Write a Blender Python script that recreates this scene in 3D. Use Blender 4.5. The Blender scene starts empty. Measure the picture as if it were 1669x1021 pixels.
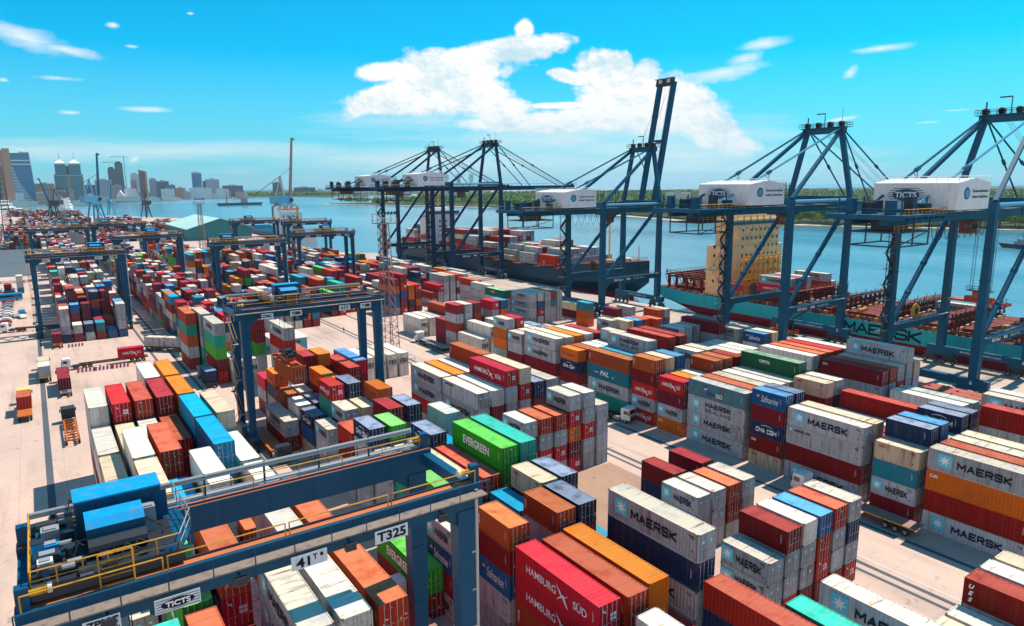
import bpy, math, random
from math import radians as R, sin, cos, pi, sqrt
from mathutils import Vector, Matrix
random.seed(7)
sc = bpy.context.scene
COL = sc.collection
# ------------------------------------------------------------------ materials
def lin(c):
    return tuple((v/12.92 if v <= .04045 else ((v+.055)/1.055)**2.4) for v in c)
def nt(name):
    m = bpy.data.materials.new(name); m.use_nodes = True
    t = m.node_tree; b = t.nodes['Principled BSDF']
    return m, t, b
def nd(t, kind, **kw):
    n = t.nodes.new(kind)
    for k, v in kw.items():
        if k.startswith('i_'):
            n.inputs[k[2:].replace('_', ' ')].default_value = v
        else: setattr(n, k, v)
    return n
def L(t, a, b): t.links.new(a, b)
def mixc(t, fac, a, b, mode='MIX'):
    n = t.nodes.new('ShaderNodeMix'); n.data_type = 'RGBA'; n.blend_type = mode
    for s, v in ((n.inputs[0], fac), (n.inputs[6], a), (n.inputs[7], b)):
        if hasattr(v, 'is_linked') or hasattr(v, 'links'): t.links.new(v, s)
        elif isinstance(v, (int, float)): s.default_value = v
        else: s.default_value = (*v, 1) if len(v) == 3 else v
    return n.outputs[2]
def ramp(t, src, lo, hi, a=0., b=1.):
    n = t.nodes.new('ShaderNodeMapRange'); n.inputs[1].default_value = lo; n.inputs[2].default_value = hi
    n.inputs[3].default_value = a; n.inputs[4].default_value = b
    t.links.new(src, n.inputs[0]); return n.outputs[0]
def mth(t, op, a, b=None, c=None):
    n = t.nodes.new('ShaderNodeMath'); n.operation = op
    for i, v in enumerate((a, b, c)):
        if v is None: continue
        if isinstance(v, (int, float)): n.inputs[i].default_value = v
        else: t.links.new(v, n.inputs[i])
    return n.outputs[0]
def noise(t, scale, detail=3, vec=None, rough=.55, sc3=None):
    n = t.nodes.new('ShaderNodeTexNoise'); n.inputs['Scale'].default_value = scale
    n.inputs['Detail'].default_value = detail; n.inputs['Roughness'].default_value = rough
    if vec is None:
        vec = t.nodes.new('ShaderNodeNewGeometry').outputs['Position']
    if sc3:
        mp = t.nodes.new('ShaderNodeMapping'); mp.inputs['Scale'].default_value = sc3
        t.links.new(vec, mp.inputs[0]); vec = mp.outputs[0]
    t.links.new(vec, n.inputs['Vector']); return n.outputs['Fac']
def paint(name, col, rough=.55, metal=0., dirt=.25, dcol=(.12, .10, .08), scale=.6):
    """weathered paint: a slow mottling and thin dark streaks"""
    m, t, b = nt(name)
    f1 = noise(t, scale, 4); f2 = noise(t, 1.0, 3, sc3=(1.6, 1.6, .12))
    c = mixc(t, mth(t, 'MULTIPLY', ramp(t, f2, .52, .72), dirt), col, dcol)
    c = mixc(t, 1., c, mixc(t, f1, (.82, .82, .82), (1.18, 1.18, 1.18)), 'MULTIPLY')
    L(t, c, b.inputs['Base Color']); b.inputs['Roughness'].default_value = rough; b.inputs['Specular IOR Level'].default_value = .22
    b.inputs['Metallic'].default_value = metal
    bp = nd(t, 'ShaderNodeBump'); bp.inputs['Strength'].default_value = .12; bp.inputs['Distance'].default_value = .03; L(t, noise(t, 2.2, 4), bp.inputs['Height']); L(t, bp.outputs[0], b.inputs['Normal'])
    return m
def flat(name, col, rough=.6, metal=0., spec=.5):
    m, t, b = nt(name)
    g = noise(t, 1.3, 2)
    L(t, mixc(t, 1., col, mixc(t, g, (.88, .88, .88), (1.12, 1.12, 1.12)), 'MULTIPLY'), b.inputs['Base Color'])
    b.inputs['Roughness'].default_value = rough; b.inputs['Metallic'].default_value = metal
    b.inputs['Specular IOR Level'].default_value = spec
    return m
M = {}
M['rtg'] = paint('crane_blue', (.002, .075, .15), .45, dirt=.3, dcol=(.02, .025, .035))
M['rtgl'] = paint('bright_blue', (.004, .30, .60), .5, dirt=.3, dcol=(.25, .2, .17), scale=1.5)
M['sts'] = paint('quay_crane_blue', (.001, .085, .16), .5, dirt=.3, dcol=(.03, .03, .04), scale=.2)
M['stsd'] = paint('quay_crane_navy', (.001, .032, .08), .5, dirt=.3, dcol=(.02, .02, .03), scale=.2)
M['tube'] = paint('pale_blue_tube', (.10, .34, .50), .4)
M['dk'] = flat('dark_steel', (.018, .022, .03), .5)
M['blk'] = flat('black_rubber', (.012, .012, .013), .8)
M['grey'] = flat('grey_steel', (.28, .29, .30), .5)
M['lgrey'] = flat('pale_grate', (.34, .32, .29), .7)
M['yel'] = paint('yellow_rail', (.62, .30, .03), .6, dirt=.7, dcol=(.12, .07, .03), scale=3.)
M['orail'] = flat('primer_orange', (.55, .15, .05), .6)
M['white'] = paint('white_paint', (.78, .78, .77), .5, dirt=.18, dcol=(.35, .22, .12))
M['offw'] = paint('off_white', (.70, .66, .58), .6)
M['orange'] = paint('orange_paint', (.55, .13, .02), .55)
M['red'] = paint('red_paint', (.42, .03, .025), .55)
M['ored'] = paint('spreader_red', (.60, .075, .02), .5)
M['glass'] = flat('dark_glass', (.01, .016, .022), .08, 0, .8)
M['letw'] = flat('white_lettering', (.82, .82, .82), .6)
M['letb'] = flat('dark_lettering', (.010, .016, .028), .7, 0, .15)
M['star'] = flat('sky_blue_panel', (.10, .55, .68), .5)
M['letr'] = flat('red_lettering', (.55, .02, .03), .6)
M['lety'] = flat('yellow_lettering', (.8, .55, .05), .6)
M['letn'] = flat('grey_blue_lettering', (.008, .055, .14), .6)
M['rust'] = paint('rusty_steel', (.20, .065, .03), .85)
M['galv'] = flat('galvanised', (.45, .44, .42), .45, .3)
M['brown'] = paint('lattice_brown', (.33, .19, .15), .7)
M['tarp'] = paint('blue_tarpaulin', (.12, .33, .58), .6)
M['signw'] = paint('sign_white', (.70, .73, .74), .6, dirt=.4, dcol=(.3, .28, .25), scale=2.)
M['skin'] = flat('skin', (.20, .10, .06), .6)
M['hivis'] = flat('hi_vis_yellow', (.60, .80, .05), .7)
M['cloth'] = flat('dark_cloth', (.03, .035, .05), .9)
M['deckred'] = paint('deck_red', (.17, .022, .02), .75, dirt=.8, dcol=(.28, .13, .06))
M['hullteal'] = paint('hull_turquoise', (.012, .46, .52), .45, dirt=.35, dcol=(.10, .09, .07), scale=.12)
M['hullnavy'] = paint('hull_navy', (.002, .048, .09), .4, dirt=.25, dcol=(.04, .04, .05), scale=.1)
M['hullred'] = paint('antifouling_red', (.30, .008, .02), .6, scale=.2)
M['beige'] = paint('ship_cream', (.98, .62, .30), .55, dirt=.3, dcol=(.45, .20, .08), scale=.3)
M['amber'] = paint('ship_amber', (.95, .42, .05), .55, dirt=.3, dcol=(.35, .14, .04))
# ------------------------------------------------------------------ mesh builder
class MB:
    def __init__(s): s.v = []; s.f = []; s.mi = []; s.mats = []
    def m(s, mat):
        if isinstance(mat, str): mat = M[mat]
        if mat not in s.mats: s.mats.append(mat)
        return s.mats.index(mat)
    def quad(s, a, b, c, d, mat):
        n = len(s.v); s.v += [tuple(a), tuple(b), tuple(c), tuple(d)]; s.f.append((n, n+1, n+2, n+3)); s.mi.append(s.m(mat)); return s
    def poly(s, pts, mat):
        n = len(s.v); s.v += [tuple(p) for p in pts]; s.f.append(tuple(range(n, n+len(pts)))); s.mi.append(s.m(mat)); return s
    def hexa(s, p, mat):
        """8 points: bottom 4 (ccw from above) then top 4"""
        n = len(s.v); s.v += [tuple(q) for q in p]; k = s.m(mat)
        for f in ((3, 2, 1, 0), (4, 5, 6, 7), (0, 1, 5, 4), (1, 2, 6, 5), (2, 3, 7, 6), (3, 0, 4, 7)):
            s.f.append(tuple(n+i for i in f)); s.mi.append(k)
        return s
    def box(s, x0, x1, y0, y1, z0, z1, mat):
        return s.hexa([(x0, y0, z0), (x1, y0, z0), (x1, y1, z0), (x0, y1, z0), (x0, y0, z1), (x1, y0, z1), (x1, y1, z1), (x0, y1, z1)], mat)
    def bar(s, a, b, w, h, mat, up=(0, 0, 1), w2=None, h2=None):
        a = Vector(a); b = Vector(b); d = (b-a).normalized(); u = Vector(up)
        if abs(d.dot(u)) > .98: u = Vector((0, 1, 0))
        r = d.cross(u).normalized(); u = r.cross(d).normalized()
        w2 = w if w2 is None else w2; h2 = h if h2 is None else h2
        P = []
        for c, ww, hh in ((a, w, h), (b, w2, h2)):
            P += [c-r*ww/2-u*hh/2, c+r*ww/2-u*hh/2, c+r*ww/2+u*hh/2, c-r*ww/2+u*hh/2]
        return s.hexa(P, mat)
    def tube(s, a, b, r, mat, n=6, r2=None):
        a = Vector(a); b = Vector(b); d = (b-a).normalized()
        u = Vector((0, 0, 1)) if abs(d.z) < .95 else Vector((1, 0, 0))
        x = d.cross(u).normalized(); y = d.cross(x); r2 = r if r2 is None else r2
        k = s.m(mat); n0 = len(s.v)
        for c, rr in ((a, r), (b, r2)):
            for i in range(n):
                t = 2*pi*i/n; s.v.append(tuple(c+(x*cos(t)+y*sin(t))*rr))
        for i in range(n):
            j = (i+1) % n; s.f.append((n0+i, n0+j, n0+n+j, n0+n+i)); s.mi.append(k)
        s.f.append(tuple(range(n0+n-1, n0-1, -1))); s.mi.append(k); s.f.append(tuple(range(n0+n, n0+2*n))); s.mi.append(k)
        return s
    def path(s, pts, r, mat, n=5):
        for a, b in zip(pts[:-1], pts[1:]): s.tube(a, b, r, mat, n)
        return s
    def prism(s, pts, y0, y1, mat, axis='y'):
        """outline pts (u,w) extruded along an axis"""
        k = s.m(mat); n = len(s.v); N = len(pts)
        for q in (y0, y1):
            for (u, w) in pts:
                s.v.append((u, q, w) if axis == 'y' else ((q, u, w) if axis == 'x' else (u, w, q)))
        for i in range(N):
            j = (i+1) % N; s.f.append((n+i, n+j, n+N+j, n+N+i)); s.mi.append(k)
        s.f.append(tuple(range(n+N-1, n-1, -1))); s.mi.append(k); s.f.append(tuple(range(n+N, n+2*N))); s.mi.append(k)
        return s
    def rail(s, a, b, mat, h=1.1, post=1.8, r=.035, mid=True):
        a = Vector(a); b = Vector(b); d = (b-a); n = max(1, int(d.length/post)); z = Vector((0, 0, h))
        s.tube(a+z, b+z, r, mat, 4)
        if mid: s.tube(a+z*.5, b+z*.5, r*.8, mat, 4)
        for i in range(n+1):
            p = a+d*(i/n); s.tube(p, p+z, r*.9, mat, 4)
        return s
    def wheel(s, c, r, w, ax, mat='blk', hub='grey', n=14):
        c = Vector(c); ax = Vector(ax).normalized()
        s.tube(c-ax*w/2, c+ax*w/2, r, mat, n); s.tube(c-ax*(w/2+.02), c+ax*(w/2+.02), r*.5, hub, n)
        return s
    def mesh(s, name):
        me = bpy.data.meshes.new(name); me.from_pydata(s.v, [], s.f)
        for mt in s.mats: me.materials.append(mt)
        me.polygons.foreach_set('material_index', s.mi)
        me.update(); return me
    def build(s, name, parent=None, loc=None, smooth=False):
        me = s.mesh(name); fix(me)
        if smooth: me.polygons.foreach_set('use_smooth', [True]*len(me.polygons))
        return link(name, me, parent, loc)
import bmesh
def fix(me):
    bm = bmesh.new(); bm.from_mesh(me); bmesh.ops.recalc_face_normals(bm, faces=bm.faces); bm.to_mesh(me); bm.free()
def link(name, data, parent=None, loc=None):
    o = bpy.data.objects.new(name, data); COL.objects.link(o)
    if parent: o.parent = parent
    if loc is not None: o.location = loc
    return o
def tag(o, label=None, cat=None, group=None, kind=None):
    if label: o['label'] = label
    if cat: o['category'] = cat
    if group: o['group'] = group
    if kind: o['kind'] = kind
    return o
def thing(name, label, cat, loc=(0, 0, 0), rz=0, group=None):
    o = link(name, None, None, loc); o.rotation_euler = (0, 0, rz); o.empty_display_size = .5
    return tag(o, label, cat, group)
def kids(o, table):
    return table.get(o, [])
def dup(o, loc, rz=0, label=None, group=None):
    def rec(s, p):
        c = s.copy(); COL.objects.link(c); c.parent = p
        for k in s.children: rec(k, c)
        return c
    r = rec(o, None); r.location = loc; r.rotation_euler = (0, 0, rz)
    if label: r['label'] = label
    if group: r['group'] = group
    return r
TXT = {}
def text_mesh(s, mat, bold=.0, sx=1., shear=0., space=1.):
    k = (s, mat, bold, sx, shear, space)
    if k in TXT: return TXT[k]
    cu = bpy.data.curves.new('txt', 'FONT'); cu.body = s; cu.size = 1.0; cu.offset = bold; cu.extrude = .01
    cu.shear = shear; cu.space_character = space; cu.align_x = 'LEFT'; cu.resolution_u = 3
    o = bpy.data.objects.new('txt', cu); COL.objects.link(o)
    dg = bpy.context.evaluated_depsgraph_get()
    me = bpy.data.meshes.new_from_object(o.evaluated_get(dg)); bpy.data.objects.remove(o)
    xs = [v.co.x for v in me.vertices]; ys = [v.co.y for v in me.vertices]
    x0, x1, y0, y1 = min(xs), max(xs), min(ys), max(ys)
    for v in me.vertices:
        v.co.x = (v.co.x-(x0+x1)/2)/(y1-y0)*sx; v.co.y = (v.co.y-(y0+y1)/2)/(y1-y0)
    me.materials.clear(); me.materials.append(M[mat]); me.name = 'lettering'
    w = (x1-x0)/(y1-y0)*sx
    TXT[k] = (me, w); return TXT[k]
GL = {'M': [[(0, 0), (0, 1), (.5, .32), (1, 1), (1, 0)]], 'A': [[(0, 0), (.5, 1), (1, 0)], [(.2, .32), (.8, .32)]], 'E': [[(1, 1), (0, 1), (0, 0), (1, 0)], [(0, .5), (.86, .5)]],
      'R': [[(0, 0), (0, 1), (.86, 1), (1, .88), (1, .6), (.86, .46), (0, .46)], [(.55, .46), (1, 0)]], 'S': [[(1, .82), (.9, 1), (.1, 1), (0, .88), (0, .62), (.12, .52), (.88, .48), (1, .38), (1, .12), (.9, 0), (.1, 0), (0, .18)]],
      'K': [[(0, 0), (0, 1)], [(1, 1), (.12, .5), (1, 0)]], 'L': [[(0, 1), (0, 0), (1, 0)]], 'N': [[(0, 0), (0, 1), (1, 0), (1, 1)]], 'D': [[(0, 0), (0, 1), (.78, 1), (1, .78), (1, .22), (.78, 0), (0, 0)]],
      'C': [[(1, .8), (.88, 1), (.12, 1), (0, .86), (0, .14), (.12, 0), (.88, 0), (1, .2)]], 'G': [[(1, .8), (.88, 1), (.12, 1), (0, .86), (0, .14), (.12, 0), (1, 0), (1, .46), (.55, .46)]]}
def stroke_text(s, mat, th=.17, gap=.42):
    k = ('stroke', s, mat, th, gap)
    if k in TXT: return TXT[k]
    b = MB(); x = 0.; n = 0
    for ch in s:
        if ch == ' ': x += .8; continue
        w_ = 1.25 if ch == 'M' else 1.05
        for P in GL[ch]:
            Q = [Vector((x+p[0]*w_, p[1]*(1-th)+th/2-.5, 0)) for p in P]
            for a, e in zip(Q[:-1], Q[1:]):
                d = (e-a).normalized(); r = Vector((-d.y, d.x, 0))*th*.5; n += 1; z = Vector((0, 0, .002+.0012*(n % 7))); e2 = e+d*th*.32; a2 = a-d*th*.32
                b.quad(a2-r+z, e2-r+z, e2+r+z, a2+r+z, mat)
        x += w_+gap
    x -= gap
    for i, v in enumerate(b.v): b.v[i] = (v[0]-x/2, v[1], v[2])
    me = b.mesh('lettering'); TXT[k] = (me, x); return TXT[k]
def put_stroke(name, s, mat, parent, center, height, ux, uy, width, th=.17, gap=.42):
    me, w_ = stroke_text(s, mat, th, gap); o = link(name, me, parent); ux = Vector(ux).normalized(); uy = Vector(uy).normalized(); n = ux.cross(uy)
    mt = Matrix((ux*width/w_, uy*height, n)).transposed().to_4x4(); mt.translation = Vector(center); o.matrix_local = mt; return o
def put_text(name, s, mat, parent, center, height, ux, uy, bold=.0, sx=1., width=None, shear=0., space=1.):
    """lettering with its reading direction ux and its up direction uy, capital height in metres"""
    me, w = text_mesh(s, mat, bold, sx, shear, space)
    o = link(name, me, parent)
    ux = Vector(ux).normalized(); uy = Vector(uy).normalized(); n = ux.cross(uy)
    hs = width/w if width else height
    mt = Matrix((ux*hs, uy*height, n)).transposed().to_4x4(); mt.translation = Vector(center)
    o.matrix_local = mt
    return o
# ------------------------------------------------------------------ camera, sun and sky
cd = bpy.data.cameras.new('camera'); cam = link('camera', cd)
f, pitch, roll, yaw, H = 1128.75, .185379, -.00744952, .602081, 46.276
fw = Vector((sin(yaw)*cos(pitch), cos(yaw)*cos(pitch), -sin(pitch)))
r0 = Vector((cos(yaw), -sin(yaw), 0)); u0 = r0.cross(fw)
rr = r0*cos(roll)+u0*sin(roll); uu = -r0*sin(roll)+u0*cos(roll)
mt = Matrix((rr, uu, -fw)).transposed().to_4x4(); mt.translation = (0, 0, H); cam.matrix_world = mt
cd.sensor_width = 36; cd.lens = 36*f/1669; cd.clip_start = .5; cd.clip_end = 60000
sc.camera = cam
SUN_EL = R(60.5); SUNV = Vector((cos(SUN_EL)*.996, cos(SUN_EL)*.085, sin(SUN_EL))).normalized()
sl = bpy.data.lights.new('sun', 'SUN'); sl.energy = 4.9; sl.angle = R(.53); sl.color = (1, .93, .83)
so = link('sun', sl); so.rotation_euler = SUNV.to_track_quat('Z', 'Y').to_euler()
w = bpy.data.worlds.new('World'); sc.world = w; w.use_nodes = True
t = w.node_tree; bg = t.nodes['Background']
sky = nd(t, 'ShaderNodeTexSky'); sky.sky_type = 'NISHITA'; sky.sun_disc = False
sky.sun_elevation = SUN_EL; sky.sun_rotation = math.atan2(SUNV.x, SUNV.y)
sky.altitude = 50; sky.air_density = 1.0; sky.dust_density = .25; sky.ozone_density = 3.0
tc = nd(t, 'ShaderNodeTexCoord'); dirv = tc.outputs['Generated']
sep = nd(t, 'ShaderNodeSeparateXYZ'); L(t, dirv, sep.inputs[0])
el = mth(t, 'ARCSINE', sep.outputs['Z'])                     # elevation, rad
az = mth(t, 'ARCTAN2', sep.outputs['X'], sep.outputs['Y'])   # azimuth from +Y towards +X
# clear-air colour: Nishita pushed towards the deep cyan of a tropical noon
skyc = mixc(t, 1., sky.outputs[0], (.0, 1.26, 1.55), 'MULTIPLY')
def ell(a0, e0, ra, re, tilt=0.):
    da = mth(t, 'SUBTRACT', az, a0); de = mth(t, 'SUBTRACT', el, e0)
    c, s_ = cos(tilt), sin(tilt)
    x = mth(t, 'ADD', mth(t, 'MULTIPLY', da, c/ra), mth(t, 'MULTIPLY', de, s_/ra))
    y = mth(t, 'SUBTRACT', mth(t, 'MULTIPLY', de, c/re), mth(t, 'MULTIPLY', da, s_/re))
    d = mth(t, 'SQRT', mth(t, 'ADD', mth(t, 'MULTIPLY', x, x), mth(t, 'MULTIPLY', y, y)))
    return mth(t, 'SUBTRACT', 1., d)
def pxdir(px, py):
    d = fw+rr*((px-834.5)/f)-uu*((py-510.5)/f); d.normalize()
    return math.atan2(d.x, d.y), math.asin(d.z)
def pe(px, py, rx, ry, tilt=0.):
    a0, e0 = pxdir(px, py); a1, e1 = pxdir(px+rx, py); a2, e2 = pxdir(px, py-ry)
    return ell(a0, e0, abs(a1-a0), abs(e2-e0), R(tilt))
def mx(lst):
    o = lst[0]
    for q in lst[1:]: o = mth(t, 'MAXIMUM', o, q)
    return o
cmb = nd(t, 'ShaderNodeCombineXYZ'); L(t, az, cmb.inputs[0]); L(t, mth(t, 'MULTIPLY', el, 1.25), cmb.inputs[1])
av = cmb.outputs[0]
big = [pe(690, 118, 62, 44), pe(740, 120, 120, 40, 6), pe(790, 92, 135, 26, 11), pe(860, 78, 82, 24, 8), pe(856, 52, 17, 26), pe(720, 145, 105, 48), pe(650, 168, 90, 26), pe(775, 150, 75, 40), pe(630, 115, 58, 18, 8),
       pe(605, 165, 58, 20, 28), pe(805, 175, 70, 22), pe(980, 118, 52, 40), pe(1010, 112, 26, 30), pe(1055, 118, 26, 28), pe(935, 128, 45, 14, -14),
       pe(1045, 165, 100, 50), pe(1110, 175, 88, 50, -25), pe(1000, 150, 80, 45), pe(880, 200, 130, 18), pe(1160, 215, 80, 32, -25), pe(1010, 190, 150, 25), pe(1190, 232, 60, 14, -10), pe(915, 172, 60, 7)]
n1 = noise(t, 16., 9, av, .62); n2 = noise(t, 55., 6, av, .62)
nn = mth(t, 'ADD', mth(t, 'MULTIPLY', mth(t, 'SUBTRACT', n1, .5), 1.25), mth(t, 'MULTIPLY', mth(t, 'SUBTRACT', n2, .5), .55))
dens = ramp(t, mth(t, 'ADD', mx(big), nn), .0, .30)
# soft stratus veil and thin streaks
cmb2 = nd(t, 'ShaderNodeCombineXYZ'); L(t, mth(t, 'MULTIPLY', az, .35), cmb2.inputs[0]); L(t, mth(t, 'MULTIPLY', el, 3.2), cmb2.inputs[1])
n3 = noise(t, 14., 7, cmb2.outputs[0], .6)
veil = mx([pe(900, 225, 380, 44), pe(1060, 235, 300, 62), pe(250, 247, 560, 24), pe(760, 262, 460, 38), pe(1120, 262, 360, 44), pe(700, 200, 200, 30)])
vd = mth(t, 'MULTIPLY', ramp(t, mth(t, 'ADD', veil, mth(t, 'MULTIPLY', mth(t, 'SUBTRACT', n3, .5), 1.9)), .05, 1.0), .85)
wis = mx([pe(40, 62, 95, 24, -16), pe(100, 80, 70, 11, -9), pe(95, 128, 56, 6), pe(240, 179, 60, 6), pe(115, 184, 26, 5), pe(215, 76, 18, 4), pe(183, 41, 12, 6),
          pe(1245, 72, 48, 13, 6), pe(1215, 95, 46, 14, 8), pe(1180, 118, 110, 16, 8), pe(1430, 80, 56, 8, 2), pe(1386, 118, 18, 10, 30), pe(1510, 200, 30, 3),
          pe(220, 260, 14, 7, 20), pe(5, 130, 14, 6), pe(310, 22, 8, 3), pe(1370, 195, 40, 5, 8), pe(1560, 180, 40, 3)])
wd = mth(t, 'MULTIPLY', ramp(t, mth(t, 'ADD', wis, mth(t, 'ADD', mth(t, 'MULTIPLY', mth(t, 'SUBTRACT', n3, .5), 1.5), mth(t, 'MULTIPLY', nn, 1.1))), .1, .95), .8)
# shading of the cumulus: each billow compared with the cloud towards the sun (up and to the right)
def shifted(sc_, d, r, dx, dy):
    v = nd(t, 'ShaderNodeVectorMath', operation='ADD'); L(t, av, v.inputs[0]); v.inputs[1].default_value = (dx, dy, 0); return noise(t, sc_, d, v.outputs[0], r)
n0 = noise(t, 6.5, 8, av, .5); n0b = shifted(6.5, 8, .5, .012, .030); n1b = shifted(16., 6, .58, .006, .013); n2b = shifted(55., 5, .6, .0022, .0045)
shade = ramp(t, mth(t, 'ADD', mth(t, 'SUBTRACT', n0, n0b), mth(t, 'ADD', mth(t, 'MULTIPLY', mth(t, 'SUBTRACT', n1, n1b), .6), mth(t, 'MULTIPLY', mth(t, 'SUBTRACT', n2, n2b), .4))), -.17, .06)
low = ramp(t, el, .03, .10)
shade = mth(t, 'MULTIPLY', shade, ramp(t, el, .02, .12, .35, 1.))
cw = mixc(t, shade, (5.6, 7.9, 8.9), (10.3, 10.2, 10.1))
c = mixc(t, mth(t, 'MULTIPLY', ramp(t, el, -.01, .17, 1., 0.), .80), skyc, (3.0, 6.3, 8.1))
c = mixc(t, vd, c, (6.8, 8.7, 9.4)); c = mixc(t, wd, c, (9.2, 9.8, 10.)); c = mixc(t, dens, c, cw)
# unseen bright clouds added opposite the sun, behind the viewer, to fill shaded sides
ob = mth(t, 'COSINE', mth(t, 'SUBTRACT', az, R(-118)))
fill_bank = mth(t, 'MULTIPLY', ramp(t, ob, .18, .55), ramp(t, mth(t, 'ADD', el, mth(t, 'MULTIPLY', mth(t, 'SUBTRACT', n1, .5), .5)), .28, .46, 1., 0.))
c = mixc(t, fill_bank, c, mixc(t, n1, (6.5, 6.8, 7.), (13., 11.5, 9.6)))
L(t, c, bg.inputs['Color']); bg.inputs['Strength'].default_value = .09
sc.view_settings.view_transform = 'Standard'; sc.view_settings.look = 'None'; sc.view_settings.exposure = .20; sc.view_settings.gamma = 1
sc.cycles.max_bounces = 6; sc.cycles.diffuse_bounces = 3; sc.cycles.glossy_bounces = 3; sc.cycles.use_denoising = True
# ------------------------------------------------------------------ containers
HS_, HC_ = 2.591, 2.896
def cpaint(name, col, roof, rust=.3, rfade=.75, rough=.62):
    m, t, b = nt('container_'+name)
    geo = nd(t, 'ShaderNodeNewGeometry'); sepn = nd(t, 'ShaderNodeSeparateXYZ'); L(t, geo.outputs['Normal'], sepn.inputs[0])
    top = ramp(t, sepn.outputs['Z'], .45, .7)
    oi = nd(t, 'ShaderNodeObjectInfo'); at = nd(t, 'ShaderNodeAttribute', attribute_name='rnd')
    rn = mth(t, 'FRACT', mth(t, 'ADD', oi.outputs['Random'], at.outputs['Fac']))
    off = nd(t, 'ShaderNodeCombineXYZ'); L(t, mth(t, 'MULTIPLY', rn, 37.), off.inputs[0]); L(t, mth(t, 'MULTIPLY', rn, 91.), off.inputs[1])
    va = nd(t, 'ShaderNodeVectorMath', operation='ADD'); L(t, geo.outputs['Position'], va.inputs[0]); L(t, off.outputs[0], va.inputs[1]); P = va.outputs[0]
    st = noise(t, 1., 5, P, .65, (.5, 1.7, .16)); blot = noise(t, .55, 5, P, .6); fine = noise(t, 3.5, 4, P, .7)
    trans = noise(t, 1., 5, P, .65, (.28, 2.2, 1.))
    side = mixc(t, mth(t, 'MULTIPLY', ramp(t, st, .50, .70), min(1., rust*1.5)), col, (.20, .075, .035))
    side = mixc(t, mth(t, 'MULTIPLY', ramp(t, fine, .57, .72), rust*.9), side, (.20, .07, .03))
    side = mixc(t, mth(t, 'MULTIPLY', ramp(t, blot, .45, .72), .45), side, tuple(min(1, v*.55+.012) for v in col))
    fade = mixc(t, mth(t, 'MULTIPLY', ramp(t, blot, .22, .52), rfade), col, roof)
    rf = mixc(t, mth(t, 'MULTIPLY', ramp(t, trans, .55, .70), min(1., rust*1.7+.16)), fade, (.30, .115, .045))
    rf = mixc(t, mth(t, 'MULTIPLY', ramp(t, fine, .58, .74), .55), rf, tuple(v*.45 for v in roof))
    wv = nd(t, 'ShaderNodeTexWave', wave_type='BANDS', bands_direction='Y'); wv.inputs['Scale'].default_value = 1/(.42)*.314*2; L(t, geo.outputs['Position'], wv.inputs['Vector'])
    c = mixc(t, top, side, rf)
    hv = nd(t, 'ShaderNodeHueSaturation'); L(t, c, hv.inputs['Color']); L(t, ramp(t, rn, 0, 1, .70, 1.12), hv.inputs['Value'])
    L(t, ramp(t, mth(t, 'FRACT', mth(t, 'MULTIPLY', rn, 7.3)), 0, 1, .492, .508), hv.inputs['Hue'])
    L(t, hv.outputs[0], b.inputs['Base Color']); b.inputs['Roughness'].default_value = rough
    b.inputs['Specular IOR Level'].default_value = .14
    bp = nd(t, 'ShaderNodeBump'); bp.inputs['Strength'].default_value = .10; bp.inputs['Distance'].default_value = .03
    L(t, fine, bp.inputs['Height']); L(t, bp.outputs[0], b.inputs['Normal'])
    return m
CM = {}
for k, col, roof, ru, rf_ in [
    ('grey', (.45, .47, .50), (.90, .76, .54), .50, .85), ('white', (.78, .73, .64), (.93, .83, .66), .35, .8), ('cream', (.68, .53, .36), (.90, .72, .48), .55, .8),
    ('red', (.58, .004, .010), (.70, .045, .05), .08, .7), ('dkred', (.25, .002, .006), (.58, .075, .055), .12, .85), ('rorange', (.46, .03, .008), (.72, .18, .085), .16, .85),
    ('rust', (.44, .065, .010), (.72, .24, .075), .2, .85), ('orange', (.74, .135, .003), (.78, .27, .03), .12, .8), ('maroon', (.18, .003, .020), (.46, .055, .06), .12, .8),
    ('navy', (.004, .026, .085), (.34, .40, .50), .25, .85), ('blue', (.003, .10, .28), (.14, .46, .74), .22, .8), ('sky', (.002, .25, .46), (.003, .46, .76), .12, .85),
    ('teal', (.003, .20, .28), (.06, .42, .54), .25, .8), ('green', (.018, .40, .006), (.20, .74, .12), .07, .9), ('lgreen', (.05, .42, .03), (.30, .78, .20), .1, .9),
    ('dkgreen', (.004, .13, .055), (.48, .66, .42), .14, .85), ('mint', (.002, .36, .24), (.06, .68, .50), .2, .85), ('pmint', (.28, .48, .47), (.80, .76, .62), .45, .85),
    ('slate', (.10, .26, .33), (.84, .76, .62), .38, .85), ('beige', (.86, .64, .38), (.90, .80, .62), .15, .7), ('frame', (.14, .065, .035), (.36, .20, .10), .6, .6)]:
    CM[k] = cpaint(k, col, roof, ru, rf_)
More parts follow.
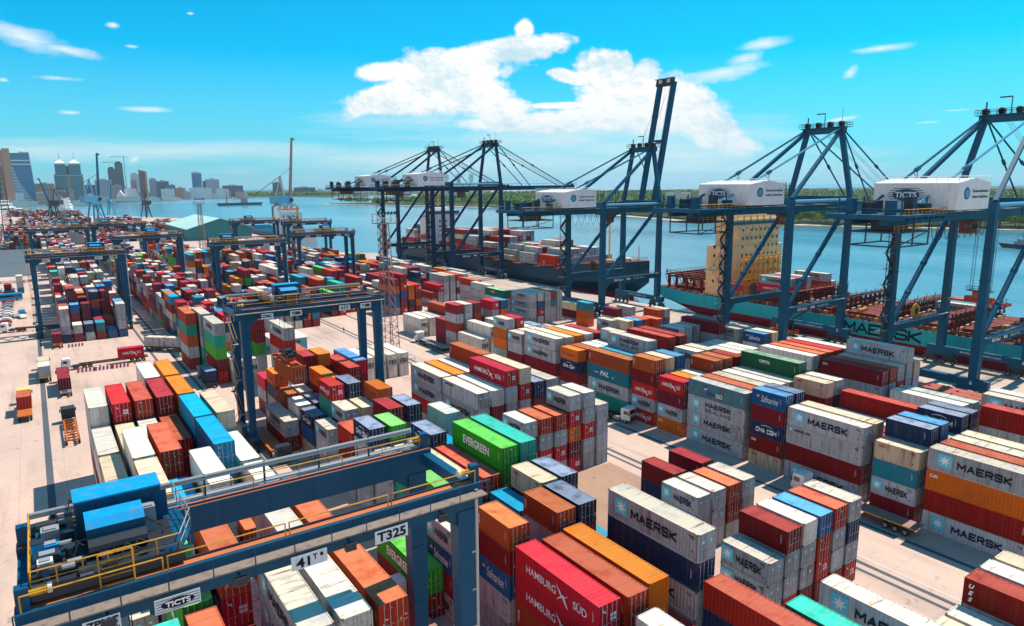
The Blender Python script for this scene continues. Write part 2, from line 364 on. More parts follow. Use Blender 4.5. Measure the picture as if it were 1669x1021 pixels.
KIND = {  # code: paint, marking, words
 'P': ('grey', '', 'plain grey'), 'M': ('grey', 'M', 'grey star-badged'), 'S': ('grey', 'S', 'grey two-line-lettered'), 'L': ('grey', 'L', 'grey small-lettered'),
 'W': ('white', '', 'plain white'), 'c': ('cream', 'c', 'rusty cream'), 'H': ('red', 'H', 'bright red bird-logo'), 'D': ('dkred', '', 'dark red'), 'C': ('dkred', 'C', 'crimson short-lettered'),
 'A': ('orange', 'C', 'orange short-lettered'), 'R': ('rorange', '', 'faded brick-red'), 'B': ('rust', 'B', 'rust-brown'), 'N': ('navy', '', 'plain navy'), 'n': ('navy', '', 'pale-roofed navy'),
 'G': ('navy', 'G', 'navy arc-logo'), 'F': ('blue', 'F', 'blue script-lettered'), 'U': ('blue', '', 'plain mid-blue'), 'X': ('sky', '', 'sky-blue'), 'T': ('teal', '', 'teal'), 'J': ('teal', 'J', 'teal web-lettered'),
 'V': ('slate', 'V', 'slate-blue chevron-logo'), 'E': ('green', 'E', 'bright green white-lettered'), 'e': ('lgreen', '', 'pale-roofed green'), 'K': ('dkgreen', 'K', 'dark green lettered'), 'Q': ('mint', '', 'mint green'),
 'q': ('pmint', '', 'pale grey-green'), 'Y': ('orange', 'Y', 'orange blue-badged'), 'O': ('orange', '', 'plain orange'), 'Z': ('maroon', '', 'maroon'), 'b': ('beige', '', 'pale beige'), 'r': ('white', 'r', 'white refrigerated'),
 'h': ('red', 'h', 'red open-top tarpaulin-covered'), 'u': ('dkred', 'U', 'crimson slant-lettered')}
X0 = dict(A=(3.8, 2.97), B=(35.2, 2.95), C=(58.2, 2.95), D=(94.3, 2.93), E=(126., 2.95), F=(142.5, 2.95))
TABLE = """A3 139.6 4 PPPPW|A4 139.6 4 OOOOO|A5 130 4 PW|A5 116 4 DR
A0 126.6 4 WDMPW|A1 126.6 4 HPPDH|A2 126.6 4 UWPUR|A3 126.6 4 NDDDD|A4 126.6 4 OOOOO
A0 113.6 4 PDWW|A1 113.6 4 PPWc|A2 113.6 4 WWcW|A3 113.6 4 DDDR|A4 113.6 4 TTTTX|A5 113.6 4 cPPPc
A0 100.7 4 PWWc|A1 101.6 4 WPPWW|A2 101.8 4 DDDDR|A3 100.7 4 DD|A4 100.8 4 TTTTX|A5 100.7 4 PPWW
A0 86.5 4 P|A1 88.6 4 PPPPc|A2 87.6 4 TTMX|A3 88.4 4 PMMMW|A4 87.5 4 RRR|A5 87.5 4 WWWW
A0 70.2 4 N|A1 71 4 EEEe|A2 70.2 4 PHHHR|A3 70.2 4 MM|A4 70.2 4 MMMMW|A5 70.2 4 RRRRR
A0 57.6 4 DRRQ|A1 57.6 4 PPPR|A2 57.6 4 DNZ|A3 57.6 4 MMMMM|A4 57.6 4 PPPWW|A5 57.6 4 PHHHR
A2 43.5 4 PPP|A3 44.6 4 DDDZ|A4 44.6 4 PPPc|A5 43 4 PDb
B0 178 4 rr|B1 178 4 rr|B2 181 4 PPeDD|B3 167 4 PPPRM|B4 166 4 DDR|B-1 182 4 HCeQM|B-1 197 4 QQPMM|B-2 200 4 DPOQR
B0 138 2 PPNY|B1 138 2 UU|B2 138.4 2 PPNUD|B3 138.4 2 PPUDO|B5 140 4 DDDh|B4 136 4 DDDD|B3 130.5 4 DDR|B2 129.4 4 PDDY|B1 131 2 DD
B0 132.3 2 DDB|B1 132.3 2 PPW|B0 145.5 2 DMH|B1 145.5 2 PN|B0 124.3 2 ADW|B1 124.3 2 PPn|B0 117 2 cUG|B1 115.5 2 PPQQH|B2 115.2 2 PPPPn|B3 109.1 2 PPPPY
B0 109.4 2 PPM|B1 109.5 2 PDDM|B2 109.2 2 PPPc|B0 98.8 2 PPDR|B1 98.8 2 PPP|B2 98.7 2 PPPDD|B3 98.5 2 PPPPn|B0 92.1 2 PPPPG|B1 91.6 2 PPPPe|B2 91.8 2 PPP|B3 91.8 2 PPX|B4 91.7 2 PPPPq
B0 85 2 PPPM|B1 85 2 PPPc|B2 85.4 2 PPPPG|B3 85.2 2 PPPX|B0 78.4 4 QQQe|B1 78.4 4 PPPc|B2 78.3 4 DDDR|B3 78.7 4 EEEEE|B4 78.9 4 TTTTQ
B1 64.7 2 DDD|B2 64.7 2 UUUX|B3 64.6 2 DDPDc|B4 64.6 2 PPPPn|B0 58 2 PPFDB|B1 58 2 PPZ|B2 57.9 2 PPPPB|B3 58 2 PPPRn|B4 58.5 2 PTT
B0 51 4 DBHH|B1 50.6 4 DDDR|B2 51 4 OOOO|B3 50 4 ZZ|B4 50.7 4 PPMNM|B1 37.5 2 PPPW|B0 36.2 2 PPPW|B4 37.7 3 PPNR|B5 31.4 3 PPPQ|B4 24.6 3 PPPD|B-1 43 2 PPU
C0 162.7 4 rr|C1 162.7 4 rr|C2 162.7 4 rr|C3 162.7 4 rr|C4 162.7 4 rr
C0 120 4 PHMM|C1 120 4 PPPO|C2 120 4 PPPW|C3 120.2 4 PPPPB|C4 120 4 PPPc|C5 120 4 PPM
C0 107.3 4 PPML|C1 107.3 4 PPDW|C2 107.5 4 PPPMH|C3 107.5 4 PPPHc|C4 107.4 4 PPDn|C5 107.4 4 PPPP
C0 87.6 2 DPDM|C1 87.6 2 DHPR|C2 87.6 2 PHPR|C3 87.7 2 HZOHM|C4 87.7 2 PPHPP|C5 87.8 2 PPPP
C5 66 2 DDD|C3 65.6 2 PND|C2 59 2 PPM|C3 59 2 PPP|C4 59 2 PDR|C5 59 2 HPP
C0 44.6 2 PSM|C1 44.7 2 HPPD|C2 44.7 2 ZPPW|C3 44.7 2 DHRU|C4 44.7 2 DPPR|C5 44.7 2 HPNP
C0 33.1 4 PPM|C1 24.4 3 PPc|C2 24.5 3 PPW|C3 24.4 3 PPPu|C4 24.4 3 PPPW|C5 24.3 3 PPPc
D0 40.2 4 MDAM|D1 40.2 4 PPPR|D2 40.2 4 PPPP|D3 40.2 4 PPPc|D4 40.2 4 PP|D5 40.2 4 PPPPD
D0 47.3 2 DMTc|D1 47.5 2 PPPPN|D2 47.5 2 PPPPU|D3 47.3 2 PPPP|D4 47.4 2 PPPPG|D5 47.4 2 PPPPN
D0 61.1 4 MDLM|D1 61.1 4 PPPc|D2 61.1 4 PPD|D3 61.1 4 PPD|D4 61.1 4 PPW|D5 61.1 4 PPPD
D0 67.8 2 cCGDF|D1 67.8 2 PPPPn|D2 67.8 2 PPD|D3 67.8 2 PPR|D4 68 2 PPPDc|D5 68 2 PPPNP
D0 81.2 4 MMSV|D1 81.1 4 PPPR|D2 81.1 4 PPPc|D3 81.1 4 PPPW|D4 81.1 4 PPPP|D5 81.3 4 PPPPK
D0 88.5 2 AMZH|D1 88.4 2 PPPO|D2 88.4 2 PPPW|D3 88.6 2 PPPPB|D4 88.7 2 PPPPB|D5 88.4 2 PPPPD
D0 95.5 2 HMHDB|D1 95.5 2 PPPPc|D2 95.5 2 PPPPU|D3 95.5 2 PPP|D4 95.5 2 PPPMM|D5 95.5 2 PPPPc
D0 108.7 4 QMJB|D1 108.7 4 PPPT|D2 109.2 4 PPPPS|D3 108.7 4 PPPW|D4 109.3 4 PPPPD|D5 109 4 PPPPD
D0 118.2 2 PDGY|D1 118.2 2 PPPR|D2 118.2 2 PPPW|D3 118.2 2 PPPW|D4 118 2 PPPPM|D5 118.2 2 PPPR
D0 132.1 4 PDMM|D1 132.1 4 PPPc|D2 132.1 4 PPPO|D3 132.1 4 PPPW|D4 131.5 4 PPPD|D5 131 4 PP
D0 139.2 2 PDPM|D1 139.2 2 PPPW|D2 139.2 2 PPPM|D3 139.2 2 PPPn|D0 145.7 2 PMYYM|D1 145.7 2 PPPPH|D2 145.7 2 PPPW|D3 145.7 2 PPPn
D0 163.8 4 rr|D1 163.8 4 rrr|D2 163.8 4 PP|D3 163.8 4 PPP|D0 170.8 2 PMRMD|D1 170.8 2 PPPPP|D2 170.8 2 PPPRD|D4 170.5 2 PPDMH|D5 170.3 2 PPPOU
D0 176.9 2 DDD|D1 176.9 2 DDW|D2 176.9 2 PPR|D3 177 2 PPq|D0 198.7 4 rr|D1 198.7 4 rr|D2 198.7 4 rr|D3 198.7 4 DDR
D3 236.5 3 PUUOZ|D4 236.5 4 HDUHD|D5 236.5 3 ZNOO|D6 236.5 3 ZOZH
E0 46.6 4 PPPM|E1 46.6 4 PPPW|E0 61.3 4 PPW|E1 61 4 PPq|E0 75.2 4 PPPC|E1 75.2 4 PPPR|E2 75.2 4 PPHP|E3 75.2 4 PPPPM|E4 75.2 4 PPPc
E0 89.3 4 PPPW|E1 89.3 4 PPPR|E2 89.3 4 PPPR|E3 89.3 4 PPPH|E4 89.3 4 PPPW|E5 104.8 2 PPPF|E6 104.8 2 PPPc|E5 112.2 2 PPPS|E6 112.2 2 PPPc
E1 109.3 3 PPW|E2 109.5 3 PPW|E3 109.8 3 PPW|E1 121 2 PPPW|E2 121.2 2 PPPP|E3 121.2 2 PPPP|E0 120.5 2 PPPD|E4 122 4 PPPZ|E5 120 2 PPZ
E2 148.5 2 PPM|E3 145 2 PPc|E4 144.2 2 PPU|E5 144.3 2 PPR|E6 142.3 2 PPR|F3 189 3 Db|F1 174 2 OBT|F1 160.8 2 PPZ|F3 161 2 PPS|F4 152 2 PPR|F5 152 2 PUP
E0 155.3 3 DD|E2 193.3 3 PSSS|E3 193.3 3 PHUW|E4 193.3 3 PPPP|E5 194 3 PPTR|E6 194.5 3 PPPP|E1 204.5 3 PPPK|E2 219 3 PPPM|E3 232 3 PPPR
E2 251.8 3 PPPM|E3 251.8 3 PPPP|E4 251.8 3 PZPH|E5 251.8 3 PPPP|E0 245.7 3 PPH|E-1 245.7 3 MD|F1 261 3 MMMS|F4 286 3 DT|F4 298 3 DZ
A0 249 2 NPPP|A1 249 2 DP|A2 249 2 PN|A3 249 2 DT|A4 249 2 U|A5 249 2 UPPP|A0 256 2 PDDR|A1 256 2 DDDU|A2 256 2 ZZZZ|A3 256 2 DZ|A4 256 2 DR|A5 256 2 PPPU
C0 228.5 2 PP|C1 228.5 2 PP|C2 228.5 2 WP|C3 228.5 2 WN|C4 228.5 2 ZO|C5 228.5 2 DT"""
CONT = []
def stack(x, yf, L_, hc, codes, key):
    z = 0.
    for i, c in enumerate(codes):
        h = HC_ if hc else HS_
        CONT.append(dict(x=x, y=yf-L_, L=L_, h=h, z=z, c=c, n=len(codes), i=i, key=key)); z += h+.012
for ent in TABLE.replace('\n', '|').split('|'):
    a, y, s, codes = ent.split()
    b, k = a[0], int(a[1:]); s = int(s)
    stack(X0[b][0]+X0[b][1]*k, float(y), 6.058 if s == 2 else 12.192, s == 4, codes, a)
stack(30.0, 72.8, 12.192, True, 'DE', 'B-2'); stack(32.5, 64.6, 6.058, False, 'MDFM', 'B-1'); stack(32.3, 129.2, 12.192, True, 'DS', 'B-1')
NTAB = len(CONT)
# the far rows, laid out by chance in the same blocks
rng = random.Random(11)
WTS = 'DDDDDDDDRRRRHHHZZBOOPPPPPPPPMMMMWWWWccNNUUTeQGFYX'
def field(x0, px, nk, y0, y1, h0, h1, s=2, skip=.06):
    y = y0
    while y < y1:
        ss = s if s != 5 else rng.choice((2, 4, 4)); l = 6.058 if ss == 2 else 12.192
        lane = rng.random() < .07
        for k in range(nk):
            if lane or rng.random() < skip: continue
            h = rng.randint(h0, h1); stack(x0+px*k, y+l, l, ss == 4, [rng.choice(WTS) for _ in range(h)], 'far')
        y += l+(.5 if not lane else .5)
A_, pA = X0['A']
field(A_, pA, 6, 257, 400, 3, 5); field(A_, pA, 6, 430, 640, 2, 4)
field(32.2, 2.95, 6, 204, 330, 3, 5); field(32.2, 2.95, 6, 338, 640, 2, 4)
field(58.2, 2.95, 6, 230, 268, 3, 4); field(58.2, 2.95, 6, 272, 420, 3, 5, 5); field(62, 2.95, 6, 425, 560, 2, 4)
field(78.5, 2.95, 4, 236, 400, 2, 4, 5, .15)
field(92.5, 2.93, 7, 240, 300, 2, 4, 5); field(92.5, 2.93, 7, 303, 470, 2, 4, 5)
field(122, 2.95, 6, 256, 300, 2, 4, 5); field(120.5, 2.95, 7, 305, 440, 2, 3, 5); field(143, 2.95, 4, 268, 400, 1, 3, 5, .3)
field(-64, 2.95, 14, 700, 860, 2, 5, 2, .02); field(-18, 2.95, 14, 640, 760, 2, 5, 2, .02); field(40, 2.95, 20, 760, 900, 1, 3, 5, .3); field(-120, 2.95, 12, 820, 1000, 3, 5, 4, .0)
field(70, 2.95, 14, 930, 1100, 1, 3, 5, .3)
field(-120, 2.95, 20, 1020, 1260, 2, 5, 4, .05); field(-20, 2.95, 26, 900, 1010, 2, 4, 5, .2); field(-10, 2.95, 24, 1120, 1300, 1, 4, 5, .25); field(75, 2.95, 20, 780, 900, 1, 3, 5, .3); field(-30, 2.95, 18, 1330, 1500, 1, 3, 4, .25)
NEAR = {4,9,18,23,28,33,38,42,46,54,59,64,65,66,67,68,73,78,85,89,90,91,92,93,94,95,99,103,104,106,107,111,115,116,120,121,123,127,128,133,141,148,149,154,159,175,177,180,181,182,184,185,186,187,191,192,193,194,195,205,209,216,221,225,229,236,241,252,258,263,268,273,274,275,276,280,284,285,286,287,288,296,301,302,303,304,305,306,311,322,323,324,325,326,330,335,341,342,343,346,347,351,355,356,361,368,373,378,379,380,381,382,383,390,391,396,401,402,403,407,411,416,417,418,422,429,430,434,445,447,449,451,454,455,459,463,468,478,479,483,487,488,492,493,497,501,505,508,509,511,512,513,515,516,517,518,520,521,522,523,527,530,532,533,536,538,539,540,541,542,545,547,548,550,551,552,554,555,556,558,559,560,562,563,564,565,566,567,568,571,577,581,585,589,590,591,592,593,597,601,605,611,612,613,614,615,616,621,626,635,640,641,642,643,644,648,661,662,663,664,665,666,671,682,687,688,689,690,691,695,699,703,707,712,713,714,715,716,729,734,740,741,742,743,744,749,754,762,768,769,770,771,780,789,794,796,797,798,821,822,823,827,831,835,845,862,877,880,923,924,953,960,963,966,967,971,975,980,988,992,996,1000,1008,1016,1049,1055,1088,1089,1090,1110,1195,1196,1197,1198,1199,1200,1201,1202}
# ------------------------------------------------------------------ container meshes (shared)
CW = 2.438
CMESH = {}
def corr(y0, y1, p, d):
    """trapezoidal profile along y: list of (y, depth)"""
    n = max(2, round((y1-y0)/p)); q = (y1-y0)/n; o = []
    for i in range(n):
        a = y0+i*q; o += [(a, 0), (a+.25*q, 0), (a+.5*q, d), (a+.75*q, d)]
    return o+[(y1, 0)]
def body_mesh(l, h, full):
    k = ('b', l, h, full)
    if k in CMESH: return CMESH[k]
    b = MB(); e = .09; m = CM['grey']
    pr = corr(e, l-e, .36 if l < 7 else .42, .045)
    for x, s in ((.035, 1), (CW-.035, -1)):
        for (ya, da), (yb, db) in zip(pr[:-1], pr[1:]):
            q = [(x+s*da, ya, .14), (x+s*db, yb, .14), (x+s*db, yb, h-.08), (x+s*da, ya, h-.08)]
            b.quad(*(q if s < 0 else q[::-1]), m)
    pr = corr(.12, l-.12, .50, .022); zt = h-.035
    for (ya, da), (yb, db) in zip(pr[:-1], pr[1:]):
        b.quad((.05, ya, zt-da), (CW-.05, ya, zt-da), (CW-.05, yb, zt-db), (.05, yb, zt-db), m)
    pr = corr(.1, CW-.1, .3, .04)
    for (xa, da), (xb, db) in zip(pr[:-1], pr[1:]):
        b.quad((xb, l-.04-db, .14), (xa, l-.04-da, .14), (xa, l-.04-da, h-.08), (xb, l-.04-db, h-.08), m)
    b.quad((.05, .05, .13), (.05, l-.05, .13), (CW-.05, l-.05, .13), (CW-.05, .05, .13), m)
    if full == 1:      # far boxes: door end with ribs and rods in the same skin
        for x0, x1 in ((.1, CW/2-.01), (CW/2+.01, CW-.1)): b.box(x0, x1, .04, .09, .15, h-.1, m)
        for x in (.42, .92, 1.5, 2.0): b.tube((x, .02, .12), (x, .02, h-.08), .022, 'grey', 4)
    elif full == 2:    # plain corrugated front
        pr = corr(.1, CW-.1, .3, .04)
        for (xa, da), (xb, db) in zip(pr[:-1], pr[1:]):
            b.quad((xa, .05+da, .14), (xb, .05+db, .14), (xb, .05+db, h-.08), (xa, .05+da, h-.08), m)
    CMESH[k] = b.mesh('body'); return CMESH[k]
def frame_mesh(l, h):
    k = ('f', l, h)
    if k in CMESH: return CMESH[k]
    b = MB(); m = CM['grey']; r = CM['frame']; p = .11
    for x0 in (0, CW-p):
        for y0 in (0, l-p): b.box(x0+.004, x0+p-.004, y0+.004, y0+p-.004, .118, h-.118, m)
        b.box(x0+.01, x0+p-.01, p, l-p, .006, .15, m); b.box(x0+.01, x0+p-.04*0-.01, p, l-p, h-.09, h-.012, m)
        for y0 in (0, l-.17):
            for z0 in (0, h-.118): b.box(x0 if x0 == 0 else CW-.162, .162 if x0 == 0 else CW, y0, y0+.17, z0, z0+.118, r)
    for y0 in (.012, l-p+.012):
        b.box(.163, CW-.163, y0, y0+p-.024, .01, .15, m); b.box(.163, CW-.163, y0, y0+p-.024, h-.1, h-.008, m)
    CMESH[k] = b.mesh('corner_frame'); fix(CMESH[k]); return CMESH[k]
def door_mesh(h, s):
    k = ('d', h, s)
    if k in CMESH: return CMESH[k]
    b = MB(); m = CM['grey']; x0, x1 = (.118, CW/2-.012) if s == 0 else (CW/2+.012, CW-.118)
    b.box(x0, x1, .055, .09, .16, h-.11, m)
    for i in range(5):
        z0 = .22+i*(h-.4)/5; b.box(x0+.05, x1-.05, .035, .056, z0, z0+(h-.4)/5-.12, m)
    for z in (.35, h/2, h-.35):
        xx = x0-.03 if s == 0 else x1-.05; b.box(xx, xx+.08, .01, .054, z, z+.09, CM['frame'])
    CMESH[k] = b.mesh('door'); fix(CMESH[k]); return CMESH[k]
def rod_mesh(h, x):
    k = ('r', h, x)
    if k in CMESH: return CMESH[k]
    b = MB(); b.tube((x, .0, .05), (x, .0, h-.04), .026, 'galv', 6)
    for z in (.3, .85, h*.55, h-.35): b.box(x-.05, x+.05, -.012, .034, z, z+.07, 'galv')
    b.box(x-.02, x+.36, -.03, .0, 1.0, 1.04, 'galv')
    CMESH[k] = b.mesh('lock_rod'); fix(CMESH[k]); return CMESH[k]
def reefer_mesh(h):
    k = ('rf', h)
    if k in CMESH: return CMESH[k]
    b = MB(); w = CM['white']
    b.box(.13, CW-.13, .06, .10, .2, h-.15, w)
    b.box(.18, CW-.18, .035, .06, h-1.0, h-.25, 'offw'); b.box(.25, CW-.25, .02, .06, .35, 1.5, 'dk')
    for x in (.75, 1.65): b.tube((x, -.005, 1.15), (x, .02, 1.15), .28, 'grey', 12)
    b.box(.35, 1.05, -.0, .02, .4, .78, 'grey'); b.box(1.3, 2.05, -.0, .02, .45, .7, 'lgrey'); b.box(.45, .85, .01, .034, h-.75, h-.5, 'dk')
    CMESH[k] = b.mesh('refrigeration_unit'); fix(CMESH[k]); return CMESH[k]
def star_mesh():
    if 'star' in CMESH: return CMESH['star']
    b = MB(); P = []
    for i in range(14):
        a = pi/2+i*pi/7; r = .42 if i % 2 == 0 else .17; P.append((r*cos(a), r*sin(a)))
    for i in range(14): b.poly([(0, 0, .012), (*P[i], .012), (*P[(i+1) % 14], .012)], 'letw')
    CMESH['star'] = b.mesh('star'); return CMESH['star']
def badge_mesh():
    if 'badge' in CMESH: return CMESH['badge']
    b = MB(); Q = []
    for cx, cy, a0 in ((.4, .4, 0), (-.4, .4, 90), (-.4, -.4, 180), (.4, -.4, 270)):
        for i in range(4): a = R(a0+i*30); Q.append((cx+.1*cos(a), cy+.1*sin(a), 0))
    b.poly(Q, 'star'); CMESH['badge'] = b.mesh('star_badge'); return CMESH['badge']
def bird_mesh():
    if 'bird' in CMESH: return CMESH['bird']
    b = MB()
    for P in ([(-.5, .5), (-.1, .16), (.04, -.1), (-.12, -.06), (-.3, .2)], [(-.45, -.38), (-.05, -.1), (.3, .05), (.04, .1), (-.3, -.22)], [(.02, -.1), (.3, -.42), (.5, -.5), (.36, -.3), (.16, .02)], [(.25, .02), (.5, .22), (.3, .12)]):
        b.poly([(x, y, .01) for x, y in P], 'letw')
    CMESH['bird'] = b.mesh('bird_emblem'); return CMESH['bird']
def panel(name, me, parent, c, s, ux=(0, -1, 0), uy=(0, 0, 1)):
    o = link(name, me, parent); ux = Vector(ux); uy = Vector(uy); n = ux.cross(uy)
    mt = Matrix((ux*s, uy*s, n)).transposed().to_4x4(); mt.translation = Vector(c); o.matrix_local = mt; return o
def rect_mesh(name, mat, rects):
    k = (name, mat, tuple(rects))
    if k in CMESH: return CMESH[k]
    b = MB()
    for u0, u1, v0, v1 in rects: b.quad((u0, v0, 0), (u1, v0, 0), (u1, v1, 0), (u0, v1, 0), mat)
    CMESH[k] = b.mesh(name); return CMESH[k]
def side_marks(root, d, fine):
    """writing on the long side that faces the lane (-x) and on the doors"""
    l, h, c = d['l'], d['h'], KIND[d['c']][1]
    U, V = (0, -1, 0), (0, 0, 1); X = -.008; big = l > 7
    T = lambda s, mat, yf, z, hh, nm='lettering', **k: put_text(nm, s, mat, root, (X, l*(1-yf), z), hh, U, V, **k)
    if c in 'MSL' and c:
        s = h*.60 if c != 'L' else h*.2
        yb = .165 if big else .14
        jr = random.Random(int(d['x']*31+d['y']*17+d['z']*9)); jw = jr.uniform(.90, 1.04); jy = jr.uniform(-.015, .02); yb += jy*.5
        if c == 'L': yb = .06
        zc = h*.56 if c != 'L' else h*.82
        bd = panel('star_badge', badge_mesh(), root, (X, l*(1-yb), zc), s, U, V)
        st = link('star', star_mesh(), bd)
        if c == 'M': put_stroke('lettering', 'MAERSK', 'letb', root, (X, l*(1-(.535 if big else .58)-jy), h*.5), h*.37*jw, U, V, l*.50*jw, .245)
        if c == 'S':
            put_stroke('lettering', 'MAERSK', 'letb', root, (X, l*.45, h*.63), h*.30, U, V, l*.44, .235); put_stroke('lettering', 'SEALAND', 'letb', root, (X, l*.45, h*.27), h*.20, U, V, l*.44, .17, .7)
        if c == 'L': T('MAERSK LINE', 'letb', .22, h*.80, h*.12, bold=.01, width=l*.22)
    elif c in ('H', 'h'):
        T('HAMBURG', 'letw', .34, h*.5, h*.27, bold=.004, width=l*.37); panel('bird_emblem', bird_mesh(), root, (X, l*(1-.60), h*.47), h*.62, U, V); T('SÜD', 'letw', .80, h*.5, h*.32, bold=.004, width=l*.15)
    elif c == 'C': T('CAI', 'letw', .075 if big else .13, h*.72, h*.16, bold=.03)
    elif c == 'c': T('OOCL', 'letr', .18, h*.78, h*.15, bold=.03, width=l*.17)
    elif c == 'G':
        put_stroke('lettering', 'CMA CGM', 'letw', root, (X, l*.5, h*.46), h*.30, U, V, l*.62, .24, .30)
        b = MB(); A = [(.5*cos(R(a)), .5*sin(R(a))) for a in range(25, 160, 15)]
        for (x0, y0), (x1, y1) in zip(A[:-1], A[1:]): b.quad((x0, y0*.45, .01), (x0*.96, y0*.38, .01), (x1*.96, y1*.38, .01), (x1, y1*.45, .01), 'letw')
        if 'arc' not in CMESH: CMESH['arc'] = b.mesh('arc_emblem')
        panel('arc_emblem', CMESH['arc'], root, (X, l*.5, h*.62), h*.95, U, V)
    elif c == 'F':
        T('Safmarine', 'letw', .55, h*.5, h*.42, bold=-.004, width=l*.52, shear=.35); bd = panel('flag_badge', rect_mesh('flag_badge', 'letr', [(-.5, .5, -.4, .4)]), root, (X, l*.80, h*.62), h*.2, U, V); link('flag_cross', rect_mesh('flag_cross', 'letw', [(-.5, .5, -.08, .08), (-.2, -.05, -.4, .4)]), bd, (0, 0, .006))
    elif c == 'J': T('www.', 'letw', .22, h*.47, h*.1, bold=.02, shear=.2); T('PAL', 'letw', .42, h*.5, h*.36, bold=.025, width=l*.22, shear=.25); T('.biz', 'letw', .63, h*.4, h*.12, bold=.02, shear=.2)
    elif c == 'V':
        T('SEA', 'letn', .42, h*.36, h*.26, bold=.03, width=l*.16); T('GO', 'letw', .56, h*.36, h*.26, bold=.03, width=l*.115)
        if 'chev' not in CMESH:
            b = MB(); b.poly([(-.5, .4, 0), (.5, -.05, 0), (-.05, -.05, 0)], 'letn'); b.poly([(-.5, -.5, 0), (-.05, -.08, 0), (.5, -.08, 0)], 'letw'); CMESH['chev'] = b.mesh('chevron_emblem')
        panel('chevron_emblem', CMESH['chev'], root, (X, l*.68, h*.68), h*.4, U, V)
    elif c == 'E': T('EVERGREEN', 'letw', .50, h*.5, h*.40, bold=.022, width=l*.52)
    elif c == 'K': T('CAPITAL', 'letw', .43, h*.62, h*.19, bold=.03, width=l*.19); panel('underline', rect_mesh('underline', 'letr', [(-.5, .5, -.02, .02)]), root, (X, l*.57, h*.48), l*.15, U, V)
    elif c == 'Y': T('Hapag-Lloyd', 'letn', .60, h*.46, h*.22, bold=.01, width=l*.42); panel('bird_emblem', rect_mesh('square_emblem', 'letn', [(-.5, .2, -.1, .5), (-.1, .5, -.5, -.1)]), root, (X, l*.83, h*.5), h*.3, U, V)
    elif c == 'B':
        put_text('lettering', 'TRITON', 'letw', root, (X, l*(.955 if big else .93), h*.55), h*.09, (0, 0, -1), (0, -1, 0), bold=.02, width=h*.42)
    elif c == 'U':
        for i, ch in enumerate('UES'): T(ch, 'letw', .055 if big else .1, h*(.74-.25*i), h*.17, bold=.04, shear=.3)
    if fine and d['c'] not in 'r':
        # small unreadable data panels near the door post
        panel('data_panel', rect_mesh('data_panel', 'letw' if KIND[d['c']][0] not in ('grey', 'white', 'cream') else 'letb', [(-.03, .0, .1, 1.1), (.09, .11, .2, .9)] if KIND[d['c']][0] not in ('grey', 'white', 'cream') else [(-.45, .15, .0, .09), (-.2, .15, -.2, -.12), (-.05, .08, -1.5, -1.3)]), root, (X, l*.93 if False else .75, h*.35 if KIND[d['c']][0] not in ('grey', 'white', 'cream') else h*.82), 1., U, V)
def near_container(d, parts):
    c = d['c']; paint_k, mark, words = KIND[c]; l, h = d['L'], d['h']; d['l'] = l
    root = thing('shipping_container', d['label'], 'container', (d['x'], d['y'], d['z']), 0, 'shipping containers stacked in the yard')
    mat = CM[paint_k]; dmat = mat
    if c == 'c': dmat = CM['cream']
    def slot(o, mm, i=0):
        o.material_slots[i].link = 'OBJECT'; o.material_slots[i].material = mm
    front = 0 if parts else 1
    plain = parts and c in 'POWU' and (int(d['x']*7+d['y']*3+d['z']) % 4 == 0)
    if plain: front = 2
    if c == 'r': front = 0
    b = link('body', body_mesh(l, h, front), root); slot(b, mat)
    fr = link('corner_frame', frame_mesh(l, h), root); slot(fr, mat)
    if c == 'r': link('refrigeration_unit', reefer_mesh(h), root)
    elif parts and not plain:
        for s in (0, 1):
            dr = link('door', door_mesh(h, s), root); slot(dr, dmat)
            for x in ((.42, .92) if s == 0 else (1.5, 2.0)): link('lock_rod', rod_mesh(h, x), dr)
        U, V = (1, 0, 0), (0, 0, 1)
        if paint_k == 'red':
            panel('placard', rect_mesh('placard', 'letw', [(.02, .30, .02, .28), (.36, .64, .02, .28), (.02, .30, -.32, -.06), (.36, .64, -.32, -.06)]), root, (1.32, .03, h*.52), 1.15, U, V)
            panel('bird_emblem', bird_mesh(), root, (.6, .028, h*.78), .55, U, V)
        elif c in 'MSLP':
            for x in (.66, 1.75): bd = panel('star_badge', badge_mesh(), root, (x, .03, h*.68), .42, U, V); link('star', star_mesh(), bd)
        elif paint_k in ('dkred', 'rust', 'rorange', 'maroon', 'navy', 'blue', 'green', 'sky', 'orange', 'teal'):
            rd = random.Random(int(d['x']*13+d['y']*7+d['z']*3)); rc = []
            for i in range(4): u = rd.uniform(.1, 2.0); v = rd.uniform(-.9, .9); rc.append((round(u, 2), round(u+rd.uniform(.04, .3), 2), round(v, 2), round(v+rd.uniform(.03, .12), 2)))
            panel('placard', rect_mesh('placard', 'letw', rc), root, (.15, .03, h*.55), 1., U, V)
            panel('warning_plate', rect_mesh('warning_plate', 'lety', [(-.08, .08, -.08, .08)]), root, (rd.choice((.55, 1.8)), .028, h*.4), 1.1, U, V)
    if c == 'h':
        q = MB()
        for i in range(4): q.box(.02, CW-.02, .1+i*l/4, l/4*(i+1)-.12, h-.02, h+.16, 'tarp')
        q.box(-.03, CW+.03, .05, l-.05, h-.25, h+.04, 'tarp'); q.build('tarpaulin', root)
    side_marks(root, d, parts)
    return root
